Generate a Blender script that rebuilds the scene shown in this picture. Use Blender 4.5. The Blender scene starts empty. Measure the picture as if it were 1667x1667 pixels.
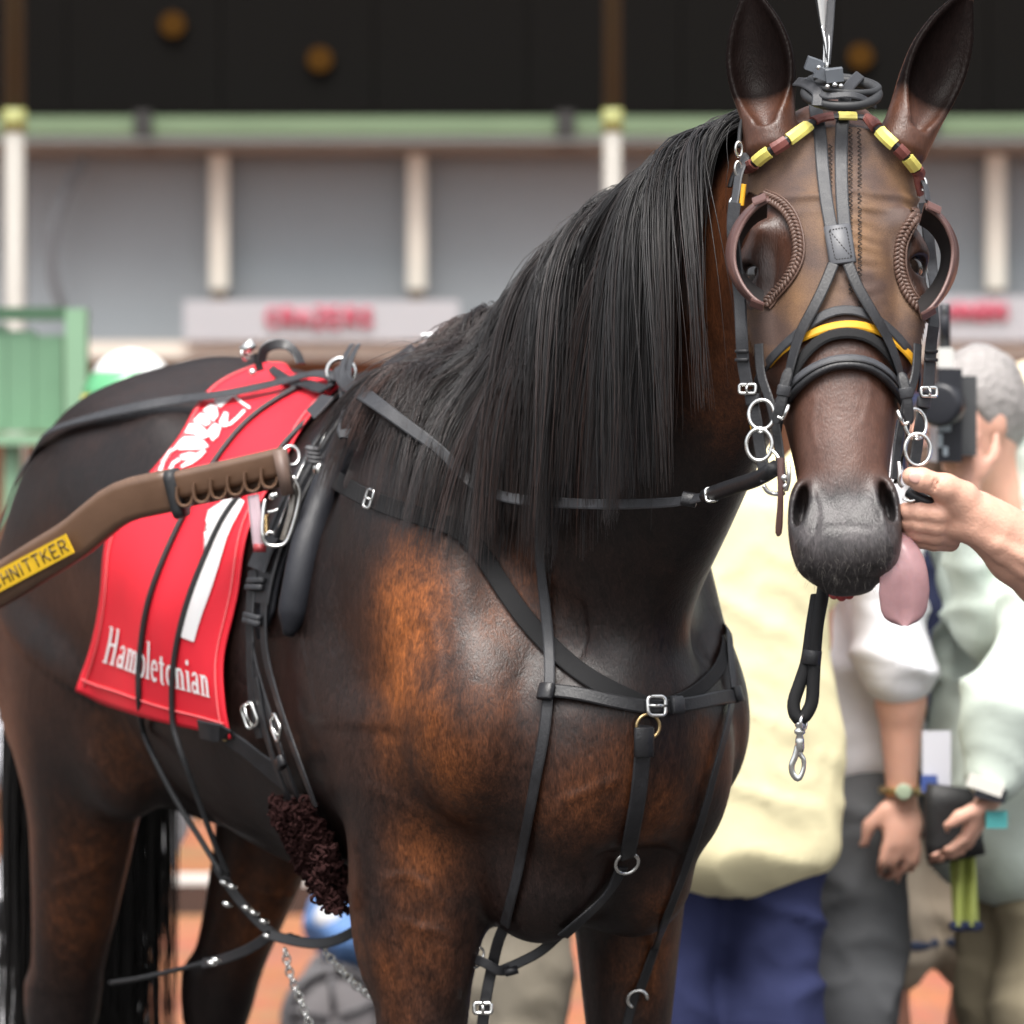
import bpy, bmesh, math, random, os
import numpy as np
from mathutils import Vector, Matrix
from mathutils.bvhtree import BVHTree

scene = bpy.context.scene
COL = scene.collection
R = math.radians
random.seed(7)
rng = np.random.default_rng(7)

# ------------------------------------------------------------------ camera
CAM_H = 1.445
FPX = 7500.0                      # focal length in photograph pixels (photograph is 1667 px wide)
PITCH = math.atan((833.5 - 710.0) / FPX)
cam_data = bpy.data.cameras.new('camera')
cam = bpy.data.objects.new('camera', cam_data)
COL.objects.link(cam)
cam.location = (0, 0, CAM_H)
cam.rotation_euler = (math.pi / 2 - PITCH, 0, 0)
cam_data.sensor_width = 36.0
cam_data.lens = 36.0 * FPX / 1667.0
cam_data.clip_start = 0.1
cam_data.clip_end = 2000
cam_data.dof.use_dof = True
cam_data.dof.focus_distance = 5.95
cam_data.dof.aperture_fstop = 4.8
scene.camera = cam

# ------------------------------------------------------------------ light: bright overcast day
SUN_EL, SUN_AZ = R(58), R(205)
world = bpy.data.worlds.new('World')
scene.world = world
world.use_nodes = True
wn = world.node_tree.nodes
wl = world.node_tree.links
bg = wn['Background']
sky = wn.new('ShaderNodeTexSky')
sky.sky_type = 'NISHITA'
sky.sun_disc = False
sky.sun_elevation = SUN_EL
sky.sun_rotation = SUN_AZ
sky.dust_density = 6.0
sky.air_density = 1.0
hsv = wn.new('ShaderNodeHueSaturation')
hsv.inputs['Saturation'].default_value = 0.25
wl.new(sky.outputs[0], hsv.inputs['Color'])
wl.new(hsv.outputs[0], bg.inputs['Color'])
bg.inputs['Strength'].default_value = 0.15
sun_d = bpy.data.lights.new('sun', 'SUN')
sun_d.energy = 1.5
sun_d.angle = R(25)
sun_d.color = (1.0, 0.96, 0.9)
sun = bpy.data.objects.new('sun', sun_d)
COL.objects.link(sun)
sun.location = (0, 0, 12)
# sun behind the photographer, a little to the picture's upper side
_sd = Vector((0.10, 0.60, -1.20)).normalized()
sun.rotation_euler = _sd.to_track_quat('-Z', 'Y').to_euler()
sky.sun_elevation = math.asin(-_sd.z)
sky.sun_rotation = math.atan2(-_sd.x, -_sd.y)
scene.view_settings.view_transform = 'Standard'
scene.view_settings.look = 'None'
scene.view_settings.gamma = 1.0
scene.view_settings.use_curve_mapping = False
scene.view_settings.exposure = 1.0

QUICK = float(os.environ.get('QUICK', '1'))   # grid coarseness for test builds

# ------------------------------------------------------------------ where a line of sight of the photograph meets a given distance
_cp, _sp = math.cos(PITCH), math.sin(PITCH)
def ray(px, py):
    x = (px - 833.5) / FPX
    v = (833.5 - py) / FPX
    # camera looks along +Y, pitched down
    return np.array([x, _cp + v * _sp, -_sp + v * _cp])
def W(px, py, d):
    r = ray(px, py)
    return np.array([0, 0, CAM_H]) + r * (d / r[1])
def PX(p):
    q = np.asarray(p, float) - np.array([0, 0, CAM_H])
    f = q[1] * _cp - q[2] * _sp
    u = q[1] * _sp + q[2] * _cp
    return (833.5 + FPX * q[0] / f, 833.5 - FPX * u / f)
# ------------------------------------------------------------------ implicit-surface modelling (for bodies)
def nrm(v):
    v = np.asarray(v, float)
    return v / np.linalg.norm(v)

class Sdf:
    def __init__(self):
        self.ops = []           # (fn, centre, radius, k, mode)
    def add(self, fn, c, r, k=0.04, mode='u'):
        self.ops.append((fn, np.asarray(c, float), r, k, mode))
    def cone(self, a, b, ra, rb, k=0.04, mode='u'):
        a = np.asarray(a, float); b = np.asarray(b, float)
        ab = b - a; L2 = max(ab @ ab, 1e-9)
        def fn(p):
            t = np.clip((p - a) @ ab / L2, 0, 1)
            return np.linalg.norm(p - a - t[:, None] * ab, axis=1) - (ra + (rb - ra) * t)
        self.add(fn, (a + b) / 2, math.sqrt(L2) / 2 + max(ra, rb), k, mode)
    def chain(self, pts, rad, k=0.02, mode='u'):
        for i in range(len(pts) - 1):
            self.cone(pts[i], pts[i + 1], rad[i], rad[i + 1], k, mode)
    def ell(self, c, r, axes=None, k=0.05, mode='u'):
        c = np.asarray(c, float); r = np.asarray(r, float)
        A = np.eye(3) if axes is None else np.asarray(axes, float)   # rows = local axes in world
        def fn(p):
            q = (p - c) @ A.T
            k0 = np.linalg.norm(q / r, axis=1)
            k1 = np.linalg.norm(q / (r * r), axis=1) + 1e-9
            return k0 * (k0 - 1) / k1
        self.add(fn, c, float(r.max()), k, mode)
    def loft(self, o, axes, st, k=0.05, mode='u', n=2.0, peak=0.0):
        """Elliptical loft. axes rows = (along, side, up); st rows = (s, side_c, up_c, r_side, r_up, r_down)."""
        o = np.asarray(o, float); A = np.asarray(axes, float)
        st = np.asarray(st, float)
        t = np.linspace(0, len(st) - 1, (len(st) - 1) * 12 + 1)
        F = np.empty((len(t), st.shape[1]))
        for j in range(st.shape[1]):
            F[:, j] = catmull(st[:, j], t)
        S = F[:, 0]
        smin, smax = st[0, 0], st[-1, 0]
        cmid = o + A[0] * (smin + smax) / 2 + A[1] * st[:, 1].mean() + A[2] * st[:, 2].mean()
        rad = math.hypot((smax - smin) / 2 + 0.05, max(st[:, 3:].max(), 0.01) + np.ptp(st[:, 1]) + np.ptp(st[:, 2]))
        order = np.argsort(S)
        def fn(p):
            q = (p - o) @ A.T
            s = np.clip(q[:, 0], smin, smax)
            g = [np.interp(s, S[order], F[order, j]) for j in range(1, 6)]
            y = q[:, 1] - g[0]; z = q[:, 2] - g[1]
            ry = np.maximum(g[2], 1e-3)
            rz = np.maximum(np.where(z > 0, g[3], g[4]), 1e-3)
            if peak:
                y = y * (1 + peak * np.clip(z / rz, 0, 1.3) ** 2)
            if n == 2.0:
                e = np.sqrt((y / ry) ** 2 + (z / rz) ** 2)
                gr = np.sqrt((y / ry ** 2) ** 2 + (z / rz ** 2) ** 2) + 1e-6
            else:
                ay = np.abs(y / ry); az = np.abs(z / rz)
                e = (ay ** n + az ** n) ** (1 / n) + 1e-9
                gr = np.sqrt((ay ** (n - 1) / ry) ** 2 + (az ** (n - 1) / rz) ** 2) / e ** (n - 1) + 1e-6
                gr = gr * e
            rm = np.minimum(ry, rz)
            d = np.where(e > 0.3, (e - 1) * e / gr, -0.7 * rm)
            end = np.abs(q[:, 0] - s)
            return np.where(end > 0, (np.sqrt(e * e + (end / (0.7 * rm)) ** 2) - 1) * 0.8 * rm, d)
        self.add(fn, cmid, rad, k, mode)
    def __call__(self, p, margin=0.12):
        p = np.asarray(p, float)
        d = np.full(len(p), 1.0)
        for fn, c, r, k, mode in self.ops:
            idx = np.nonzero(((p - c) ** 2).sum(1) < (r + margin + k) ** 2)[0]
            if len(idx) == 0:
                continue
            v = fn(p[idx]); a = d[idx]
            if mode == 'u':
                h = np.maximum(k - np.abs(a - v), 0) / k
                d[idx] = np.minimum(a, v) - h * h * k / 4
            elif mode == 's':
                v = -v
                h = np.maximum(k - np.abs(a - v), 0) / k
                d[idx] = np.maximum(a, v) + h * h * k / 4
            elif mode == 'b':                     # bump: raise (k>0) or sink the surface near the shape
                d[idx] = a - k * np.exp(-np.maximum(v, 0) ** 2 / (2 * 0.012 ** 2))
        return d
    def grad(self, p, e=0.0015):
        g = np.zeros_like(p)
        for s in ((1, -1, -1), (-1, -1, 1), (-1, 1, -1), (1, 1, 1)):
            s = np.array(s, float)
            g += s * self(p + e * s)[:, None]
        return g / (np.linalg.norm(g, axis=1, keepdims=True) + 1e-12)

def catmull(v, t):
    n = len(v)
    i = np.clip(np.floor(t).astype(int), 0, n - 2); f = t - i
    p0 = v[np.maximum(i - 1, 0)]; p1 = v[i]; p2 = v[i + 1]; p3 = v[np.minimum(i + 2, n - 1)]
    return 0.5 * (2 * p1 + (p2 - p0) * f + (2 * p0 - 5 * p1 + 4 * p2 - p3) * f * f + (3 * p1 - p0 - 3 * p2 + p3) * f ** 3)

def axis_steps(segs):
    """segs: [(start, step), ..., (end, None)] -> grid coordinates"""
    out = []
    for (a, st), (b, _) in zip(segs, segs[1:]):
        st = st * QUICK
        n = max(1, int(round((b - a) / st)))
        out += list(np.linspace(a, b, n, endpoint=False))
    out.append(segs[-1][0])
    return np.array(out)

def mesh_sdf(S, X, Y, Z, project=2):
    """Surface nets on a non-uniform grid, sampling only near the surface."""
    nx, ny, nz = len(X), len(Y), len(Z)
    B = 6
    bx, by, bz = [np.append(np.arange(0, n - 1, B), n - 1) for n in (nx, ny, nz)]
    V = np.full((nx, ny, nz), 1.0, np.float32)
    cx = np.array([(X[bx[i]] + X[bx[i + 1]]) / 2 for i in range(len(bx) - 1)])
    cy = np.array([(Y[by[i]] + Y[by[i + 1]]) / 2 for i in range(len(by) - 1)])
    cz = np.array([(Z[bz[i]] + Z[bz[i + 1]]) / 2 for i in range(len(bz) - 1)])
    hx = np.diff(X[bx]) / 2; hy = np.diff(Y[by]) / 2; hz = np.diff(Z[bz]) / 2
    G = np.stack(np.meshgrid(cx, cy, cz, indexing='ij'), -1).reshape(-1, 3)
    H = np.stack(np.meshgrid(hx, hy, hz, indexing='ij'), -1).reshape(-1, 3)
    D = np.empty(len(G))
    for a in range(0, len(G), 400000):
        D[a:a + 400000] = S(G[a:a + 400000])
    diag = np.linalg.norm(H, axis=1)
    act = (np.abs(D) < diag * 1.9 + 0.012).reshape(len(cx), len(cy), len(cz))
    Dg = D.reshape(act.shape)
    I = np.argwhere(~act & (Dg < 0))
    for i, j, k in I:
        V[bx[i]:bx[i + 1] + 1, by[j]:by[j + 1] + 1, bz[k]:bz[k + 1] + 1] = -1
    need = np.zeros((nx, ny, nz), bool)
    for i, j, k in np.argwhere(act):
        need[bx[i]:bx[i + 1] + 1, by[j]:by[j + 1] + 1, bz[k]:bz[k + 1] + 1] = True
    ii, jj, kk = np.nonzero(need)
    P = np.stack([X[ii], Y[jj], Z[kk]], 1)
    vals = np.empty(len(P), np.float32)
    for a in range(0, len(P), 500000):
        vals[a:a + 500000] = S(P[a:a + 500000])
    V[ii, jj, kk] = vals
    del need
    neg = V < 0
    cnt = np.zeros((nx - 1, ny - 1, nz - 1), np.uint8)
    for a in (0, 1):
        for b in (0, 1):
            for c in (0, 1):
                cnt += neg[a:nx - 1 + a, b:ny - 1 + b, c:nz - 1 + c]
    cells = np.argwhere((cnt > 0) & (cnt < 8))
    del cnt
    vid = np.full((nx - 1, ny - 1, nz - 1), -1, np.int32)
    vid[cells[:, 0], cells[:, 1], cells[:, 2]] = np.arange(len(cells))
    ax = (X, Y, Z)
    acc = np.zeros((len(cells), 3)); num = np.zeros(len(cells))
    corners = [(a, b, c) for a in (0, 1) for b in (0, 1) for c in (0, 1)]
    for c0 in corners:
        for d in range(3):
            if c0[d] == 1:
                continue
            c1 = list(c0); c1[d] = 1
            i0 = cells + np.array(c0); i1 = cells + np.array(c1)
            v0 = V[i0[:, 0], i0[:, 1], i0[:, 2]]; v1 = V[i1[:, 0], i1[:, 1], i1[:, 2]]
            m = (v0 < 0) != (v1 < 0)
            t = np.where(m, v0 / (v0 - v1 + 1e-12), 0)
            p0 = np.stack([ax[q][i0[:, q]] for q in range(3)], 1)
            p1 = np.stack([ax[q][i1[:, q]] for q in range(3)], 1)
            pp = p0 + (p1 - p0) * t[:, None]
            acc += pp * m[:, None]; num += m
    verts = acc / num[:, None]
    quads = []
    for d in range(3):
        sl0 = [slice(None)] * 3; sl1 = [slice(None)] * 3
        sl0[d] = slice(0, -1); sl1[d] = slice(1, None)
        e = np.argwhere(neg[tuple(sl0)] != neg[tuple(sl1)])
        o = [q for q in range(3) if q != d]
        e = e[(e[:, o[0]] > 0) & (e[:, o[1]] > 0)]
        e = e[(e[:, o[0]] < vid.shape[o[0]]) & (e[:, o[1]] < vid.shape[o[1]])]
        flip = neg[e[:, 0], e[:, 1], e[:, 2]]
        ids = []
        for u, v in ((0, 0), (-1, 0), (-1, -1), (0, -1)):
            c = e.copy(); c[:, o[0]] += u; c[:, o[1]] += v
            ids.append(vid[c[:, 0], c[:, 1], c[:, 2]])
        q = np.stack(ids, 1)
        if d == 1:
            flip = ~flip
        q[~flip] = q[~flip][:, ::-1]
        quads.append(q)
    quads = np.concatenate(quads)
    quads = quads[(quads >= 0).all(1)]
    # relax a little, then pull back to the true surface
    N = len(verts)
    for it in range(project):
        ac = np.zeros((N, 3)); nn = np.zeros(N)
        for a in range(4):
            b = (a + 1) % 4
            for q in range(3):
                ac[:, q] += np.bincount(quads[:, a], verts[quads[:, b], q], N) + np.bincount(quads[:, b], verts[quads[:, a], q], N)
            nn += np.bincount(quads[:, a], minlength=N) + np.bincount(quads[:, b], minlength=N)
        verts = verts * 0.4 + 0.6 * ac / np.maximum(nn, 1)[:, None]
        d = S(verts); g = S.grad(verts)
        step = np.clip(d, -0.006, 0.006)
        verts = verts - g * step[:, None]
    return verts, quads

# ------------------------------------------------------------------ mesh helpers
def mesh_from(name, verts, faces, smooth=True):
    me = bpy.data.meshes.new(name)
    verts = np.asarray(verts, np.float32)
    if isinstance(faces, np.ndarray):
        nf, w = faces.shape
        me.vertices.add(len(verts)); me.vertices.foreach_set('co', verts.ravel())
        me.loops.add(nf * w); me.loops.foreach_set('vertex_index', faces.astype(np.int32).ravel())
        me.polygons.add(nf)
        me.polygons.foreach_set('loop_start', np.arange(0, nf * w, w, dtype=np.int32))
        me.update(calc_edges=True)
    else:
        me.from_pydata([tuple(map(float, v)) for v in verts], [], faces)
        me.update()
    if smooth:
        me.polygons.foreach_set('use_smooth', np.ones(len(me.polygons), bool))
    return me

def obj(name, me, mat=None, parent=None, **props):
    o = bpy.data.objects.new(name, me)
    COL.objects.link(o)
    if mat is not None and me is not None:
        me.materials.clear(); me.materials.append(mat)
    if parent is not None:
        o.parent = parent
        o.matrix_parent_inverse = parent.matrix_world.inverted() if parent.type != 'EMPTY' else Matrix.Translation(parent.location).inverted()
    for k, v in props.items():
        o[k] = v
    return o

def thing(name, label, cat, loc=(0, 0, 0), group=None):
    o = bpy.data.objects.new(name, None)
    COL.objects.link(o)
    o.location = tuple(float(c) for c in loc)
    o.empty_display_size = 0.1
    o['label'] = label; o['category'] = cat
    if group:
        o['group'] = group
    return o

def fix_normals(me):
    bm = bmesh.new(); bm.from_mesh(me)
    bmesh.ops.recalc_face_normals(bm, faces=bm.faces)
    bm.to_mesh(me); bm.free()
    return me

class MB:
    """collects pieces of one mesh"""
    def __init__(self):
        self.v = []; self.f = []; self.sharp = None
    def add(self, v, f):
        b = len(self.v)
        self.v += [tuple(float(c) for c in q) for q in v]
        self.f += [tuple(int(i) + b for i in q) for q in f]
        return self
    def box(self, c, s, axes=None):
        c = np.asarray(c, float); s = np.asarray(s, float) / 2
        A = np.eye(3) if axes is None else np.asarray(axes, float)
        v = [c + A.T @ (s * np.array(q)) for q in [(-1,-1,-1),(1,-1,-1),(1,1,-1),(-1,1,-1),(-1,-1,1),(1,-1,1),(1,1,1),(-1,1,1)]]
        return self.add(v, [(0,3,2,1),(4,5,6,7),(0,1,5,4),(1,2,6,5),(2,3,7,6),(3,0,4,7)])
    def tube(self, pts, r, n=8, closed=False, cap=True, flat=None, up=None):
        """flat=(fa,fb) scales the section; r may be a list"""
        P = np.asarray(pts, float); m = len(P)
        rr = np.full(m, r, float) if np.isscalar(r) else np.asarray(r, float)
        if closed:
            T = np.roll(P, -1, 0) - np.roll(P, 1, 0)
        else:
            T = np.gradient(P, axis=0)
        T /= np.linalg.norm(T, axis=1, keepdims=True) + 1e-12
        ref = np.array([0, 0, 1.0]) if up is None else np.asarray(up, float)
        if abs(T[0] @ nrm(ref)) > 0.95:
            ref = np.array([1.0, 0, 0]) if abs(T[0][0]) < 0.9 else np.array([0, 1.0, 0])
        U = np.cross(T[0], ref); U /= np.linalg.norm(U)
        rows = []
        for i in range(m):
            U = U - (U @ T[i]) * T[i]; U /= np.linalg.norm(U) + 1e-12
            Vv = np.cross(T[i], U)
            fa, fb = flat if flat else (1, 1)
            rows.append([P[i] + rr[i] * (math.cos(2 * math.pi * q / n) * U * fa + math.sin(2 * math.pi * q / n) * Vv * fb) for q in range(n)])
        v = [q for row in rows for q in row]; f = []
        for i in range(m if closed else m - 1):
            j = (i + 1) % m
            for q in range(n):
                f.append((i * n + q, i * n + (q + 1) % n, j * n + (q + 1) % n, j * n + q))
        if cap and not closed:
            f.append(tuple(range(n))[::-1]); f.append(tuple((m - 1) * n + q for q in range(n)))
        return self.add(v, f)
    def ring(self, c, rad, r, normal, n=28, k=8, sx=1.0, up=(0, 0, 1), arc=None):
        c = np.asarray(c, float); N = nrm(normal)
        u = np.cross(np.asarray(up, float), N); u = nrm(u); w = np.cross(N, u)
        a0, a1 = arc if arc else (0, 2 * math.pi)
        ts = np.linspace(a0, a1, n, endpoint=arc is not None)
        return self.tube([c + rad * (math.cos(t) * u * sx + math.sin(t) * w) for t in ts], r, k, closed=arc is None)
    def ball(self, c, r, n=12, m=8, axes=None):
        c = np.asarray(c, float); r = np.full(3, r) if np.isscalar(r) else np.asarray(r, float)
        A = np.eye(3) if axes is None else np.asarray(axes, float)
        v = []; f = []
        for i in range(m + 1):
            th = math.pi * i / m
            for j in range(n):
                ph = 2 * math.pi * j / n
                v.append(c + A.T @ (r * np.array([math.sin(th) * math.cos(ph), math.sin(th) * math.sin(ph), math.cos(th)])))
        for i in range(m):
            for j in range(n):
                f.append((i * n + j, (i + 1) * n + j, (i + 1) * n + (j + 1) % n, i * n + (j + 1) % n))
        return self.add(v, f)
    def lathe(self, c, axis, prof, n=20):
        """prof: list of (distance along axis, radius)"""
        c = np.asarray(c, float); A = nrm(axis)
        ref = np.array([0, 0, 1.0]) if abs(A[2]) < 0.9 else np.array([1.0, 0, 0])
        u = nrm(np.cross(A, ref)); w = np.cross(A, u)
        v = []; f = []
        for (s, r) in prof:
            for j in range(n):
                t = 2 * math.pi * j / n
                v.append(c + A * s + r * (math.cos(t) * u + math.sin(t) * w))
        for i in range(len(prof) - 1):
            for j in range(n):
                f.append((i * n + j, i * n + (j + 1) % n, (i + 1) * n + (j + 1) % n, (i + 1) * n + j))
        f.append(tuple(range(n))[::-1]); f.append(tuple((len(prof) - 1) * n + j for j in range(n)))
        return self.add(v, f)
    def build(self, name, mat, parent=None, smooth=True, **props):
        me = mesh_from(name, self.v, self.f, smooth)
        bm = bmesh.new(); bm.from_mesh(me)
        bmesh.ops.recalc_face_normals(bm, faces=bm.faces)
        if self.sharp:
            for e in bm.edges:
                if e.calc_face_angle(0) > self.sharp:
                    e.smooth = False
        bm.to_mesh(me); bm.free()
        return obj(name, me, mat, parent, **props)

def spline(pts, n):
    """smooth curve through points"""
    P = np.asarray(pts, float)
    seg = np.linalg.norm(np.diff(P, axis=0), axis=1)
    t0 = np.concatenate([[0], np.cumsum(np.sqrt(seg + 1e-9))])
    t = np.linspace(0, len(P) - 1, n * 4)
    C = np.stack([catmull(P[:, j], t) for j in range(P.shape[1])], 1)
    L = np.concatenate([[0], np.cumsum(np.linalg.norm(np.diff(C, axis=0), axis=1))])
    s = np.linspace(0, L[-1], n)
    return np.stack([np.interp(s, L, C[:, j]) for j in range(P.shape[1])], 1)

# ------------------------------------------------------------------ materials
def mat(name, col, rough=0.5, metal=0.0, spec=0.5, noise=None, bump=None, sheen=0.0, coat=0.0, sss=0.0, extra=None):
    """noise=(scale, amount) varies the colour, bump=(scale, strength, distance)"""
    m = bpy.data.materials.new(name); m.use_nodes = True
    nt = m.node_tree; N = nt.nodes; Lk = nt.links
    b = N['Principled BSDF']
    b.inputs['Base Color'].default_value = (*col, 1)
    b.inputs['Roughness'].default_value = rough
    b.inputs['Metallic'].default_value = metal
    b.inputs['Specular IOR Level'].default_value = spec
    if sheen:
        b.inputs['Sheen Weight'].default_value = sheen
        b.inputs['Sheen Roughness'].default_value = 0.5
    if coat:
        b.inputs['Coat Weight'].default_value = coat; b.inputs['Coat Roughness'].default_value = 0.25
    if sss:
        b.inputs['Subsurface Weight'].default_value = sss
        b.inputs['Subsurface Radius'].default_value = (0.012, 0.004, 0.002)
    tc = N.new('ShaderNodeTexCoord')
    if noise:
        nz = N.new('ShaderNodeTexNoise'); nz.inputs['Scale'].default_value = noise[0]; nz.inputs['Detail'].default_value = 6
        Lk.new(tc.outputs['Object'], nz.inputs['Vector'])
        mx = N.new('ShaderNodeMix'); mx.data_type = 'RGBA'
        a = noise[1]
        mx.inputs['A'].default_value = (*[c * (1 - a) for c in col], 1)
        mx.inputs['B'].default_value = (*[min(1, c * (1 + a)) for c in col], 1)
        Lk.new(nz.outputs['Fac'], mx.inputs['Factor'])
        Lk.new(mx.outputs['Result'], b.inputs['Base Color'])
        mr = N.new('ShaderNodeMapRange'); mr.inputs['To Min'].default_value = max(0, rough - 0.12); mr.inputs['To Max'].default_value = min(1, rough + 0.12)
        Lk.new(nz.outputs['Fac'], mr.inputs['Value']); Lk.new(mr.outputs[0], b.inputs['Roughness'])
    if bump:
        nb = N.new('ShaderNodeTexNoise'); nb.inputs['Scale'].default_value = bump[0]; nb.inputs['Detail'].default_value = 5
        Lk.new(tc.outputs['Object'], nb.inputs['Vector'])
        bp = N.new('ShaderNodeBump'); bp.inputs['Strength'].default_value = bump[1]; bp.inputs['Distance'].default_value = bump[2]
        Lk.new(nb.outputs['Fac'], bp.inputs['Height']); Lk.new(bp.outputs[0], b.inputs['Normal'])
    return m
# ------------------------------------------------------------------ the horse: frames
YAW = R(31)
FW = np.array([math.sin(YAW), -math.cos(YAW), 0.0])       # horse's forward
LF = np.array([math.cos(YAW), math.sin(YAW), 0.0])        # horse's left
UP = np.array([0, 0, 1.0])
HO = np.array([-0.06, 6.705, 0.0])                        # ground below the withers
def HL(x, y, z):
    return HO + FW * x + LF * y + UP * z
BODY = np.stack([FW, LF, UP])

HP = W(1345, 165, 5.85)                                   # poll, between the ears
HM = W(1380, 962, 5.60)                                   # tip of the muzzle
ED = nrm(HM - HP)                                         # down the face
HLEN = np.linalg.norm(HM - HP)
EF = np.array([-0.075, -1, 0.0]); EF = nrm(EF - (EF @ ED) * ED)   # out of the face
ES = np.cross(ED, EF)                                     # towards the horse's left cheek
if ES[0] < 0: ES = -ES
HEAD = np.stack([ED, ES, EF])
def HD(s, y, f):
    return HP + ED * s + ES * y + EF * f

def nrm_rows(A):
    return A / np.linalg.norm(A, axis=1, keepdims=True)
S = Sdf()
# trunk
S.loft(HL(0, 0, 0), BODY, [
    (-1.20, 0, 1.20, .10, .10, .12), (-1.12, 0, 1.22, .19, .17, .26), (-1.0, 0, 1.25, .245, .245, .34),
    (-.82, 0, 1.26, .28, .31, .36), (-.62, 0, 1.21, .295, .345, .36), (-.42, 0, 1.17, .305, .36, .375),
    (-.2, 0, 1.15, .285, .37, .39), (0, 0, 1.13, .255, .40, .385), (.15, 0, 1.11, .24, .36, .36), (.28, 0, 1.08, .21, .28, .32),
    (.38, 0, 1.06, .17, .20, .26), (.45, 0, 1.05, .11, .12, .17)], k=.02, n=2.2, peak=.35)
# withers ridge
S.chain([HL(.12, 0, 1.45), HL(-.05, 0, 1.505), HL(-.25, 0, 1.47)], [.05, .045, .04], k=.12)
# neck
NB = HL(.10, 0, 1.25); NP = HD(.05, 0, -.12)
NU = nrm(NP - NB); NS = nrm(np.cross(UP, NU)); ND = np.cross(NU, NS)
NL = np.linalg.norm(NP - NB)
NECK = np.stack([NU, NS, ND])
S.loft(NB, NECK, [(-.15, 0, 0, .17, .27, .30), (0, 0, .01, .185, .275, .31), (.2, 0, .0, .165, .265, .285), (.4, 0, .01, .135, .25, .255),
                  (.6, 0, .02, .112, .215, .21), (.8, 0, .015, .095, .165, .165), (.95, 0, 0, .08, .11, .13), (1.0, 0, -.01, .055, .07, .09)],
       k=.10, peak=.6)
for sd in (-1, 1):
    yo = sd * .172 - .004
    lat = 1.0 if sd < 0 else .93
    # shoulder
    S.ell(HL(.14, sd * .165 * lat, 1.24), (.14, .075, .27), BODY, k=.07)
    ax = np.stack([nrm(FW * .55 - UP * .83), LF, nrm(FW * .83 + UP * .55)])
    S.ell(HL(.21, sd * .188 * lat, 1.20), (.25, .065, .11), ax, k=.09)    # shoulder blade
    S.ell(HL(.31, sd * .172 * lat, 1.04), (.105, .085, .12), BODY, k=.06) # point of shoulder
    ax2 = np.stack([nrm(FW * .8 + UP * -.2), LF, nrm(FW * .2 + UP * .8)])
    S.ell(HL(.08, sd * .205 * lat, 1.02), (.17, .075, .13), ax2, k=.05)   # triceps
    S.ell(HL(.02, sd * .20 * lat, 1.14), (.10, .06, .17), np.stack([nrm(FW + UP * .5), LF, nrm(UP - FW * .5)]), k=.05)
    # breast
    S.ell(HL(.405, sd * .085, 1.00), (.09, .085, .15), BODY, k=.03)
    S.ell(HL(.31, sd * .075, .84), (.12, .075, .10), BODY, k=.035)
    # fore leg
    S.loft(HL(.15, yo, 0), np.stack([-UP, LF, FW]), [
        (-1.04, 0, 0, .07, .11, .12), (-.95, 0, .01, .086, .10, .12), (-.86, 0, .015, .086, .09, .11), (-.76, 0, .015, .078, .078, .090),
        (-.66, 0, .015, .069, .066, .074), (-.56, 0, .015, .058, .056, .058), (-.49, 0, .02, .048, .045, .045), (-.44, 0, .025, .048, .047, .042),
        (-.38, 0, .015, .040, .036, .040), (-.32, 0, .01, .029, .029, .034), (-.18, 0, .005, .026, .027, .034), (-.12, 0, .005, .036, .036, .045),
        (-.08, 0, .02, .032, .032, .036), (-.05, 0, .045, .045, .045, .045), (-.005, 0, .055, .062, .065, .055)], k=.05)
    S.ell(HL(.215, yo - sd * .01, .80), (.035, .05, .14), BODY, k=.03)     # extensor muscle
    S.ell(HL(.13, yo + sd * .055, .80), (.06, .028, .13), BODY, k=.03)
    # hind quarter
    S.ell(HL(-.82, sd * .14, 1.36), (.25, .135, .165), BODY, k=.08)
    S.ell(HL(-.64, sd * .20, 1.34), (.12, .05, .13), BODY, k=.14)        # point of hip
    S.ell(HL(-.92, sd * .19, 1.12), (.21, .105, .28), np.stack([nrm(FW + UP * .25), LF, nrm(UP - FW * .25)]), k=.07)
    S.ell(HL(-.735, sd * .20, 1.0), (.105, .075, .16), BODY, k=.05)       # stifle
    S.ell(HL(-1.07, sd * .135, 1.08), (.13, .11, .25), BODY, k=.07)       # hamstrings
    xh = -1.055 if sd < 0 else -1.08
    A = HL(-.87, sd * .19, 1.0); Bh = HL(xh, sd * .15, .50)
    u = nrm(Bh - A); sdv = nrm(LF - (LF @ u) * u); fwv = np.cross(sdv, -u)
    if fwv @ FW < 0: fwv = -fwv
    Lg = np.linalg.norm(Bh - A)
    S.loft(A, np.stack([u, sdv, fwv]), [(-.1, 0, 0, .09, .14, .16), (.05, 0, 0, .09, .13, .15), (Lg * .35, 0, 0, .08, .11, .12), (Lg * .6, 0, 0, .068, .085, .092),
                                        (Lg * .82, 0, -.005, .058, .064, .072), (Lg, 0, -.01, .054, .056, .074), (Lg + .05, 0, -.015, .042, .04, .055)], k=.06)
    S.loft(HL(xh, sd * .15, 0), np.stack([-UP, LF, FW]), [
        (-.54, 0, -.01, .05, .05, .072), (-.49, 0, -.01, .048, .048, .065), (-.43, 0, -.005, .038, .037, .044), (-.37, 0, .0, .030, .030, .036), (-.2, 0, .005, .027, .028, .036),
        (-.13, 0, .01, .037, .038, .046), (-.08, 0, .03, .033, .033, .036), (-.05, 0, .055, .045, .045, .045), (-.005, 0, .065, .062, .065, .055)], k=.03)
# sheath / flank fold
S.ell(HL(-.66, 0, .90), (.14, .07, .07), None, k=.08)

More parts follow.
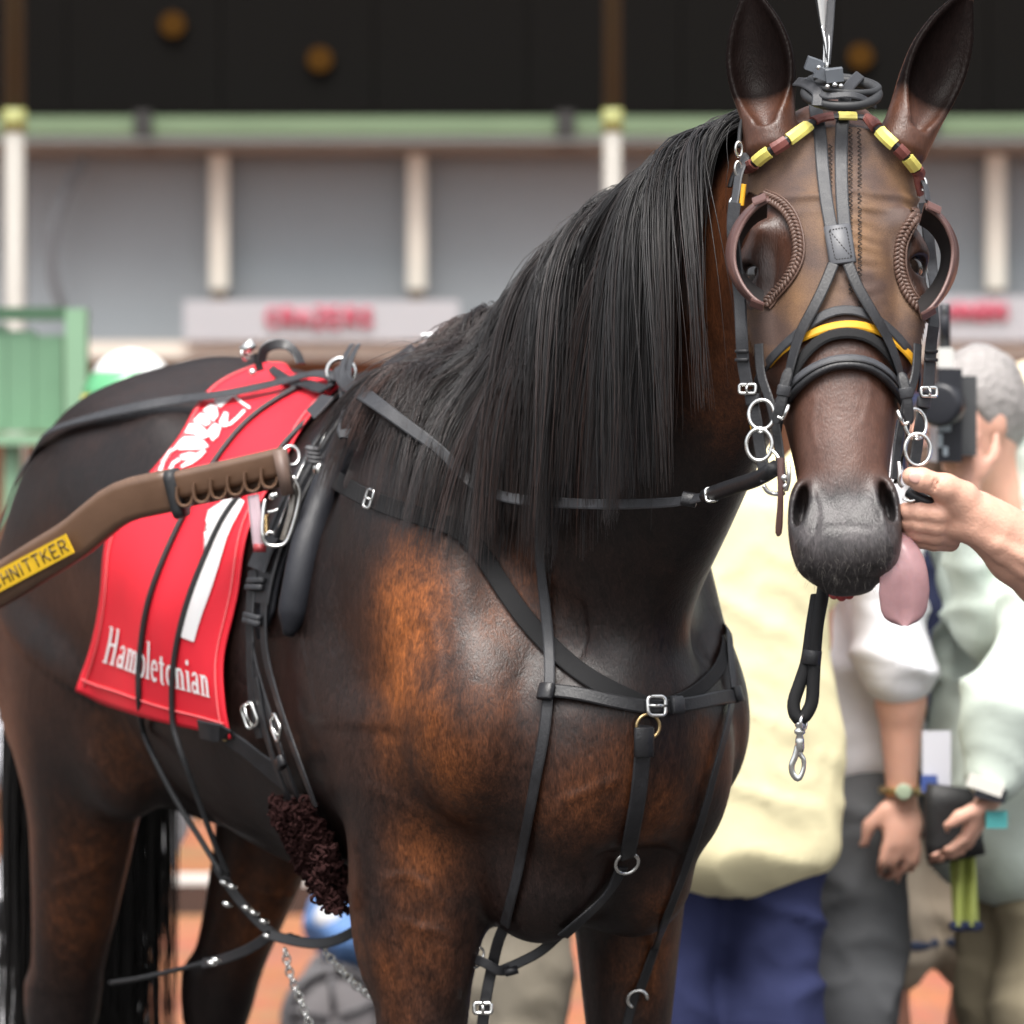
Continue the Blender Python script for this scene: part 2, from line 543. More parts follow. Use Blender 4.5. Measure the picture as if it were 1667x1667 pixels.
# head
HS = HLEN / .645
S.loft(HP, HEAD, [(s * HS, 0, (a + b) / 2, w, (a - b) / 2, (a - b) / 2) for s, w, a, b in [
    (.0, .06, -.045, -.15), (.05, .094, -.008, -.18), (.11, .104, .004, -.21), (.17, .101, .008, -.235), (.22, .094, .009, -.245),
    (.28, .089, .008, -.24), (.34, .080, .005, -.205), (.40, .069, .002, -.16), (.46, .059, .0, -.135), (.51, .054, -.002, -.12),
    (.55, .052, -.006, -.112), (.582, .051, -.013, -.102), (.604, .049, -.027, -.09), (.616, .034, -.044, -.08)]], k=.04, n=2.5)
for sd in (-1, 1):
    S.ell(HD(.26 * HS, sd * .062, -.15), (.10, .035, .085), HEAD, k=.04)        # cheek
    S.chain([HD(.165 * HS, sd * .088, -.022), HD(.195 * HS, sd * .097, -.044), HD(.22 * HS, sd * .092, -.062)], [.015, .016, .013], k=.03)  # brow
    S.chain([HD(.25 * HS, sd * .098, -.05), HD(.33 * HS, sd * .078, -.055)], [.02, .014], k=.03)   # face crest
    S.ell(HD(.212 * HS, sd * .088, -.048), (.030, .018, .026), HEAD, k=.015)      # lids
    S.ell(HD(.212 * HS, sd * .108, -.036), (.012, .017, .016), nrm_rows(HEAD), k=.006, mode='s')
    # nostril: raised wing then hollow
    S.ell(HD(.535 * HS, sd * .051, -.030), (.040, .018, .032), HEAD, k=.025)
    S.ell(HD(.578 * HS, sd * .044, -.030), (.035, .019, .03), HEAD, k=.025)
    nax = np.stack([nrm(ED + ES * sd * .18), nrm(ES * sd - ED * .18), EF])
    S.ell(HD(.530 * HS, sd * .0525, -.010), (.029, .0080, .036), nax, k=.008, mode='s')
    # ear
S.ell(HD(.579 * HS, 0, -.028), (.04, .045, .024), HEAD, k=.03)                    # upper lip
S.ell(HD(.527 * HS, 0, -.103), (.045, .036, .022), HEAD, k=.012)                 # chin and lower lip

def ear(base, tip, face, wid, side):
    """a pointed cupped ear; face = where the hollow looks"""
    base = np.asarray(base); tip = np.asarray(tip)
    u = nrm(tip - base); L = np.linalg.norm(tip - base)
    f = nrm(face - (face @ u) * u); s = np.cross(f, u)
    A = np.stack([u, s, f])
    st = [(-.03, 0, 0, .034, .03, .03), (.02, 0, 0, .036, .030, .034), (L * .3, 0, 0, wid, .026, .034), (L * .5, 0, 0, wid * 1.02, .022, .030),
          (L * .7, 0, 0, wid * .82, .017, .023), (L * .87, 0, 0, wid * .47, .011, .014), (L * .97, 0, 0, wid * .2, .006, .008), (L, 0, 0, .003, .003, .003)]
    S.loft(base, A, st, k=.03)
    inn = [(L * .0, 0, .022, .012, .02, .012), (L * .15, 0, .018, wid * .62, .035, .018), (L * .3, 0, .016, wid * .84, .04, .026), (L * .5, 0, .014, wid * .88, .04, .024),
           (L * .7, 0, .013, wid * .68, .03, .019), (L * .87, 0, .010, wid * .36, .02, .011), (L * .96, 0, .008, wid * .1, .01, .005)]
    S.loft(base, A, inn, k=.009, mode='s')
ear(W(1252, 205, 5.86), W(1220, -22, 5.93), np.array([-.25, -1, .1]), .043, -1)
ear(W(1482, 208, 5.86), W(1578, -18, 5.93), np.array([.42, -1, .1]), .041, 1)

hx0, hx1 = HP[0] - .20, HP[0] + .24
X = axis_steps([(-1.06, .0065), (hx0, .0036), (hx1, None)])
Yg = axis_steps([(HM[1] - .10, .0036), (6.02, .0065), (8.02, None)])
Z = axis_steps([(-.02, .011), (.55, .0065), (1.22, .0036), (2.06, None)])
import time as _t
_t0 = _t.time()
HV, HQ = mesh_sdf(S, X, Yg, Z)
print('horse', len(HV), len(HQ), round(_t.time() - _t0, 1), 's')
HN = S.grad(HV)
BV = BVHTree.FromPolygons([Vector(v) for v in HV], [tuple(q) for q in HQ.tolist()])
# ------------------------------------------------------------------ hits on the horse
def hit(px, py):
    r = Vector(ray(px, py)).normalized()
    loc, n, i, d = BV.ray_cast(Vector((0, 0, CAM_H)), r)
    return (np.array(loc), i) if loc is not None else (None, None)
def near(p):
    loc, n, i, d = BV.find_nearest(Vector(p))
    return np.array(loc), HN[HQ[i][0]]
def on(px, py, off=0.004, guess=6.5):
    """the point of the horse seen at this place of the photograph, lifted off the skin"""
    p, i = hit(px, py)
    if p is None:
        p, n = near(W(px, py, guess))
        return p + n * off, n
    n = HN[HQ[i]].mean(0); n /= np.linalg.norm(n)
    return p + n * off, n

# veins and skin folds raised on the surface
for pts, r, h in [([(628, 1432), (660, 1425), (690, 1440), (715, 1470)], .006, .0035), ([(655, 1500), (690, 1512), (725, 1520), (745, 1535)], .006, .0035), ([(690, 1512), (680, 1540), (672, 1580)], .006, .003),
                  ([(1000, 1270), (955, 1290), (925, 1300), (905, 1330)], .008, .004), ([(930, 1300), (938, 1325), (930, 1350)], .006, .003), ([(1110, 1370), (1095, 1420), (1080, 1470)], .007, .003),
                  ([(600, 1280), (640, 1300), (680, 1320)], .008, .003), ([(700, 1010), (712, 1080), (705, 1160)], .010, .004), ([(410, 1450), (460, 1460), (510, 1448)], .006, .004),
                  ([(1405, 690), (1418, 640), (1412, 615)], .005, .0018), ([(1319, 795), (1331, 830), (1324, 868), (1312, 890)], .005, .0032), ([(1447, 795), (1436, 830), (1442, 868), (1452, 890)], .005, .0032), ([(1345, 860), (1378, 857), (1415, 860)], .006, -.0013), ([(1330, 730), (1322, 690), (1328, 650)], .005, .0016), ([(90, 1440), (130, 1425), (170, 1400)], .008, .004), ([(150, 1230), (200, 1290), (230, 1270)], .010, .004)]:
    q = spline(np.asarray(pts, float), 14)
    P_ = np.array([on(x, y, 0)[0] for x, y in q])
    c_ = P_.mean(0); rr_ = np.linalg.norm(P_ - c_, axis=1).max() + .04
    ix = np.nonzero(((HV - c_) ** 2).sum(1) < rr_ ** 2)[0]
    dmin = np.full(len(ix), 9.0)
    for a_, b_ in zip(P_, P_[1:]):
        ab = b_ - a_; tt = np.clip((HV[ix] - a_) @ ab / (ab @ ab + 1e-9), 0, 1)
        dmin = np.minimum(dmin, np.linalg.norm(HV[ix] - a_ - tt[:, None] * ab, axis=1))
    HV[ix] += HN[ix] * (.6 * h * np.exp(-(dmin / (.85 * r)) ** 2))[:, None]

# ------------------------------------------------------------------ coat colours (per vertex, the animal's own markings, plus shade in the nostrils)
def soft(d, r):
    return np.exp(-(d / r) ** 2)
c_dark = np.array([.0090, .0052, .0047]); c_mid = np.array([.023, .0098, .0066]); c_rust = np.array([.20, .060, .014])
loc = (HV - HO) @ BODY.T
hd = (HV - HP) @ HEAD.T
hd = hd / np.array([HS, 1, 1])
def vnoise(p, sc, seed):
    """cheap smooth value noise"""
    r = np.random.default_rng(seed); T = r.random((32, 32, 32))
    q = p * sc + 100.0; i = np.floor(q).astype(int); f = q - i; f = f * f * (3 - 2 * f)
    out = 0
    for a in (0, 1):
        for b in (0, 1):
            for c in (0, 1):
                w = (f[:, 0] if a else 1 - f[:, 0]) * (f[:, 1] if b else 1 - f[:, 1]) * (f[:, 2] if c else 1 - f[:, 2])
                out = out + w * T[(i[:, 0] + a) % 32, (i[:, 1] + b) % 32, (i[:, 2] + c) % 32]
    return out
nz1 = vnoise(HV, 9, 1) * .6 + vnoise(HV, 21, 2) * .4
nz2 = vnoise(HV, 40, 3) * .5 + vnoise(HV, 90, 4) * .5
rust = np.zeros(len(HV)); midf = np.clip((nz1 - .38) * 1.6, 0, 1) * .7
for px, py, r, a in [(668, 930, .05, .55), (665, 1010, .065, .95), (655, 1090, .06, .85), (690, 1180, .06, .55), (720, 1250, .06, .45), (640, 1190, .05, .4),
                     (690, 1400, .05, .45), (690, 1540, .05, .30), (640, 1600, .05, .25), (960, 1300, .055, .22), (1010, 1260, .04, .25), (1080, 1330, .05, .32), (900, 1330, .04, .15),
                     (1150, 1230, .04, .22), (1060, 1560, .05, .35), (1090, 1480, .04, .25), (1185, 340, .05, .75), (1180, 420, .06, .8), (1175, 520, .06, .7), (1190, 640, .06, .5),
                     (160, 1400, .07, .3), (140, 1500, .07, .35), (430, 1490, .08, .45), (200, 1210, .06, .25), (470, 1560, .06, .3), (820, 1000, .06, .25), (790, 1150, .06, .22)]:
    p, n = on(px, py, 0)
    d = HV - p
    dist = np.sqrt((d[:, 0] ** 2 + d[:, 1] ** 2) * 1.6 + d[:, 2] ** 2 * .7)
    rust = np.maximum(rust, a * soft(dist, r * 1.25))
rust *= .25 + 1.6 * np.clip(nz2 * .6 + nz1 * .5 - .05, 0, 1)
isface = (hd[:, 0] > -.03) & (hd[:, 0] < .8) & (np.abs(hd[:, 1]) < .16) & (hd[:, 2] > -.28) & (HV[:, 1] < 6.05)
face = np.clip((6.10 - HV[:, 1]) / .15, 0, 1) * np.clip((HV[:, 2] - 1.15) / .1, 0, 1)
col = c_dark + (c_mid - c_dark) * midf[:, None]
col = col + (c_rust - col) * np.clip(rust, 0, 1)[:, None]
# head: bay brown with a grey muzzle
fb = np.array([.060, .024, .014]) + np.array([.05, .02, .01]) * (nz1 - .5)[:, None]
nosebr = soft(np.abs(hd[:, 1]), .05) * np.clip(1 - np.abs(hd[:, 0] - .44) / .12, 0, 1)
fb = fb + np.array([.045, .031, .028]) * nosebr[:, None]
mz = np.clip((hd[:, 0] - .485) / .04, 0, 1)
mcol = np.array([.043, .038, .039]) * (.6 + .8 * nz2)[:, None]
lipdark = np.clip((hd[:, 0] - .575) / .03, 0, 1)
mcol = mcol * (1 - .42 * lipdark * (1 - .6 * nz1))[:, None]
fb = fb + (mcol - fb) * mz[:, None]
col = col + (fb - col) * face[:, None]
for sd in (-1, 1):
    q = (hd - np.array([.530, sd * .0515, -.012])) / np.array([.030 , .014, .03])
    col = col + (np.array([.006, .005, .005]) - col) * (np.clip(1.35 - np.linalg.norm(q, axis=1), 0, 1) * .9)[:, None]  # shade inside the nostril hollow put into the colour
EARDK = np.zeros(len(HV))
for sd in (-1, 1):
    q = (hd - np.array([.212, sd * .095, -.05])) / np.array([.045, .035, .045])
    col = col + (np.array([.016, .011, .0105]) - col) * (np.clip(1.5 - np.linalg.norm(q, axis=1), 0, 1) * .85)[:, None]
# ears: reddish at the root, dark inside and at the rims
earz = np.clip((HV[:, 2] - (HP[2] - .02)) / .03, 0, 1) * (face > .5)
ecol = np.array([.085, .027, .010])
col = col + (ecol - col) * (earz * .8)[:, None]
for b, t, f in ((W(1252, 205, 5.86), W(1220, -22, 5.93), np.array([-.25, -1, .1])), (W(1482, 208, 5.86), W(1578, -18, 5.93), np.array([.42, -1, .1]))):
    u = nrm(t - b); f = nrm(f - (f @ u) * u)
    rel = HV - b; s = rel @ u; ff = rel @ f
    inside = (s > .005) & (s < .2) & (np.linalg.norm(rel - s[:, None] * u, axis=1) < .06) & (HN @ f > -.15) & (HV[:, 2] > HP[2] - .03)
    dk = np.clip((s - .015) / .03, 0, 1) * inside
    col = col + (np.array([.0034, .0022, .0021]) - col) * (dk * .985)[:, None]
    EARDK = np.maximum(EARDK, dk)
# black points on the lower legs
pt = np.clip((.62 - loc[:, 2]) / .2, 0, 1)
col = col + (np.array([.008, .006, .006]) - col) * (pt * .75)[:, None]
col = np.clip(col * (.82 + .36 * nz2)[:, None], 0, 1)
gloss = 1 - .92 * EARDK

def coat_material():
    m = bpy.data.materials.new('horse_coat'); m.use_nodes = True
    nt = m.node_tree; N = nt.nodes; L = nt.links; b = N['Principled BSDF']
    at = N.new('ShaderNodeAttribute'); at.attribute_name = 'coat'
    tc = N.new('ShaderNodeTexCoord')
    mp = N.new('ShaderNodeMapping'); mp.inputs['Scale'].default_value = (520, 520, 120)
    L.new(tc.outputs['Object'], mp.inputs['Vector'])
    hair = N.new('ShaderNodeTexNoise'); hair.inputs['Scale'].default_value = 1.0; hair.inputs['Detail'].default_value = 3
    L.new(mp.outputs[0], hair.inputs['Vector'])
    big = N.new('ShaderNodeTexNoise'); big.inputs['Scale'].default_value = 26; big.inputs['Detail'].default_value = 4; big.inputs['Distortion'].default_value = .6
    L.new(tc.outputs['Object'], big.inputs['Vector'])
    mr = N.new('ShaderNodeMapRange'); mr.inputs['From Min'].default_value = .3; mr.inputs['From Max'].default_value = .7
    mr.inputs['To Min'].default_value = .5; mr.inputs['To Max'].default_value = 1.6
    L.new(hair.outputs['Fac'], mr.inputs['Value'])
    mx = N.new('ShaderNodeMix'); mx.data_type = 'RGBA'; mx.blend_type = 'MULTIPLY'; am = N.new('ShaderNodeAttribute'); am.attribute_name = 'mottle'; L.new(am.outputs['Fac'], mx.inputs['Factor'])
    L.new(at.outputs['Color'], mx.inputs['A']); L.new(mr.outputs[0], mx.inputs['B'])
    mp2 = N.new('ShaderNodeMapping'); mp2.inputs['Scale'].default_value = (95, 95, 38)
    L.new(tc.outputs['Object'], mp2.inputs['Vector'])
    mid = N.new('ShaderNodeTexNoise'); mid.inputs['Scale'].default_value = 1.0; mid.inputs['Detail'].default_value = 5; mid.inputs['Roughness'].default_value = .65; mid.inputs['Distortion'].default_value = .8
    L.new(mp2.outputs[0], mid.inputs['Vector'])
    mr2 = N.new('ShaderNodeMapRange'); mr2.inputs['From Min'].default_value = .3; mr2.inputs['From Max'].default_value = .7; mr2.inputs['To Min'].default_value = .5; mr2.inputs['To Max'].default_value = 1.6
    L.new(mid.outputs['Fac'], mr2.inputs['Value'])
    mx2 = N.new('ShaderNodeMix'); mx2.data_type = 'RGBA'; mx2.blend_type = 'MULTIPLY'; L.new(am.outputs['Fac'], mx2.inputs['Factor'])
    L.new(mx.outputs['Result'], mx2.inputs['A']); L.new(mr2.outputs[0], mx2.inputs['B'])
    L.new(mx2.outputs['Result'], b.inputs['Base Color'])
    rr = N.new('ShaderNodeMapRange'); rr.inputs['To Min'].default_value = .22; rr.inputs['To Max'].default_value = .52
    L.new(mid.outputs['Fac'], rr.inputs['Value']); L.new(rr.outputs[0], b.inputs['Roughness'])
    b.inputs['Specular IOR Level'].default_value = .38
    sp = N.new('ShaderNodeMath'); sp.operation = 'MULTIPLY'; sp.inputs[1].default_value = .38
    L.new(at.outputs['Alpha'], sp.inputs[0]); L.new(sp.outputs[0], b.inputs['Specular IOR Level'])
    b.inputs['Sheen Weight'].default_value = .0; b.inputs['Sheen Tint'].default_value = (.8, .5, .35, 1)
    b3 = N.new('ShaderNodeBump'); b3.inputs['Strength'].default_value = .22; b3.inputs['Distance'].default_value = .003
    L.new(mid.outputs['Fac'], b3.inputs['Height'])
    ms = N.new('ShaderNodeMath'); ms.operation = 'MULTIPLY'; ms.inputs[1].default_value = .24; L.new(am.outputs['Fac'], ms.inputs[0]); L.new(ms.outputs[0], b3.inputs['Strength'])
    b1 = N.new('ShaderNodeBump'); L.new(b3.outputs[0], b1.inputs['Normal']); b1.inputs['Strength'].default_value = .5; b1.inputs['Distance'].default_value = .0012
    L.new(hair.outputs['Fac'], b1.inputs['Height'])
    b2 = N.new('ShaderNodeBump'); b2.inputs['Strength'].default_value = .16; b2.inputs['Distance'].default_value = .006
    L.new(big.outputs['Fac'], b2.inputs['Height']); L.new(b1.outputs[0], b2.inputs['Normal'])
    L.new(b2.outputs[0], b.inputs['Normal'])
    return m
M_COAT = coat_material()
horse = thing('horse', 'dark bay harness racing horse with long black mane facing the photographer', 'horse', HL(0, 0, 0))
bm_ = mesh_from('body', HV, HQ)
ca = bm_.color_attributes.new('coat', 'FLOAT_COLOR', 'POINT')
ca.data.foreach_set('color', np.concatenate([col, gloss[:, None]], 1).astype(np.float32).ravel())
mo = bm_.attributes.new('mottle', 'FLOAT', 'POINT'); mo.data.foreach_set('value', np.maximum(1 - .72 * face, .85 * mz * face).astype(np.float32))
body = obj('body', bm_, M_COAT, horse)

# eyes
M_EYE = mat('eye', (.012, .007, .005), .06, coat=1.0)
for sd in (-1, 1):
    MB().ball(HD(.212 * HS, sd * .090, -.044), .0222, 20, 14, HEAD).build('eye', M_EYE, horse)
# tongue hanging out at the side of the mouth
M_TONGUE = mat('tongue', (.36, .205, .215), .38, noise=(60, .18), bump=(180, .4, .001), sss=.2)
tp = [W(1432, 905, 5.70), W(1452, 895, 5.665), W(1468, 925, 5.65), W(1473, 965, 5.645), W(1474, 1000, 5.645), W(1474, 1019, 5.646)]
tc_ = spline(tp, 40); tw = np.interp(np.linspace(0, 1, 40), [0, .2, .45, .7, .86, .93, .97, 1], [.016, .024, .030, .033, .030, .025, .018, .006])
tv = []; tf = []
for i in range(40):
    t = nrm(tc_[min(i + 1, 39)] - tc_[max(i - 1, 0)]); sdv = nrm(np.cross(t, np.array([.25, -1, 0]))); nv = np.cross(sdv, t)
    for j in range(28):
        a = 2 * math.pi * j / 28; c, s_ = math.cos(a), math.sin(a)
        nf = nv if nv[1] < 0 else -nv
        fr_side = s_ * (1 if nv[1] < 0 else -1)
        lift_ = fr_side * (.0065 + .0025 * (1 - abs(c))) - (.0075 * math.exp(-((c - .08) / .20) ** 2) if fr_side > 0 else 0)
        tv.append(tc_[i] + sdv * c * tw[i] + nf * lift_ + nf * .006 * math.sin(i / 39 * 5))
for i in range(39):
    for j in range(28):
        tf.append((i * 28 + j, i * 28 + (j + 1) % 28, (i + 1) * 28 + (j + 1) % 28, (i + 1) * 28 + j))
MB().add(tv, tf).build('tongue', M_TONGUE, horse)
# a glimpse of gum under the upper lip
gm = MB()
for q, (gx, gy) in enumerate([(1358, 967), (1370, 970), (1382, 967)]):
    gm.ball(W(gx, gy, 5.70), (.007, .007, .007), 10, 8)
gm.build('lower_gum', mat('gum', (.42, .06, .06), .3), horse)

# whiskers and short chin hair
wr_ = np.random.default_rng(5); wk = MB()
for q in range(170):
    x = wr_.uniform(1298, 1462); y = wr_.uniform(875, 962)
    p, i = hit(x, y)
    if p is None: continue
    n = HN[HQ[i][0]]; L_ = wr_.uniform(.006, .015); d = nrm(n * .8 + ED * wr_.uniform(.2, .8) + ES * wr_.normal(0, .35))
    wk.tube([p, p + d * L_ * .5, p + nrm(d + ED * .3) * L_], [.00016, .00013, .00006], 3, cap=False)
wk.build('whiskers', mat('whisker', (.09, .08, .07), .5), horse, kind='stuff')
# ------------------------------------------------------------------ mane and tail
def strands_mesh(P, rad, cols):
    """P: (n, m, 3) strand points -> three-sided tapering tubes"""
    n, m, _ = P.shape
    T = np.gradient(P, axis=1); T /= np.linalg.norm(T, axis=2, keepdims=True) + 1e-9
    ref = np.broadcast_to(np.array([.31, -.9, .3]), T.shape)
    U = np.cross(T, ref); U /= np.linalg.norm(U, axis=2, keepdims=True) + 1e-9
    V = np.cross(T, U)
    taper = np.interp(np.linspace(0, 1, m), [0, .6, 1], [1, .85, .15])
    r = rad[:, None, None] * taper[None, :, None]
    ring = np.stack([P + r * (math.cos(a) * U + math.sin(a) * V) for a in (0, 2.0944, 4.18879)], 2)   # n,m,3,3
    verts = ring.reshape(-1, 3)
    base = (np.arange(n)[:, None] * m + np.arange(m - 1)[None, :]) * 3
    q = []
    for a in range(3):
        b = (a + 1) % 3
        q.append(np.stack([base + a, base + b, base + 3 + b, base + 3 + a], -1).reshape(-1, 4))
    faces = np.concatenate(q)
    me = mesh_from('strands', verts, faces)
    ca = me.color_attributes.new('coat', 'FLOAT_COLOR', 'POINT')
    c = np.repeat(cols, m * 3, axis=0) if cols.ndim == 2 else np.repeat(cols.reshape(-1, 3), 3, axis=0)
    ca.data.foreach_set('color', np.concatenate([c, np.ones((len(c), 1))], 1).astype(np.float32).ravel())
    return me

def hair_material(name, rough):
    m = bpy.data.materials.new(name); m.use_nodes = True
    N = m.node_tree.nodes; L = m.node_tree.links; b = N['Principled BSDF']
    at = N.new('ShaderNodeAttribute'); at.attribute_name = 'coat'
    L.new(at.outputs['Color'], b.inputs['Base Color'])
    b.inputs['Roughness'].default_value = rough
    b.inputs['Specular IOR Level'].default_value = .6
    return m
M_HAIR = hair_material('mane_hair', .40)

def grow(root, d0, length, lay, drift, m, seed, fall=.40, tangent=None):
    """let hairs fall over the body under gravity, staying outside the skin by lay"""
    n = len(root)
    P = np.empty((n, m, 3)); P[:, 0] = root
    d = d0 / np.linalg.norm(d0, axis=1, keepdims=True)
    step = (length / (m - 1))[:, None]
    g = np.array([0, 0, -1.0])
    p = root.copy()
    for i in range(1, m):
        d = d + fall * (g + drift * max(0, 1 - i / (m * .75)))
        d /= np.linalg.norm(d, axis=1, keepdims=True)
        q = p + d * step
        for _ in range(2):
            v = S(q); gr = S.grad(q, .003)
            want = lay * min(1, i / 3)
            push = np.clip(want - v, 0, .03)[:, None]
            q = q + gr * push
        d = (q - p); d /= np.linalg.norm(d, axis=1, keepdims=True) + 1e-9
        p = q; P[:, i] = p
    return P

def crest(t):
    """a point on the crest of the neck; t 0 = withers, 1 = poll"""
    t = np.asarray(t)
    A = []
    for s in np.linspace(-.04, .93, 40):
        c = NB + NU * (s * NL)
        q = BV.ray_cast(Vector(c + ND * .42), Vector(-ND))[0]
        A.append(np.array(q) if q is not None else c + ND * .2)
    A = np.array(A)
    ok = np.array([PX(q)[0] > 748 for q in A])
    A = A[ok]; A = np.stack([np.interp(np.linspace(0, 1, 40), np.linspace(0, 1, len(A)), A[:, j]) for j in range(3)], 1)
    s = np.linspace(0, 1, 40)
    return np.stack([np.interp(t, s, A[:, j]) for j in range(3)], 1)

NG = 230                                                   # locks
NST = int(9500 / QUICK)
MP = 17
tg = np.sort(rng.random(NG))
def mane_len(t):
    return np.interp(t, [0, .12, .3, .5, .75, .92, 1], [.20, .33, .46, .50, .56, .60, .52])
ti = rng.random(NST) ** .85
gi = np.clip(np.searchsorted(tg, ti) + rng.integers(-1, 2, NST), 0, NG - 1)
glay = .003 + .042 * rng.random(NG) ** 1.3; gdr = rng.normal(0, .75, NG) + .4 * np.sin(tg * 21) ; glen = rng.uniform(.62, 1.15, NG)
def roots(t, j):
    c = crest(t)
    return c - ND * .006 + NS * j[:, None]
def first(t, j, k):
    # up and over to the horse's right
    d = -NS * (.75 + .2 * k[:, None]) + ND * (np.interp(t, [0, .3, 1], [.0, .25, .42])[:, None] + .12 * k[:, None]) - NU * .10
    return d
gj = rng.normal(0, .006, NG)
GP = grow(roots(tg, gj), first(tg, gj, np.abs(rng.normal(0, .5, NG))), mane_len(tg) * glen, glay,
          (-FW * .55 * np.interp(tg, [0, .2, .4, .7, .9, 1], [-.10, .2, .42, .45, .20, .05])[:, None] + NU * (gdr * .5)[:, None]), MP, 1)
sj = rng.normal(0, .008, NST); ki = np.abs(rng.normal(0, .5, NST))
lay = np.clip(glay[gi] + rng.normal(0, .006, NST), .002, .04)
ln = mane_len(ti) * glen[gi] * rng.uniform(.75, 1.08, NST)
dr = gdr[gi] + rng.normal(0, .12, NST)
SP = grow(roots(ti, sj), first(ti, sj, ki), ln, lay,
          (-FW * .55 * np.interp(ti, [0, .2, .4, .7, .9, 1], [-.10, .2, .42, .45, .20, .05])[:, None] + NU * (dr * .5)[:, None]), MP, 2)
w = np.linspace(0, 1, MP)
gph = rng.random((NG, 1)) * 6.28; gam = rng.uniform(.003, .020, (NG, 1)); gfr = rng.uniform(1.5, 4, (NG, 1))
GP += (np.sin(gfr * w[None] * 2 + gph) * gam * w[None])[..., None] * FW
clump = (rng.uniform(.55, 1.0, NST))[:, None] * (w ** 1.1)[None, :]
loose = rng.random(NST) < .10
clump[loose] *= .1
off = rng.normal(0, .0058, (NST, 1, 3)) * np.array([1, 1, .3])
SP = SP * (1 - clump[..., None]) + (GP[gi] + off) * clump[..., None]
# strays and small waves
ph = rng.random((NST, 1)) * 6.28; amp = rng.uniform(.001, .006, (NST, 1)); fr = rng.uniform(2, 6, (NST, 1))
SP += (np.sin(fr * w[None] * 2 + ph) * amp * w[None])[..., None] * FW
SP[loose] += (rng.normal(0, .018, (loose.sum(), 1, 3)) * (w ** 1.5)[None, :, None])
v = S(SP.reshape(-1, 3)); g_ = S.grad(SP.reshape(-1, 3), .003)
SP = (SP.reshape(-1, 3) + g_ * np.clip(.0015 - v, 0, .05)[:, None]).reshape(NST, MP, 3)
gtone = rng.uniform(.55, 1.9, NG); tone = (rng.uniform(.6, 1.5, NST) * gtone[gi])[:, None]
red = np.clip(rng.normal(.15, .25, NST) + rng.normal(0, .2, NG)[gi], 0, 1)[:, None]
c0 = np.array([.0088, .0080, .0083]) * tone
c1 = np.array([.036, .015, .010]) * tone
ends = (np.clip((w - .45) / .55, 0, 1))[None, :, None]
withers_red = np.clip(.35 - ti, 0, .35)[:, None, None] * 1.6
cols = c0[:, None, :] + (c1 - c0)[:, None, :] * np.clip(red[:, :, None] * (.3 + .9 * ends) + withers_red * .6, 0, 1)
mane = obj('mane', strands_mesh(SP, rng.uniform(.00055, .00095, NST), cols), M_HAIR, horse)

# tail
NT = int(3400 / QUICK)
dock = HL(-1.17, 0, 1.36)
a = rng.random(NT) * 6.28; r_ = np.sqrt(rng.random(NT)) * .036
root = dock[None] + LF[None] * (r_ * np.cos(a))[:, None] + UP[None] * (r_ * np.sin(a) * 1.6)[:, None] - FW[None] * .0
d0 = -FW[None] * .5 - UP[None] * .6 + LF[None] * rng.normal(0, .12, NT)[:, None] + rng.normal(0, .05, (NT, 3))
TP = grow(root, d0, rng.uniform(.9, 1.25, NT), rng.uniform(.002, .035, NT), np.zeros((NT, 3)), 18, 3, fall=.9)
wv = np.linspace(0, 1, 18)
TP += (np.sin(wv * 5 + rng.random((NT, 1)) * 6) * .008 * wv)[..., None] * LF + (rng.normal(0, .014, (NT, 1)) * wv)[..., None] * LF
obj('tail', strands_mesh(TP, rng.uniform(.0017, .0026, NT), np.array([.008, .0068, .0065]) * rng.uniform(.6, 1.5, (NT, 1))), M_HAIR, horse)
# ------------------------------------------------------------------ tools for straps and metalwork
M_LEATHER = mat('black_leather', (.013, .013, .015), .42, noise=(70, .6), bump=(300, .5, .0009), spec=.5)
M_STRAP = mat('grey_black_strap', (.030, .031, .035), .5, noise=(110, .5), bump=(500, .55, .0007))
M_WEB = mat('black_webbing', (.012, .012, .013), .75, noise=(300, .4), bump=(900, .6, .0006), spec=.3)
M_CHROME = mat('steel', (.78, .78, .76), .2, metal=1.0, noise=(70, .12))
M_BRASS = mat('brass', (.55, .40, .2), .3, metal=1.0, noise=(70, .12))
M_BROWNL = mat('brown_leather', (.098, .044, .037), .36, noise=(45, .22), bump=(350, .3, .0005), coat=.25)
M_YELLOW = mat('yellow_vinyl', (.80, .70, .17), .45, noise=(40, .12), bump=(300, .2, .0004))
M_GOLD = mat('yellow_trim', (.72, .36, .015), .5, noise=(60, .15))
M_TERRA = mat('brown_vinyl', (.17, .05, .04), .5, noise=(60, .25))
M_PLASTIC = mat('grey_plastic', (.10, .11, .125), .35, noise=(50, .15))
M_RUBBER = mat('rubber', (.022, .023, .025), .55, noise=(120, .3))

def px_path(pts, n, off, guess=6.0):
    """a line drawn over the animal in the photograph, laid on its skin; returns points and skin normals"""
    q = spline(np.asarray(pts, float), n)
    C = []; N = []; g = guess
    for x, y in q:
        p, nn = on(x, y, off, g)
        g = p[1]
        C.append(p); N.append(nn)
    return np.array(C), np.array(N)

def smooth_rows(A, it=2, unit=False):
    A = A.copy()
    for _ in range(it):
        B = A.copy(); B[1:-1] = (A[:-2] + 2 * A[1:-1] + A[2:]) / 4; A = B
    if unit:
        A /= np.linalg.norm(A, axis=1, keepdims=True) + 1e-9
    return A

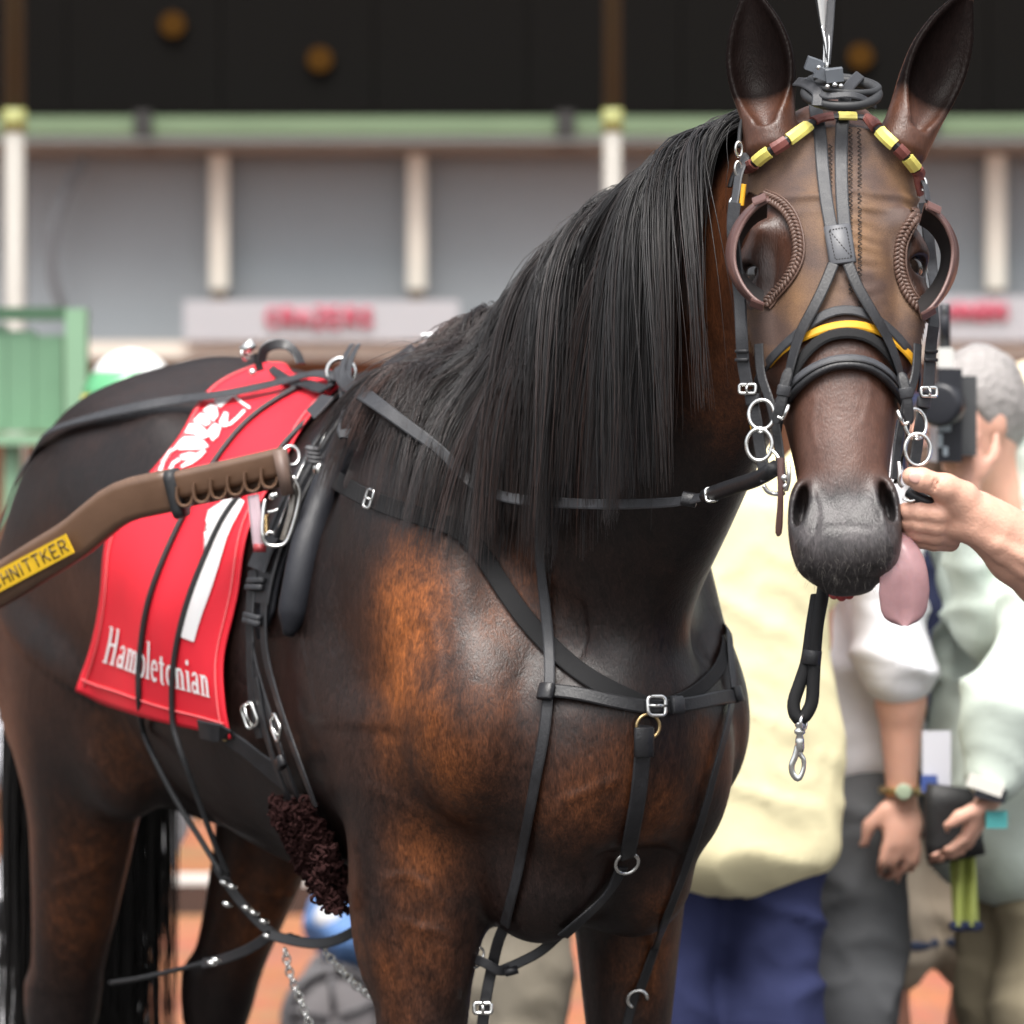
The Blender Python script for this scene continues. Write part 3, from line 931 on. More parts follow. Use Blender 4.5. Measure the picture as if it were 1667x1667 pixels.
def ribbon(mb, C, N, width, thick, closed=False, round_ends=False):
    """a strap: rounded flat section swept along C, its face looking along N"""
    C = np.asarray(C, float); N = np.asarray(N, float); m = len(C)
    w = np.full(m, width, float) if np.isscalar(width) else np.asarray(width, float)
    T = np.gradient(C, axis=0) if not closed else np.roll(C, -1, 0) - np.roll(C, 1, 0)
    T /= np.linalg.norm(T, axis=1, keepdims=True) + 1e-12
    Sd = np.cross(T, N); Sd /= np.linalg.norm(Sd, axis=1, keepdims=True) + 1e-12
    Nn = np.cross(Sd, T)
    b = thick * .35
    rows = []
    for i in range(m):
        h = w[i] / 2; k = thick / 2
        if round_ends and not closed:
            e = min(i, m - 1 - i)
            h *= [.55, .85, .97][e] if e < 3 else 1
        sec = [(-h, -k + b), (-h, k - b), (-h + b * 1.5, k), (h - b * 1.5, k), (h, k - b), (h, -k + b), (h - b * 1.5, -k), (-h + b * 1.5, -k)]
        rows += [C[i] + Sd[i] * a + Nn[i] * c for a, c in sec]
    f = []
    for i in range(m if closed else m - 1):
        j = (i + 1) % m
        for q in range(8):
            f.append((i * 8 + q, i * 8 + (q + 1) % 8, j * 8 + (q + 1) % 8, j * 8 + q))
    if not closed:
        f.append(tuple(range(8))[::-1]); f.append(tuple((m - 1) * 8 + q for q in range(8)))
    mb.add(rows, f); mb.sharp = R(28)
    return C, Nn, Sd, T

def strap(name, pts, width, matl, parent, off=.005, thick=.003, n=None, guess=6.0, it=3):
    n = n or max(8, int(np.linalg.norm(np.diff(np.asarray(pts, float), axis=0), axis=1).sum() / 12))
    C, N = px_path(pts, n, off, guess)
    C = smooth_rows(C, it); N = smooth_rows(N, 4, True)
    mb = MB()
    fr = ribbon(mb, C, N, width, thick)
    return mb.build(name, matl, parent), fr

def free_strap(name, pts, width, matl, parent, face=(0, -1, 0), thick=.003, n=40):
    """pts are (px, py, distance)"""
    C = spline([W(*p) for p in pts], n)
    F = np.asarray(face, float)
    N = np.tile(F / np.linalg.norm(F), (len(C), 1)) if F.ndim == 1 else np.stack([np.interp(np.linspace(0, 1, n), np.linspace(0, 1, len(F)), F[:, j]) for j in range(3)], 1)
    mb = MB(); fr = ribbon(mb, C, N, width, thick)
    return mb.build(name, matl, parent), fr

def cord(name, pts, r, matl, parent, off=.004, n=None, guess=6.5, it=2):
    n = n or max(8, int(np.linalg.norm(np.diff(np.asarray(pts, float), axis=0), axis=1).sum() / 12))
    C, N = px_path(pts, n, off, guess)
    return MB().tube(smooth_rows(C, it), r, 8).build(name, matl, parent)

def free_cord(name, pts, r, matl, parent, n=40, k=8):
    return MB().tube(spline([W(*p) for p in pts], n), r, k).build(name, matl, parent)

def buckle(name, c, nrmv, along, w, h, matl, parent, r=.0022):
    """a rectangular wire buckle with a tongue; along = direction of the strap"""
    c = np.asarray(c, float); n = nrm(nrmv); a = nrm(along - (np.asarray(along) @ n) * n); s = np.cross(n, a)
    mb = MB()
    k = .25
    loop = []
    for sx, sy in ((1, 1), (-1, 1), (-1, -1), (1, -1)):
        for t in np.linspace(0, math.pi / 2, 5):
            ang = {(1, 1): 0, (-1, 1): math.pi / 2, (-1, -1): math.pi, (1, -1): 1.5 * math.pi}[(sx, sy)] + t
            rr = min(w, h) * k
            loop.append(c + s * (sx * (w / 2 - rr) + rr * math.cos(ang)) + a * (sy * (h / 2 - rr) + rr * math.sin(ang)))
    mb.tube(loop, r, 8, closed=True)
    o = mb.build(name, matl, parent)
    MB().tube([c - a * h * .5 + n * r, c + n * r * 2.2, c + a * h * .55 + n * r * .5], r * .75, 6).build('tongue_pin', matl, o)
    return o

def keeper(name, c, nrmv, along, w, h, matl, parent, thick=.006):
    """a leather loop round a strap"""
    c = np.asarray(c, float); n = nrm(nrmv); a = nrm(np.asarray(along) - (np.asarray(along) @ n) * n); s = np.cross(n, a)
    pts = []
    hw = w / 2; ht = thick / 2; b = ht * .7
    for x, z in [(-hw, -ht + b), (-hw, ht - b), (-hw + b, ht), (hw - b, ht), (hw, ht - b), (hw, -ht + b), (hw - b, -ht), (-hw + b, -ht)]:
        pts.append(c + s * x + n * z)
    mb = MB()
    inner = np.array(pts)
    v = []
    for e, g in ((-h / 2, .94), (-h / 2 + .001, 1), (h / 2 - .001, 1), (h / 2, .94)):
        for p in inner:
            v.append(c + (p - c) * g + a * e)
    f = []
    for i in range(3):
        for q in range(8):
            f.append((i * 8 + q, i * 8 + (q + 1) % 8, (i + 1) * 8 + (q + 1) % 8, (i + 1) * 8 + q))
    f.append(tuple(range(8))); f.append(tuple(24 + q for q in range(8)))
    return mb.add(v, f).build(name, matl, parent)
# ------------------------------------------------------------------ bridle, hood and blinkers
bridle = thing('racing_bridle', "black racing bridle with yellow browband tiles on the horse's head", 'bridle', HP)

# --- face hood of sheer brown cloth with eye holes
def in_eye(px, py):
    for pts in (EYE_A, EYE_B):
        if point_in(px, py, pts):
            return True
    return False
def point_in(x, y, P):
    c = False; j = len(P) - 1
    for i in range(len(P)):
        if (P[i][1] > y) != (P[j][1] > y) and x < (P[j][0] - P[i][0]) * (y - P[i][1]) / (P[j][1] - P[i][1]) + P[i][0]:
            c = not c
        j = i
    return c
BR_A = [(1249, 322), (1272, 334), (1290, 356), (1300, 386), (1302, 418), (1293, 446), (1275, 472), (1246, 499)]
BR_B = [(1508, 336), (1488, 350), (1472, 378), (1465, 410), (1467, 445), (1477, 478), (1496, 506), (1512, 520)]
EYE_A = BR_A + [(1150, 510), (1150, 310)]
EYE_B = BR_B + [(1620, 520), (1620, 320)]
top = spline([(1198, 305), (1222, 268), (1262, 240), (1320, 217), (1380, 211), (1430, 220), (1470, 248), (1500, 292), (1513, 330)], 90)
bot = spline([(1226, 640), (1243, 606), (1270, 576), (1304, 553), (1342, 536), (1380, 529), (1418, 535), (1458, 560), (1488, 590), (1505, 625), (1512, 640)], 90)
nv_ = 76
HC = np.full((90, nv_, 3), np.nan); HNN = np.zeros((90, nv_, 3)); PXY = np.zeros((90, nv_, 2))
for i in range(90):
    for j in range(nv_):
        t = j / (nv_ - 1)
        x = top[i, 0] * (1 - t) + bot[i, 0] * t; y = top[i, 1] * (1 - t) + bot[i, 1] * t
        PXY[i, j] = x, y
        p, ix = hit(x, y)
        if p is not None and p[1] < 6.0 and not in_eye(x, y):
            n = HN[HQ[ix]].mean(0)
            # gathers either side of the centre seam and across the brow
            wr = .0017 * math.sin(y * .30 + 2.4 * math.sin(x * .05 + y * .021) + 1.7 * math.sin(y * .047)) * (.4 + .6 * math.sin(y * .083) ** 2) * math.exp(-((x - 1400) / 26) ** 2) * (1 if 300 < y < 500 else .3)
            wr += .0040 * math.exp(-((y - 315 - .12 * abs(x - 1390)) / 5.0) ** 2) * (1 if x > 1395 else .35)
            wr += .0034 * math.exp(-((y - 340 - .10 * abs(x - 1390)) / 4.0) ** 2) * (1 if x > 1395 else .2)
            wr += .0028 * math.exp(-((y - 322 - .02 * (1330 - x)) / 4.0) ** 2) * (1 if x < 1345 else 0)
            HC[i, j] = p + n * (.0045 + wr); HNN[i, j] = n
hv = []; hidx = -np.ones((90, nv_), int)
for i in range(90):
    for j in range(nv_):
        if not np.isnan(HC[i, j, 0]):
            hidx[i, j] = len(hv); hv.append(HC[i, j])
n1 = len(hv)
hv += [HC[i, j] - HNN[i, j] * .0025 for i in range(90) for j in range(nv_) if hidx[i, j] >= 0]
hf = []
for i in range(89):
    for j in range(nv_ - 1):
        q = (hidx[i, j], hidx[i + 1, j], hidx[i + 1, j + 1], hidx[i, j + 1])
        if min(q) >= 0:
            P4 = [hv[k] for k in q]
            if max(np.linalg.norm(P4[a] - P4[(a + 1) % 4]) for a in range(4)) < .035:
                hf.append(q); hf.append(tuple(k + n1 for k in q[::-1]))
def hood_material():
    m = mat('hood_cloth', (.155, .092, .052), .62, spec=.35)
    N = m.node_tree.nodes; L = m.node_tree.links; b = N['Principled BSDF']
    tc = N.new('ShaderNodeTexCoord')
    n1_ = N.new('ShaderNodeTexNoise'); n1_.inputs['Scale'].default_value = 13; n1_.inputs['Detail'].default_value = 4
    L.new(tc.outputs['Object'], n1_.inputs['Vector'])
    cr = N.new('ShaderNodeValToRGB')
    cr.color_ramp.elements[0].position = .36; cr.color_ramp.elements[0].color = (.078, .047, .037, 1)
    cr.color_ramp.elements[1].position = .66; cr.color_ramp.elements[1].color = (.185, .102, .052, 1)
    L.new(n1_.outputs['Fac'], cr.inputs['Fac'])
    n2_ = N.new('ShaderNodeTexNoise'); n2_.inputs['Scale'].default_value = 900; n2_.inputs['Detail'].default_value = 1
    L.new(tc.outputs['Object'], n2_.inputs['Vector'])
    mr = N.new('ShaderNodeMapRange'); mr.inputs['From Min'].default_value = .3; mr.inputs['From Max'].default_value = .7; mr.inputs['To Min'].default_value = .7; mr.inputs['To Max'].default_value = 1.25
    L.new(n2_.outputs['Fac'], mr.inputs['Value'])
    mx = N.new('ShaderNodeMix'); mx.data_type = 'RGBA'; mx.blend_type = 'MULTIPLY'; mx.inputs['Factor'].default_value = 1
    L.new(cr.outputs[0], mx.inputs['A']); L.new(mr.outputs[0], mx.inputs['B']); L.new(mx.outputs['Result'], b.inputs['Base Color'])
    bp = N.new('ShaderNodeBump'); bp.inputs['Strength'].default_value = .5; bp.inputs['Distance'].default_value = .0008
    L.new(n2_.outputs['Fac'], bp.inputs['Height']); L.new(bp.outputs[0], b.inputs['Normal'])
    return m
M_HOOD = hood_material()
M_BRAID = mat('hood_braid', (.10, .055, .040), .5, noise=(60, .25))
M_STITCH = mat('dark_thread', (.016, .012, .011), .7)
hood = thing('face_hood', "sheer brown cloth hood over the horse's forehead with braided eye holes", 'hood', HP)
MB().add(hv, hf).build('cloth', M_HOOD, hood)
# braided rims round the eye holes
for pts in (BR_A, BR_B):
    C, N = px_path(pts, 90, .007, 5.8)
    C = smooth_rows(C, 4); N = smooth_rows(N, 6, True)
    T = np.gradient(C, axis=0); T /= np.linalg.norm(T, axis=1, keepdims=True); Sd = np.cross(T, N)
    L_ = np.concatenate([[0], np.cumsum(np.linalg.norm(np.diff(C, axis=0), axis=1))])
    C2 = np.stack([np.interp(np.linspace(0, L_[-1], 240), L_, C[:, j]) for j in range(3)], 1)
    N2 = np.stack([np.interp(np.linspace(0, L_[-1], 240), L_, N[:, j]) for j in range(3)], 1)
    S2 = np.stack([np.interp(np.linspace(0, L_[-1], 240), L_, Sd[:, j]) for j in range(3)], 1)
    rim = thing  # (name kept for readability)
    holder = MB()
    for k in range(3):
        ph = k * 2 * math.pi / 3
        a = np.linspace(0, L_[-1], 240) / .0165 * 2 * math.pi
        holder.tube(C2 + S2 * (np.sin(a + ph) * .0052)[:, None] + N2 * (np.sin(2 * a + 2 * ph) * .0018)[:, None], .0028, 6)
    sgn = 1 if pts is BR_A else -1
    holder.tube(C2 + S2 * (-.0085 if True else 0) * 1.0, .0015, 6)
    holder.build('eye_hole_braid', M_BRAID, hood)
# seam stitches down the face
st = MB()
for colx, y0, y1, dx in ((1398, 215, 515, 3), (1384, 215, 480, 3), (1352, 240, 330, 3)):
    y = y0
    while y < y1:
        C, N = px_path([(colx - dx, y), (colx + dx, y + 3.2), (colx - dx, y + 6.4)], 5, .0060, 5.8)
        st.tube(C, .00055, 4)
        y += 7.0
st.build('stitching', M_STITCH, hood, kind='stuff')
strap('yellow_edge', [(1228, 645), (1246, 607), (1273, 577), (1306, 554), (1343, 538), (1380, 531), (1417, 537), (1456, 561), (1485, 590), (1503, 625)], .011, M_GOLD, hood, off=.0075, thick=.004, guess=5.8)

# --- blinker cups
def cup(pts, inner_dir, name_side):
    """half cup of leather: its front edge follows pts, curving back to the cheek behind the eye"""
    rim = spline([W(*p) for p in pts], 40)
    c = W(*inner_dir)
    mb_v = []; K = 9
    for i in range(40):
        t = i / 39
        back = c + np.array([0, .075, 0]) + (rim[i] - c) * .62
        for k in range(K):
            u = k / (K - 1)
            bulge = math.sin(min(1, u * 1.25) * math.pi * .8) * .017
            p = rim[i] * (1 - u) + back * u
            o = nrm(rim[i] - c) * bulge
            mb_v.append(p + o)
    fc = [(i * K + k, (i + 1) * K + k, (i + 1) * K + k + 1, i * K + k + 1) for i in range(39) for k in range(K - 1)]
    # thickness
    A = np.array(mb_v); cen = c + np.array([0, .03, 0])
    D = A - cen; D /= np.linalg.norm(D, axis=1, keepdims=True)
    thick = .0042
    inner = A - D * thick
    n = len(A)
    V = np.concatenate([A, inner])
    F = list(fc) + [tuple(n + q for q in f[::-1]) for f in fc]
    bd = [i * K for i in range(40)]
    F += [(bd[i], bd[i + 1], n + bd[i + 1], n + bd[i]) for i in range(39)]
    for e in (0, 39):
        F += [(e * K + k, e * K + k + 1, n + e * K + k + 1, n + e * K + k) for k in range(K - 1)]
    F += [(i * K + K - 1, (i + 1) * K + K - 1, n + (i + 1) * K + K - 1, n + i * K + K - 1) for i in range(39)]
    o = MB().add(V, F).build('blinker_cup', M_BROWNL, bridle)
    # dark lining
    lin = A - D * (thick + .0012)
    MB().add(lin, fc).build('cup_lining', mat('cup_lining', (.010, .008, .008), .6), o)
    # light welt on the rim
    MB().tube(rim - D[bd] * thick * .5 + np.array([0, -.0008, 0]), .0024, 6).build('rim_welt', mat('rim_welt', (.15, .085, .075), .4), o)
    return rim
rimA = cup([(1252, 324, 5.700), (1230, 337, 5.705), (1210, 361, 5.715), (1196, 393, 5.715), (1194, 428, 5.71), (1205, 460, 5.70), (1224, 485, 5.69), (1244, 499, 5.685)], (1258, 410, 5.72), 'a')
rimB = cup([(1508, 336, 5.70), (1527, 349, 5.705), (1543, 371, 5.71), (1553, 403, 5.715), (1550, 438, 5.71), (1538, 471, 5.70), (1521, 497, 5.69), (1503, 514, 5.685)], (1496, 422, 5.72), 'b')
# leather tabs that fasten the cup ends
for q, pts in enumerate(([(1247, 320, 5.696), (1226, 329, 5.70)], [(1243, 500, 5.68), (1222, 492, 5.684)], [(1510, 333, 5.696), (1531, 343, 5.70)], [(1501, 516, 5.68), (1522, 504, 5.684)])):
    C = spline([W(*p) for p in pts], 6)
    mb = MB(); ribbon(mb, C, np.tile([0, -.75, .65 if q % 2 == 0 else -.65], (6, 1)), .013, .004)
    mb.build('cup_tab', M_BROWNL, bridle)

# --- browband of coloured tiles
bp = spline([(1204, 310), (1213, 285), (1240, 250), (1268, 235), (1300, 222), (1340, 208), (1380, 205), (1418, 211), (1446, 226), (1470, 243), (1488, 265), (1500, 295), (1507, 322)], 160)
bo, bfr = strap('browband', [tuple(p) for p in bp[::4]], .011, M_LEATHER, bridle, off=.0145, thick=.005, n=60, guess=5.85)
BC, BN, BS, BT = bfr
bpx = np.array([PX(p)[0] for p in BC])
for x0, x1, k in [(1212, 1227, 0), (1231, 1252, 1), (1258, 1280, 0), (1284, 1316, 1), (1325, 1357, 0), (1365, 1394, 1), (1408, 1427, 0), (1432, 1456, 1), (1461, 1474, 0), (1477, 1491, 1), (1493, 1499, 0)]:
    idx = np.linspace(0, 1, 8)
    s0, s1 = np.interp([x0, x1], bpx, np.arange(len(bpx)))
    ss = np.linspace(s0, s1, 7)
    C = np.stack([np.interp(ss, np.arange(len(BC)), BC[:, j]) for j in range(3)], 1)
    N = np.stack([np.interp(ss, np.arange(len(BC)), BN[:, j]) for j in range(3)], 1)
    mb = MB(); ribbon(mb, C + N * .0005, N, .0165, .0085)
    mb.build('browband_tile', M_YELLOW if k else M_TERRA, bo, smooth=False)

# --- overcheck straps down the face, keeper and the crossed straps below it
strap('overcheck_strap', [(1328, 172), (1332, 195), (1337, 250), (1344, 320), (1353, 374)], .0165, M_STRAP, bridle, off=.0085, thick=.003, guess=5.85)
strap('overcheck_strap', [(1374, 168), (1371, 195), (1369, 250), (1370, 320), (1374, 374)], .0165, M_STRAP, bridle, off=.0085, thick=.003, guess=5.85)
KC, KN = on(1367, 405, .012)
ka = on(1372, 438, .018)[0] - on(1362, 372, .018)[0]
ko = keeper('strap_keeper', KC, KN, ka, .034, .053, mat('keeper_leather', (.085, .088, .098), .42, noise=(90, .2), bump=(500, .3, .0005)), bridle, .007)
kn = nrm(KN); ku = nrm(ka - (ka @ kn) * kn); ks = np.cross(kn, ku)
stt = MB()
def stitch_line(a, b, n):
    for i in range(n):
        p = a + (b - a) * (i + .2) / n; q = a + (b - a) * (i + .75) / n
        stt.tube([p, q], .0006, 4)
cc = lambda u, v: KC + ks * u + ku * v + kn * .0038
stitch_line(cc(-.011, -.020), cc(.011, -.021), 6); stitch_line(cc(.011, -.021), cc(.012, .021), 9)
stitch_line(cc(.012, .021), cc(-.009, .021), 6); stitch_line(cc(-.009, .021), cc(-.011, -.020), 9); stitch_line(cc(-.011, -.020), cc(.012, .021), 10)
stt.build('stitching', M_STITCH, ko, kind='stuff')
strap('overcheck_branch', [(1357, 438), (1346, 468), (1328, 512), (1312, 545), (1302, 590), (1294, 640), (1288, 700), (1281, 755), (1275, 800)], .0145, M_LEATHER, bridle, off=.016, guess=5.75)
strap('overcheck_branch', [(1379, 438), (1392, 475), (1412, 515), (1432, 555), (1446, 600), (1456, 650), (1464, 700), (1469, 755), (1472, 790)], .0145, M_LEATHER, bridle, off=.016, guess=5.75)

# --- nosebands
strap('upper_noseband', [(1232, 640), (1246, 605), (1284, 566), (1318, 535), (1346, 515), (1372, 508), (1400, 512), (1432, 532), (1464, 562), (1492, 600), (1508, 640)], .0125, M_STRAP, bridle, off=.0105, guess=5.75)
strap('elastic_noseband', [(1287, 640), (1300, 606), (1318, 575), (1345, 551), (1380, 545), (1412, 552), (1438, 577), (1455, 605), (1468, 640)], .014, M_WEB, bridle, off=.009, thick=.005, guess=5.72)
no, nfr = strap('padded_noseband', [(1275, 660), (1296, 632), (1320, 608), (1352, 592), (1380, 589), (1410, 592), (1438, 611), (1456, 636), (1470, 664)], .013, mat('noseband_leather', (.055, .057, .064), .4, noise=(90, .25), bump=(500, .3, .0005)), bridle, off=.011, thick=.005, guess=5.72)
cord('noseband_welt', [(1278, 672), (1300, 643), (1324, 617), (1354, 601), (1380, 598), (1408, 601), (1434, 620), (1453, 646), (1467, 672)], .0052, M_LEATHER, no, off=.010, guess=5.72)
cord('noseband_welt', [(1277, 667), (1298, 638), (1322, 612), (1353, 596), (1380, 593.5), (1409, 596), (1436, 615), (1454, 641), (1468, 668)], .0018, M_LEATHER, no, off=.0145, guess=5.72)

# --- cheek pieces, buckles
for pts, bx, by, kk in (([(1196, 330), (1193, 370), (1197, 420), (1204, 480), (1207, 540), (1210, 590), (1216, 626)], 1217, 633, 1), ([(1505, 330), (1512, 390), (1518, 450), (1521, 515), (1516, 560), (1513, 600), (1511, 632)], 1512, 638, -1)):
    o, fr = free_strap('cheek_strap', [(x, y, 5.745 + ((.02 if kk > 0 else .10) if y < 500 else 0)) for x, y in pts], .0165, M_STRAP, bridle, face=(-.45 * kk, -1, 0), n=36)
    buckle('buckle', W(bx, by, 5.73), (-.35 * kk, -1, 0.1), (0, 0, 1), .021, .011, M_CHROME, bridle)
    free_strap('cheek_strap', [(bx + 2 * kk, by + 2, 5.74), (bx + 8 * kk, by + 22, 5.74), (bx + 14 * kk, by + 50, 5.735), (bx + 20 * kk, by + 95, 5.73), (bx + 30 * kk, by + 150, 5.715)], .0155, M_LEATHER, bridle, face=(-.45 * kk, -1, 0), n=24)
    keeper('keeper', W(bx + 8 * kk, by + 17, 5.733), (-.45 * kk, -1, 0), (.15 * kk, 0, -1), .019, .013, M_STRAP, bridle)
    for q, yy in enumerate((572, 586)):
        keeper('keeper', W((1207.5 if kk > 0 else 1516), yy, 5.742), (-.45 * kk, -1, 0), (0, 0, 1), .0185, .004, M_LEATHER, bridle, .005)
    # inner cheek strap and yellow edge beside it
    free_strap('inner_cheek_strap', [(bx + 18 * kk, 560, 5.745), (bx + 22 * kk, 610, 5.735), (bx + 38 * kk, 660, 5.72), (bx + 50 * kk, 720, 5.71), (bx + 56 * kk, 780, 5.70)], .012, M_LEATHER, bridle, face=(-.45 * kk, -1, 0), n=24)
free_cord('hood_tie', [(1222, 660, 5.752), (1224, 685, 5.75), (1226, 700, 5.75)], .0032, M_GOLD, hood)
free_cord('hood_tie', [(1211, 300, 5.80), (1209, 318, 5.80), (1207, 335, 5.80)], .0032, M_GOLD, hood)
# tabs with rounded tips standing up beside the nosebands
for pts in ([(1286, 600, 5.70), (1279, 620, 5.695), (1272, 655, 5.69), (1262, 690, 5.69)], [(1466, 607, 5.70), (1472, 625, 5.695), (1477, 655, 5.69), (1480, 690, 5.69)]):
    mb = MB(); C = spline([W(*p) for p in pts], 18); ribbon(mb, C, np.tile([0.0, -1, .1], (18, 1)), .0135, .004, round_ends=True)
    t_ = mb.build('strap_end', M_LEATHER, bridle)
    keeper('keeper', C[7] + np.array([0, -.002, 0]), (0, -1, 0), C[8] - C[6], .017, .013, M_STRAP, t_)
# bit rings, hooks
for xs, k in ((1240, 1), (1492, -1)):
    u = (1240, 675) if k > 0 else (1490, 690)
    l = (1236, 724) if k > 0 else (1494, 732)
    nrm_u = (-.35 * k, -1, .3); 
    MB().ring(W(u[0], u[1], 5.70), .0185, .0026, (-.55 * k if k < 0 else -.2, -1, .15), sx=.86).build('bit_ring', M_CHROME, bridle)
    MB().ring(W(l[0], l[1], 5.69), .0198, .0026, (-.15 * k, -1, .05), sx=.80 if k > 0 else .82).build('bit_ring', M_CHROME, bridle)
    mb = MB(); j = W((u[0] + l[0]) / 2, (u[1] + l[1]) / 2, 5.692)
    for q in range(3):
        mb.ring(j + np.array([0, 0, .003 * (q - 1)]), .0032, .0013, (0, 0, 1), n=10, k=6, up=(0, 1, 0))
    mb.build('ring_swivel', M_CHROME, bridle)
    bx = (1279, 672) if k > 0 else (1466, 681)
    o = MB().tube([W(bx[0] + 5 * k, bx[1] - 13, 5.685), W(bx[0] - 4 * k, bx[1] + 11, 5.685)], .0024, 8).build('bit_bar', M_CHROME, bridle)
    MB().tube([W(bx[0] - 4 * k, bx[1] + 11, 5.685), W(bx[0] - 14 * k, bx[1] + 6, 5.69), W(bx[0] - 18 * k, bx[1] + 2, 5.695)], .002, 8).build('bit_hook', M_CHROME, o)
# wire guide below the bit and leather drop
free_cord('bit_wire', [(1252, 730, 5.69), (1262, 738, 5.685), (1269, 750, 5.68), (1272, 770, 5.68)], .0024, M_CHROME, bridle, 20)
free_cord('bit_wire', [(1283, 752, 5.665), (1284, 765, 5.66), (1284, 782, 5.66), (1280, 798, 5.665)], .0026, M_CHROME, bridle, 20)
free_cord('bit_wire', [(1243, 790, 5.70), (1250, 800, 5.70), (1262, 804, 5.70), (1276, 803, 5.69)], .0028, M_CHROME, bridle, 20)
free_cord('bit_wire', [(1463, 752, 5.665), (1465, 770, 5.66), (1464, 785, 5.66), (1470, 793, 5.66)], .0026, M_CHROME, bridle, 20)
mb = MB(); mb.ball(W(1277, 778, 5.668), .005); mb.ball(W(1279, 792, 5.668), .0045); mb.build('bit_joint', M_CHROME, bridle)
C = spline([W(1271, 745, 5.672), W(1271, 790, 5.668), W(1270, 830, 5.67), W(1267, 873, 5.675)], 24)
mb = MB(); ribbon(mb, C, np.tile([0, -1, 0.0], (24, 1)), np.interp(np.linspace(0, 1, 24), [0, .5, .85, .97, 1], [.009, .007, .009, .008, .003]), .004)
mb.build('leather_drop', mat('worn_brown_leather', (.075, .035, .030), .45, noise=(80, .3)), bridle)
# crown side: snap rings on the cheek by the ear and a dark ear cord
free_cord('ear_cord', [(1222, 186, 5.86), (1211, 192, 5.86), (1205, 210, 5.86), (1203, 240, 5.855)], .0028, M_RUBBER, bridle, 20)
for q, (x, y) in enumerate(((1203, 243), (1202, 275), (1193, 335))):
    MB().ring(W(x, y, 5.84), .0095, .0018, (.5, -1, 0), n=18, k=6, sx=.5).build('side_ring', M_CHROME, bridle)
free_strap('crown_strap', [(1216, 250, 5.85), (1204, 280, 5.84), (1199, 310, 5.82), (1195, 335, 5.80)], .013, M_STRAP, bridle, face=(-.7, -1, 0), n=14)
free_strap('crown_strap', [(1498, 285, 5.85), (1507, 305, 5.83), (1511, 330, 5.80)], .012, M_STRAP, bridle, face=(.7, -1, 0), n=14)
MB().ring(W(1503, 300, 5.84), .008, .0018, (-.5, -1, 0), n=18, k=6, sx=.5).build('side_ring', M_CHROME, bridle)

# --- rubber head halo with webbing and clip between the ears
halo = thing('head_halo', 'black rubber ring with webbing and grey clip strapped between the ears', 'head halo', W(1368, 160, 5.82))
hc = W(1370, 152, 5.83)
mb = MB(); mb.ring(hc, .046, .0065, (0, -.42, .9), n=40, k=10, sx=1.0, up=(0, 1, 0)); mb.build('ring', M_RUBBER, halo)
mb = MB(); mb.ring(hc + np.array([.004, .01, .012]), .043, .0045, (0.1, -.30, .95), n=40, k=10, sx=1.02, up=(0, 1, 0)); mb.build('ring', M_RUBBER, halo)
free_strap('webbing', [(1312, 128, 5.85), (1322, 142, 5.815), (1345, 156, 5.79), (1375, 154, 5.785), (1400, 158, 5.79), (1425, 172, 5.81)], .0095, M_STRAP, halo, face=(0, -1, .45), n=24)
free_strap('webbing', [(1296, 133, 5.86), (1312, 136, 5.83), (1330, 150, 5.80), (1330, 172, 5.79)], .014, M_STRAP, halo, face=(-.2, -1, .35), n=20)
free_strap('webbing', [(1400, 122, 5.86), (1390, 132, 5.83), (1378, 148, 5.80), (1374, 170, 5.79)], .014, M_STRAP, halo, face=(.2, -1, .35), n=20)
ax1 = np.stack([nrm([1, 0, -.35]), nrm([0, 1, .2]), nrm([.35, -.1, 1])])
MB().box(W(1326, 106, 5.82), (.022, .02, .016), ax1).build('clip_half', M_PLASTIC, halo, smooth=False)
MB().box(W(1341, 120, 5.81), (.024, .022, .014), ax1).build('clip_half', M_PLASTIC, halo, smooth=False)
MB().box(W(1358, 122, 5.80), (.022, .02, .016), np.stack([nrm([1, 0, .12]), nrm([0, 1, .2]), nrm([-.12, -.1, 1])])).build('clip_half', M_PLASTIC, halo, smooth=False)
mb = MB()
for x, y in ((1347, 141), (1359, 138), (1369, 140), (1333, 110)):
    mb.ball(W(x, y, 5.785), .0032)
mb.build('clip_screw', M_CHROME, halo)
# --- head number plate seen almost edge on, wired to the clip
plate = thing('head_number_plate', 'thin white number plate standing almost edge on above the clip between the ears', 'number plate', W(1345, 100, 5.82))
a0 = W(1346, 92, 5.815)
pv = [W(1330, -60, 5.80), W(1350, -60, 5.84), W(1342, 62, 5.82), W(1340, 52, 5.815)]
sd_ = np.array([.0, .0, 0])
f3 = [W(1322, -75, 5.80), W(1349, -75, 5.92), W(1343, 64, 5.86), W(1340, 50, 5.83)]
th = nrm(np.cross(f3[1] - f3[0], f3[3] - f3[0])) * .0015
MB().add([p + th for p in f3] + [p - th for p in f3], [(0, 1, 2, 3), (7, 6, 5, 4), (0, 4, 5, 1), (1, 5, 6, 2), (2, 6, 7, 3), (3, 7, 4, 0)]).build('plate', mat('white_plastic', (.80, .80, .78), .4, noise=(20, .06)), plate, smooth=False)
free_strap('plate_strap', [(1358, -75, 5.86), (1354, -10, 5.85), (1350, 50, 5.835), (1345, 104, 5.815)], .0105, M_STRAP, plate, face=(.15, -1, 0), n=16)
for q, (xa, xb) in enumerate(((1338, 1341), (1340, 1345), (1349, 1347))):
    free_cord('wire', [(xa, 40 + 8 * q, 5.82), ((xa + xb) / 2 + 2, 75, 5.815), (xb, 112, 5.81)], .0011, M_CHROME, plate, 10, 6)
free_cord('wire', [(1322, -30, 5.79), (1331, 15, 5.80), (1342, 75, 5.81), (1347, 100, 5.81)], .0010, M_RUBBER, plate, 14, 6)

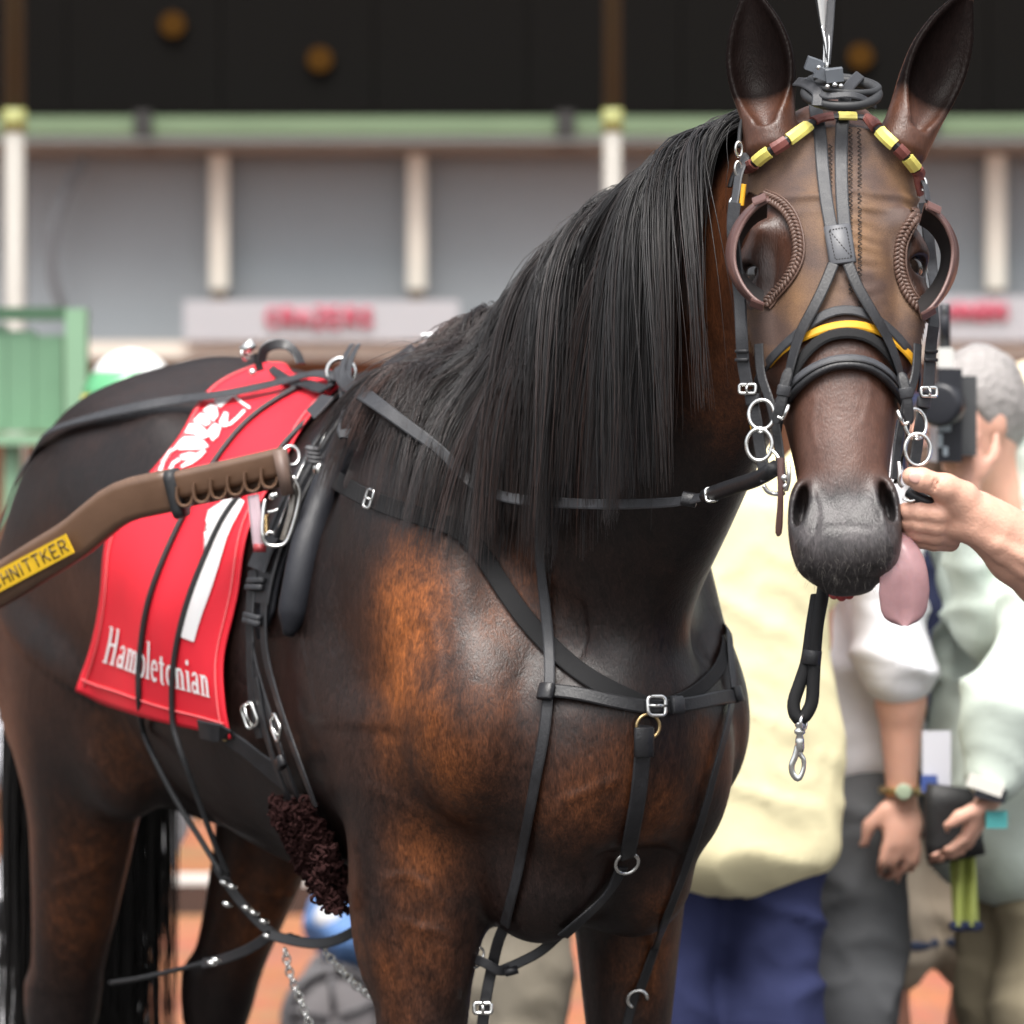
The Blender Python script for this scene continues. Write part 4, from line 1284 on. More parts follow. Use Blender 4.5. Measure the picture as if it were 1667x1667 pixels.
# --- lead strap hanging from the chin
lead = thing('lead_strap', "doubled black lead strap with silver snap hanging below the horse's chin", 'lead strap', W(1335, 960, 5.72))
free_cord('strap', [(1345, 930, 5.76), (1338, 975, 5.73), (1330, 1020, 5.72), (1326, 1070, 5.72), (1324, 1110, 5.72), (1321, 1145, 5.72), (1308, 1168, 5.72), (1297, 1168, 5.72), (1292, 1145, 5.722), (1303, 1110, 5.724), (1314, 1075, 5.726), (1322, 1020, 5.728), (1330, 970, 5.74)], .0085, M_WEB, lead, 70)
keeper('keeper', W(1322, 1070, 5.72), (0, -1, 0), (-.1, 0, -1), .023, .018, M_LEATHER, lead, .022)
sn = MB()
sn.lathe(W(1302, 1172, 5.72), (0, 0, -1), [(0, .004), (.003, .0065), (.007, .0065), (.010, .0045), (.013, .007), (.016, .007), (.019, .004), (.024, .0055), (.034, .006), (.040, .0045)], 14)
sn.build('snap_swivel', M_CHROME, lead)
hk = spline([W(1301, 1212, 5.72), W(1303, 1228, 5.72), W(1308, 1236, 5.72), W(1308, 1252, 5.72), W(1300, 1268, 5.72), W(1291, 1260, 5.72), W(1289, 1246, 5.72), W(1295, 1230, 5.72), W(1299, 1215, 5.72)], 40)
MB().tube(hk, np.interp(np.linspace(0, 1, 40), [0, .3, .6, 1], [.0035, .0028, .0038, .0042]), 8).build('snap_hook', M_CHROME, lead)
MB().ring(W(1308, 1176, 5.716), .009, .0022, (1, -.5, 0), n=18, k=6).build('snap_eye', M_CHROME, lead)
# ------------------------------------------------------------------ red saddlecloth
def coons(Ltop, Lbot, Lleft, Lright, nu, nv):
    """patch between four pixel curves: top/bottom run left to right, left/right run top to bottom"""
    T = spline(Ltop, nu); B = spline(Lbot, nu); A = spline(Lleft, nv); C = spline(Lright, nv)
    G = np.zeros((nu, nv, 2))
    for i in range(nu):
        u = i / (nu - 1)
        for j in range(nv):
            v = j / (nv - 1)
            G[i, j] = (1 - v) * T[i] + v * B[i] + (1 - u) * A[j] + u * C[j] - ((1 - u) * (1 - v) * T[0] + u * (1 - v) * T[-1] + (1 - u) * v * B[0] + u * v * B[-1])
    return G
NU_, NV_ = 46, 84
G = coons([(432, 601), (470, 599), (510, 606), (568, 632)], [(149, 1121), (232, 1148), (310, 1176), (397, 1196)],
          [(432, 601), (345, 645), (291, 725), (225, 815), (190, 880), (177, 970), (165, 1060), (149, 1121)],
          [(568, 632), (500, 700), (450, 790), (415, 870), (398, 960), (378, 1060), (384, 1130), (397, 1196)], NU_, NV_)
CL = np.zeros((NU_, NV_, 3)); CN = np.zeros((NU_, NV_, 3))
for i in range(NU_):
    for j in range(NV_):
        p, n = on(G[i, j, 0], G[i, j, 1], 0, 7.0)
        CL[i, j] = p; CN[i, j] = n
for _ in range(5):
    for A_ in (CL, CN):
        B_ = A_.copy()
        B_[1:-1] = (A_[:-2] + 2 * A_[1:-1] + A_[2:]) / 4; A_[:] = B_
        B_[:, 1:-1] = (A_[:, :-2] + 2 * A_[:, 1:-1] + A_[:, 2:]) / 4; A_[:] = B_
CN /= np.linalg.norm(CN, axis=2, keepdims=True)
uu, vv = np.meshgrid(np.linspace(0, 1, NU_), np.linspace(0, 1, NV_), indexing='ij')
lift = .012 + .010 * vv ** 2 + .004 * np.sin(uu * 9 + vv * 4) * vv + .003 * np.sin(vv * 14 - uu * 5)
lift += .012 * np.clip((vv - .75) / .25, 0, 1) ** 2 * (1 - uu)
CL = CL + CN * lift[..., None]
def cloth(u, v, off=.0):
    """point on the cloth"""
    a = np.clip(u, 0, 1) * (NU_ - 1); b = np.clip(v, 0, 1) * (NV_ - 1)
    i = min(int(a), NU_ - 2); j = min(int(b), NV_ - 2); fa = a - i; fb = b - j
    def L(Q):
        return Q[i, j] * (1 - fa) * (1 - fb) + Q[i + 1, j] * fa * (1 - fb) + Q[i, j + 1] * (1 - fa) * fb + Q[i + 1, j + 1] * fa * fb
    return L(CL) + L(CN) * off
def grid_sheet(P, N, th):
    nu, nv = P.shape[:2]
    A = P.reshape(-1, 3); B = (P - N * th).reshape(-1, 3); n = len(A)
    f = []
    for i in range(nu - 1):
        for j in range(nv - 1):
            q = (i * nv + j, (i + 1) * nv + j, (i + 1) * nv + j + 1, i * nv + j + 1)
            f.append(q); f.append(tuple(n + k for k in q[::-1]))
    edge = [i * nv for i in range(nu)] + [(nu - 1) * nv + j for j in range(1, nv)] + [i * nv + nv - 1 for i in range(nu - 2, -1, -1)] + [j for j in range(nv - 2, 0, -1)]
    for a, b in zip(edge, edge[1:] + edge[:1]):
        f.append((a, b, n + b, n + a))
    return np.concatenate([A, B]), f
M_RED = mat('red_nylon', (.72, .018, .035), .55, noise=(14, .10), bump=(700, .35, .0006), spec=.4)
M_PRINT = mat('white_print', (.82, .80, .80), .6, noise=(40, .05))
sc = thing('saddlecloth', "red number one saddlecloth with white lettering over the horse's flank", 'saddlecloth', HL(-.35, -.2, 1.2))
V_, F_ = grid_sheet(CL, CN, .003)
MB().add(V_, F_).build('cloth', M_RED, sc)
# hems: a raised line of stitching inside each edge
hem = MB()
hem.tube([cloth(u, .962, .002) for u in np.linspace(.02, .98, 40)], .0014, 5)
hem.tube([cloth(.955, v, .002) for v in np.linspace(.02, .98, 60)], .0014, 5)
hem.tube([cloth(.045, v, .002) for v in np.linspace(.02, .98, 60)], .0014, 5)
hem.build('hem', mat('red_thread', (.85, .16, .17), .6), sc)

def print_polys(polys, to3d, name, matl, parent, sub=.35, off=.0022):
    """flat print: polygons in a 2-D layout pressed on the cloth"""
    mb = MB()
    for poly in polys:
        bm = bmesh.new()
        f = bm.faces.new([bm.verts.new((x, y, 0)) for x, y in poly])
        bmesh.ops.triangulate(bm, faces=[f])
        for _ in range(3):
            le = [e for e in bm.edges if e.calc_length() > sub]
            if not le: break
            bmesh.ops.subdivide_edges(bm, edges=le, cuts=1)
            bmesh.ops.triangulate(bm, faces=[q for q in bm.faces if len(q.verts) > 3])
        bm.verts.index_update()
        mb.add([to3d(v.co.x, v.co.y) for v in bm.verts], [tuple(v.index for v in q.verts) for q in bm.faces])
        bm.free()
    return mb.build(name, matl, parent)

def stroke(pts, w):
    """polygon for a thick pen stroke"""
    P = np.asarray(pts, float); w = np.full(len(P), w, float) if np.isscalar(w) else np.asarray(w, float)
    T = np.gradient(P, axis=0); T /= np.linalg.norm(T, axis=1, keepdims=True) + 1e-9
    N = np.stack([-T[:, 1], T[:, 0]], 1)
    return [tuple(p) for p in P + N * w[:, None] / 2] + [tuple(p) for p in (P - N * w[:, None] / 2)[::-1]]
def rect(x0, y0, x1, y1):
    return [(x0, y0), (x1, y0), (x1, y1), (x0, y1)]
def arc(cx, cy, rx, ry, a0, a1, w, n=12):
    t = np.radians(np.linspace(a0, a1, n))
    return stroke(np.stack([cx + rx * np.cos(t), cy + ry * np.sin(t)], 1), w)
# condensed roman capitals and small letters drawn as strokes; x-height 1, ascender 1.75
def letter(ch):
    s = .22; t = .09; sf = .07
    def stem(x, y0, y1): return [rect(x - s / 2, y0, x + s / 2, y1), rect(x - s * .95, y0 - .001, x + s * .95, y0 + sf), rect(x - s * .95, y1 - sf, x + s * .4, y1 + .001)]
    if ch == 'H': return [*stem(.2, 0, 1.7), *stem(.82, 0, 1.7), rect(.2, .82, .82, .95)], 1.18
    if ch == 'a': return [rect(.46, .0, .46 + s, .8), arc(.40, .74, .22, .24, 0, 165, .13), arc(.28, .28, .17, .24, 30, 330, .15), rect(.62, 0, .76, .08)], .86
    if ch == 'm': return [*stem(.2, 0, 1), *stem(.62, 0, .8), *stem(1.04, 0, .8), arc(.42, .74, .2, .22, 10, 160, .15), arc(.84, .74, .2, .22, 10, 160, .15)], 1.34
    if ch == 'n': return [*stem(.2, 0, 1), *stem(.64, 0, .8), arc(.43, .74, .21, .22, 10, 160, .15)], .94
    if ch == 'b': return [*stem(.2, 0, 1.75), arc(.42, .48, .21, .46, -110, 115, .19)], .82
    if ch == 'l': return [*stem(.2, 0, 1.75)], .44
    if ch == 'e': return [arc(.40, .5, .26, .45, 10, 315, .17), rect(.18, .52, .68, .60)], .80
    if ch == 't': return [rect(.16, .1, .16 + s, 1.3), rect(.02, .92, .56, 1.02), arc(.40, .14, .14, .12, 180, 300, .11)], .6
    if ch == 'o': return [arc(.42, .5, .27, .45, -90, 270, .18, 24)], .86
    if ch == 'i': return [*stem(.2, 0, 1), arc(.19, 1.4, .07, .07, 0, 355, .13, 10)], .44
def lay_text(word):
    x = 0; out = []
    for ch in word:
        P, adv = letter(ch)
        out += [[(x + px, py) for px, py in poly] for poly in P]
        x += adv
    return out, x
polys, wtot = lay_text('Hambletonian')
def text_map(x, y):
    u = .11 + x / wtot * .80
    v = .905 - y * .052 + .002 * math.sin(u * 6)
    return cloth(u, v, .0026)
print_polys(polys, text_map, 'lettering', M_PRINT, sc, .25)
# big figure one, running along the flank
def one_map(x, y):
    return cloth(x, y, .0026)
one = [[(.77, .395), (.90, .40), (.90, .43), (.865, .50), (.83, .60), (.80, .70), (.785, .775), (.675, .772), (.69, .68), (.725, .58), (.75, .505), (.66, .485), (.65, .458), (.72, .43)]]
print_polys(one, one_map, 'figure_one', M_PRINT, sc, .04)
# emblem of a horse and driver as plain white shapes
EM = [stroke([(270, 776), (274, 760), (284, 744), (296, 736)], 5), stroke([(284, 774), (290, 762), (300, 756)], 5), stroke([(302, 768), (318, 760), (334, 750), (344, 744)], [3, 9, 9, 4]),
      [(292, 734), (306, 722), (324, 722), (342, 730), (350, 738), (336, 742), (312, 742), (298, 742)], [(300, 750), (316, 746), (328, 748), (318, 756), (304, 758)],
      [(304, 716), (314, 702), (330, 702), (342, 710), (350, 722), (340, 726), (322, 718)],
      [(320, 698), (334, 686), (346, 690), (352, 702), (344, 706), (332, 700)], [(346, 714), (358, 702), (370, 706), (366, 722), (356, 730)],
      [(338, 682), (350, 672), (360, 676), (364, 690), (356, 700), (348, 690)], [(366, 700), (374, 684), (380, 686), (380, 700), (374, 708)],
      [(354, 668), (366, 658), (380, 656), (386, 660), (376, 670), (366, 678), (360, 674)],
      stroke([(384, 658), (394, 655)], 5), stroke([(388, 660), (400, 668), (414, 676)], 3.5), stroke([(374, 706), (386, 702), (396, 692), (406, 680)], 4.5)]
def em_map(px, py):
    # nearest place on the cloth for a point of the layout
    d = (G[..., 0] - px) ** 2 + (G[..., 1] - py) ** 2
    i, j = np.unravel_index(np.argmin(d), d.shape)
    i = min(max(i, 1), NU_ - 2); j = min(max(j, 1), NV_ - 2)
    J = np.stack([(G[i + 1, j] - G[i - 1, j]) / 2, (G[i, j + 1] - G[i, j - 1]) / 2], 1)
    try:
        e = np.linalg.solve(J, np.array([px, py]) - G[i, j])
    except np.linalg.LinAlgError:
        e = np.zeros(2)
    return cloth((i + e[0]) / (NU_ - 1), (j + e[1]) / (NV_ - 1), .0026)
print_polys(EM, em_map, 'emblem', M_PRINT, sc, 12)

# ------------------------------------------------------------------ harness saddle, girth, straps
BV2 = BVHTree.FromPolygons([Vector(v) for v in np.concatenate([HV, V_])], [tuple(q) for q in HQ.tolist()] + [tuple(k + len(HV) for k in q) for q in F_])
def on2(px, py, off, guess=6.8):
    """like on(), counting the saddlecloth as skin"""
    l, n, i, d = BV2.ray_cast(Vector((0, 0, CAM_H)), Vector(ray(px, py)).normalized())
    if l is None:
        return on(px, py, off + .02, guess)
    n = np.array(n)
    if n[1] > 0: n = -n
    return np.array(l) + n * off, n
def path2(pts, n, off, guess=6.8):
    q = spline(np.asarray(pts, float), n); C = []; N = []
    for x, y in q:
        p, nn = on2(x, y, off, guess); C.append(p); N.append(nn)
    return smooth_rows(np.array(C), 3), smooth_rows(np.array(N), 5, True)
def strap2(name, pts, width, matl, parent, off=.005, thick=.003, n=None):
    n = n or max(8, int(np.linalg.norm(np.diff(np.asarray(pts, float), axis=0), axis=1).sum() / 10))
    C, N = path2(pts, n, off); mb = MB(); fr = ribbon(mb, C, N, width, thick)
    return mb.build(name, matl, parent), fr
def cord2(name, pts, r, matl, parent, off=.004):
    n = max(8, int(np.linalg.norm(np.diff(np.asarray(pts, float), axis=0), axis=1).sum() / 10))
    C, N = path2(pts, n, off)
    return MB().tube(C, r, 8).build(name, matl, parent)

M_PAD = mat('navy_black_padding', (.010, .011, .016), .55, noise=(60, .3), bump=(260, .4, .001))
sad = thing('harness_saddle', "black padded harness saddle strapped round the horse's girth", 'harness saddle', HL(-.15, 0, 1.5))
C, N = path2([(690, 588), (645, 625), (597, 690), (558, 760), (530, 830), (508, 900), (494, 970), (482, 1035)], 50, .012)
MB().tube(C, np.interp(np.linspace(0, 1, 50), [0, .1, .5, .93, 1], [.020, .023, .023, .022, .008]), 14, flat=(1, .75), up=(0, -1, 0)).build('padding_roll', M_PAD, sad)
C, N = path2([(630, 640), (575, 700), (520, 775), (478, 850), (452, 920), (438, 980), (432, 1040)], 50, .010)
mb = MB(); ribbon(mb, C, N, np.interp(np.linspace(0, 1, 50), [0, .5, .9, 1], [.050, .062, .055, .012]), .010); mb.build('pad', M_PAD, sad)
C2_, N2_ = path2([(652, 612), (612, 655), (560, 715), (515, 790), (482, 860), (458, 930), (445, 985)], 50, .022)
mb = MB(); ribbon(mb, C2_, N2_, .040, .006); mb.build('saddle_flap', M_LEATHER, sad)
for dx in (-8, 6):
    strap2('flap_strap', [(632 + dx, 628), (590 + dx, 675), (540 + dx, 745), (500 + dx, 815), (474 + dx * .8, 870), (458 + dx * .8, 910)], .010, M_LEATHER, sad, off=.030, thick=.004)
cord2('bright_piping', [(524, 772), (508, 805), (495, 840), (484, 875)], .0014, M_CHROME, sad, off=.035)
o, _ = strap2('billet_end', [(470, 885), (455, 918), (448, 936)], .048, M_STRAP, sad, off=.034, thick=.005)
for pts in ([(528, 712), (500, 745), ], ):
    pass
strap2('flap_loop', [(560, 672), (545, 688), (530, 702)], .046, mat('worn_black_leather', (.03, .03, .034), .45, noise=(80, .4), bump=(300, .4, .0008)), sad, off=.036, thick=.004)
# keepers and girth billets
for (x, y) in ((443, 952), (440, 962), (437, 1006), (436, 1014)):
    p, n = on2(x, y, .030); keeper('keeper', p, n, on2(x - 2, y + 14, .03)[0] - p, .040, .008, M_STRAP, sad, .010)
strap2('billet', [(432, 935), (428, 1000), (430, 1060), (446, 1120), (470, 1180), (490, 1240), (512, 1300)], .019, M_LEATHER, sad, off=.024, thick=.004)
strap2('billet', [(456, 935), (450, 1000), (452, 1060), (466, 1110), (486, 1170), (508, 1230), (535, 1300)], .017, M_LEATHER, sad, off=.022, thick=.004)
strap2('billet', [(440, 1100), (455, 1170), (478, 1240), (500, 1300)], .016, M_LEATHER, sad, off=.028, thick=.004)
strap2('billet', [(430, 1045), (431, 1100), (437, 1158), (447, 1195)], .017, M_LEATHER, sad, off=.026, thick=.004)
for (x, y, dx) in ((437, 1158, 12), (486, 1180, 14)):
    p, n = on2(x, y, .034); buckle('buckle', p, n, on2(x + dx, y + 30, .034)[0] - p, .030, .034, M_CHROME, sad, .0026)
p, n = on2(492, 1232, .033); keeper('keeper', p, n, on2(500, 1252, .033)[0] - p, .030, .016, M_LEATHER, sad, .012)
# girth end tab with rivet
C, N = path2([(340, 1183), (372, 1192), (405, 1208), (440, 1236), (470, 1256), (492, 1262)], 26, .016)
mb = MB(); ribbon(mb, C, N, np.interp(np.linspace(0, 1, 26), [0, .4, .7, 1], [.030, .030, .034, .05]), .004); mb.build('girth_tab', M_LEATHER, sad)
p, n = on2(385, 1196, .020); MB().ball(p, (.005, .005, .005)).build('rivet', M_BRASS, sad)
# saddle top: base, hook, terrets
tb = W(697, 572, 6.86)
MB().box(tb, (.05, .05, .005), BODY).build('hook_plate', M_LEATHER, sad)
hk = spline([W(703, 573, 6.86), W(707, 560, 6.86), W(704, 549, 6.86), W(695, 546, 6.86), W(686, 547, 6.86)], 20)
mb = MB(); ribbon(mb, hk, np.tile(-LF * 0.2 + FW, (20, 1)), np.interp(np.linspace(0, 1, 20), [0, .6, 1], [.014, .011, .006]), .006); mb.build('water_hook', mat('white_hook', (.75, .76, .78), .3, noise=(40, .06)), sad)
MB().ring(W(555, 606, 6.86), .021, .0032, (-.1, -1, .12), n=30, k=8).build('terret_ring', M_CHROME, sad)
MB().tube([W(556, 627, 6.86), W(560, 640, 6.87)], .005, 8).build('terret_post', M_CHROME, sad)
MB().ring(W(474, 742, 6.72), .0145, .0028, (.3, -1, .3), n=24, k=8, sx=.85).build('side_ring', M_CHROME, sad)
# loose slotted strap beside the terret
C, N = path2([(590, 606), (597, 640), (600, 690), (599, 732)], 26, .042)
mb = MB()
for sgn in (-1, 1):
    off_ = np.interp(np.arange(26), [0, 15, 17, 23, 25], [.0049, .0049, .0065, .0065, .003])
    ribbon(mb, C + np.array([1, 0, 0]) * (sgn * off_)[:, None], np.tile([-.2, -1, .1], (26, 1)), np.interp(np.arange(26), [0, 15, 17, 25], [.0098, .0098, .0062, .0062]), .004)
ribbon(mb, np.array([C[-3], C[-2], C[-1]]), np.tile([-.2, -1, .1], (3, 1)), np.array([.018, .017, .009]), .004)
mb.build('slotted_strap', M_STRAP, sad)
# backstrap over the croup: lies on the spine, with loop and clip
strap2('backstrap', [(560, 612), (520, 600), (480, 592), (440, 588), (415, 590)], .020, M_LEATHER, sad, off=.010, thick=.004)
free_strap('backstrap_loop', [(425, 590, 7.02), (430, 570, 7.02), (446, 561, 7.02), (466, 562, 7.02), (482, 575, 7.01), (490, 592, 7.0)], .016, M_LEATHER, sad, face=(FW[0], FW[1], .2), n=24)
free_strap('backstrap_tab', [(418, 575, 7.03), (421, 592, 7.03), (424, 604, 7.03)], .013, M_LEATHER, sad, face=(-.5, -1, .2), n=8)
MB().ball(W(411, 606, 7.02), .006).build('tab_stud', M_CHROME, sad)
mb = MB(); mb.box(W(404, 566, 7.03), (.022, .012, .016), np.stack([nrm([1, 0, .8]), [0, 1, 0], nrm([-.8, 0, 1])])); mb.build('backstrap_clip', M_CHROME, sad)
MB().ring(W(398, 577, 7.03), .008, .002, (1, -.5, .2), n=16, k=6).build('backstrap_ring', M_CHROME, sad)
# --- brown fleece round the girth
fr_ = np.random.default_rng(3)
fc, fn_ = px_path([(498, 1292), (512, 1325), (532, 1365), (553, 1402), (570, 1428)], 40, .010, 6.6)
fn_ = smooth_rows(fn_, 6, True); ft = np.gradient(fc, axis=0); ft /= np.linalg.norm(ft, axis=1, keepdims=True); fs = np.cross(ft, fn_)
mb = MB()
for q in range(1900):
    i = fr_.integers(0, 40); wx = fr_.uniform(-1, 1)
    c = fc[i] + fs[i] * (wx * .050) + ft[i] * fr_.normal(0, .006) + fn_[i] * (.006 + .020 * (1 - wx * wx) + fr_.normal(0, .004))
    ang = fr_.random() * 6.28; r = fr_.uniform(.003, .0055); u_ = nrm(fr_.normal(size=3)); w_ = nrm(np.cross(u_, fr_.normal(size=3)))
    mb.tube([c + r * (math.cos(t) * u_ + math.sin(t) * w_) + fn_[i] * .0016 * t for t in np.linspace(ang, ang + 5.0, 7)], .0024, 4, cap=False)
mb.build('fleece_cover', mat('brown_fleece', (.028, .0115, .011), .95, noise=(120, .4), spec=.08), sad, kind='stuff')
mb = MB(); ribbon(mb, fc[:32], fn_[:32], .05, .012); mb.build('fleece_backing', mat('fleece_backing', (.018, .008, .008), .95), sad)

# ------------------------------------------------------------------ breast collar and martingale straps on the chest
br = thing('breast_collar', "black breast collar straps with silver buckle across the horse's chest", 'breast collar', HL(.45, 0, 1.1))
strap2('neck_web', [(548, 783), (575, 797), (610, 815), (660, 834), (710, 850), (750, 866), (785, 905), (825, 965), (870, 1025), (930, 1085), (985, 1120), (1050, 1150)], .026, M_WEB, br, off=.006, thick=.003)
strap2('neck_web', [(1050, 1152), (1100, 1143), (1140, 1118), (1168, 1088), (1180, 1040), (1182, 985)], .020, M_WEB, br, off=.006, thick=.003)
p, n = on2(611, 815, .012); buckle('web_slide', p, n, on2(640, 826, .012)[0] - p, .026, .015, M_CHROME, br, .0022)
p0, n = on2(542, 783, .020)
mb = MB(); mb.ball(p0 + np.array([-.006, -.006, .006]), (.009, .009, .012)); mb.tube(spline([p0 + np.array(q) for q in ((-.008, -.006, -.002), (-.010, -.008, -.014), (-.004, -.008, -.020), (.004, -.008, -.016))], 14), .003, 8)
mb.tube(spline([p0 + np.array(q) for q in ((0, -.008, .006), (.010, -.010, .006), (.018, -.010, -.001), (.020, -.008, -.008))], 14), .0032, 8); mb.build('web_snap', M_CHROME, br)
mb = MB()
for q in range(4):
    mb.ring(p0 + np.array([-.012 - .001 * q, -.004, .018 + .006 * q]), .008, .0035, (.2, -.1, 1), n=14, k=6, up=(0, 1, 0))
mb.build('cord_knot', mat('grey_cord', (.10, .10, .105), .6), br)
MB().tube([p0 + np.array([-.008, -.004, .03]), p0 + np.array([.004, -.002, .062])], .002, 6).build('snap_wire', M_CHROME, br)
# horizontal breast strap and its buckle
strap2('breast_strap', [(893, 1128), (935, 1132), (990, 1142), (1055, 1152), (1110, 1148), (1155, 1140), (1192, 1135)], .019, M_LEATHER, br, off=.011, thick=.004)
p, n = on2(1060, 1151, .018); buckle('buckle', p, n, np.array([1, .2, .0]), .026, .026, M_CHROME, br, .0028)
p, n = on2(1092, 1149, .016); keeper('keeper', p, n, np.array([1, .3, .02]), .024, .018, M_STRAP, br, .010)
# hangers from the neck
strap2('hanger', [(884, 872), (888, 930), (892, 1000), (896, 1070), (898, 1140)], .015, M_STRAP, br, off=.010, thick=.0035)
strap2('hanger', [(896, 1135), (888, 1200), (876, 1270), (862, 1350), (846, 1430), (828, 1500)], .016, M_LEATHER, br, off=.008, thick=.0035)
strap2('hanger', [(1176, 1000), (1180, 1060), (1183, 1100), (1184, 1140)], .014, M_STRAP, br, off=.010, thick=.0035)
strap2('hanger', [(1184, 1138), (1174, 1190), (1158, 1250), (1140, 1320), (1118, 1390), (1092, 1460), (1066, 1530), (1040, 1610)], .014, M_LEATHER, br, off=.008, thick=.0035)
for (x, y, dx) in ((897, 1133, 0), (1184, 1135, 0)):
    p, n = on2(x, y, .016); keeper('keeper', p, n, UP, .024, .022, M_LEATHER, br, .012)
# centre strap down between the legs
p, n = on2(1051, 1182, .010); MB().ring(p, .0165, .0026, n, n=20, k=6).build('centre_dee', M_BRASS, br)
strap2('centre_strap', [(1047, 1180), (1042, 1230), (1036, 1290), (1026, 1345), (1018, 1388)], .023, M_LEATHER, br, off=.010, thick=.004)
p, n = on2(1043, 1206, .016); keeper('keeper', p, n, UP, .028, .040, M_LEATHER, br, .009)
p, n = on2(1015, 1396, .012); MB().ring(p, .0165, .0026, n + np.array([0, -.4, 0]), n=24, k=8).build('martingale_ring', M_CHROME, br)
strap2('centre_strap', [(1008, 1405), (990, 1440), (955, 1478), (915, 1515)], .020, M_LEATHER, br, off=.009, thick=.004)
free_strap('centre_strap', [(925, 1508, 6.40), (885, 1545, 6.42), (850, 1565, 6.43), (815, 1580, 6.44)], .014, M_LEATHER, br, face=(0, -1, .3), n=16)
# hobble hanger below the forearm arch
hb = thing('hobble_strap', 'black hobble strap with silver buckles hanging between the forelegs', 'hobble strap', W(790, 1600, 6.45))
free_strap('strap', [(830, 1490, 6.40), (812, 1530, 6.42), (800, 1580, 6.44), (792, 1620, 6.44), (784, 1680, 6.44), (776, 1760, 6.44)], .016, M_LEATHER, hb, n=30)
buckle('buckle', W(786, 1641, 6.43), (0, -1, .1), (0, 0, 1), .024, .014, M_CHROME, hb, .003)
free_strap('cross_strap', [(770, 1560, 6.44), (790, 1568, 6.43), (812, 1580, 6.43), (840, 1578, 6.44)], .014, M_LEATHER, hb, n=14)
mb = MB(); mb.ring(W(778, 1552, 6.44), .009, .002, (.4, -1, 0), n=16, k=6); mb.ring(W(774, 1566, 6.44), .008, .002, (.8, -1, 0), n=16, k=6); mb.build('link_ring', M_CHROME, hb)
MB().tube([W(822, 1584, 6.42), W(843, 1578, 6.42)], .006, 8).build('toggle', M_LEATHER, hb)
hb2 = thing('hobble_buckle', "silver hobble buckle on a strap inside the horse's far foreleg", 'buckle', W(1036, 1630, 6.5))
p, n = on2(1036, 1622, .012); MB().ring(p, .014, .0026, n, n=20, k=6, arc=(0, 4.2)).build('frame', M_CHROME, hb2)
strap2('strap', [(1034, 1612), (1026, 1640), (1016, 1690)], .014, M_LEATHER, hb2, off=.008)

# ------------------------------------------------------------------ driving rein
rein = thing('driving_rein', 'long black leather driving rein from the bit through the saddle ring', 'rein', W(900, 815, 6.1))
free_cord('hand_part', [(1262, 762, 5.70), (1235, 778, 5.74), (1200, 790, 5.82), (1165, 802, 5.89), (1150, 808, 5.92)], .0105, M_LEATHER, rein, 24)
rp = [W(x, y, d) for x, y, d in ((1160, 805, 5.90), (1110, 816, 5.99), (1050, 820, 6.07), (980, 821, 6.14), (900, 818, 6.22), (830, 811, 6.27))]
rn = [np.array([-.2, -1, .5])] * len(rp)
for x, y, o_ in ((785, 795, .034), (733, 763, .052), (690, 726, .056), (645, 685, .056), (605, 650, .050), (575, 625, .036)):
    p, n = on(x, y, o_); rp.append(p); rn.append(n)
rp.append(W(556, 610, 6.862)); rn.append(rn[-1])
C = smooth_rows(spline(rp, 110), 4)
kx = np.linspace(0, 1, len(rn)); N = smooth_rows(np.stack([np.interp(np.linspace(0, 1, 110), kx, np.array(rn)[:, j]) for j in range(3)], 1), 14, True)
mb = MB(); ribbon(mb, C, N + np.array([0, -.35, .1]), np.interp(np.linspace(0, 1, 110), [0, .5, .65, 1], [.0155, .0155, .022, .022]), .0034); mb.build('line', M_STRAP, rein)
buckle('buckle', W(1158, 805, 5.895), (-.2, -1, .4), (1, -.2, .2), .018, .014, M_CHROME, rein, .0022)
keeper('keeper', W(1122, 813, 5.965), (-.2, -1, .4), (1, -1.4, .2), .019, .02, M_LEATHER, rein, .010)
RP = [(553, 612), (500, 626), (440, 640), (380, 652), (300, 662), (220, 674), (150, 689), (95, 708), (62, 732)]
C, N = path2(RP, 70, .014)
tail_ = [W(45, 752, C[-1][1] + .06), W(25, 785, C[-1][1] + .14), W(8, 835, C[-1][1] + .22), W(-25, 930, C[-1][1] + .34), W(-70, 1060, C[-1][1] + .5)]
C = smooth_rows(spline(np.concatenate([C[::5], tail_]), 90), 3); N = smooth_rows(np.concatenate([N, np.tile(N[-1], (20, 1))]), 12, True)
mb = MB(); ribbon(mb, C, N + np.array([0, -.4, .2]), .021, .0032); mb.build('line', M_STRAP, rein)

# cords that hang over the cloth down to the hobbles
hang = thing('hobble_hanger', 'pair of thin black cords hanging over the red saddlecloth', 'hanger', HL(-.4, -.2, 1.2))
for pts, low in (([(500, 628), (450, 655), (405, 688), (365, 735), (330, 790), (300, 845), (268, 915), (243, 990), (232, 1070), (230, 1130), (236, 1185)], [(250, 1232), (285, 1300), (330, 1372), (362, 1425)]),
                 ([(562, 640), (520, 670), (480, 708), (440, 758), (400, 800), (368, 842), (338, 905), (312, 970), (293, 1040), (284, 1110), (285, 1180)], [(297, 1232), (322, 1300), (348, 1370), (372, 1425)])):
    C, N = path2(pts, 60, .005)
    d0_, d1_ = C[-1][1], 6.95
    ext = [W(x, y, d0_ + (d1_ - d0_) * (k + 1) / len(low) - .035) for k, (x, y) in enumerate(low)]
    MB().tube(smooth_rows(np.concatenate([C[:-1], spline(np.concatenate([C[-1:], ext]), 24)]), 2), .0046, 8).build('cord', M_RUBBER, hang)

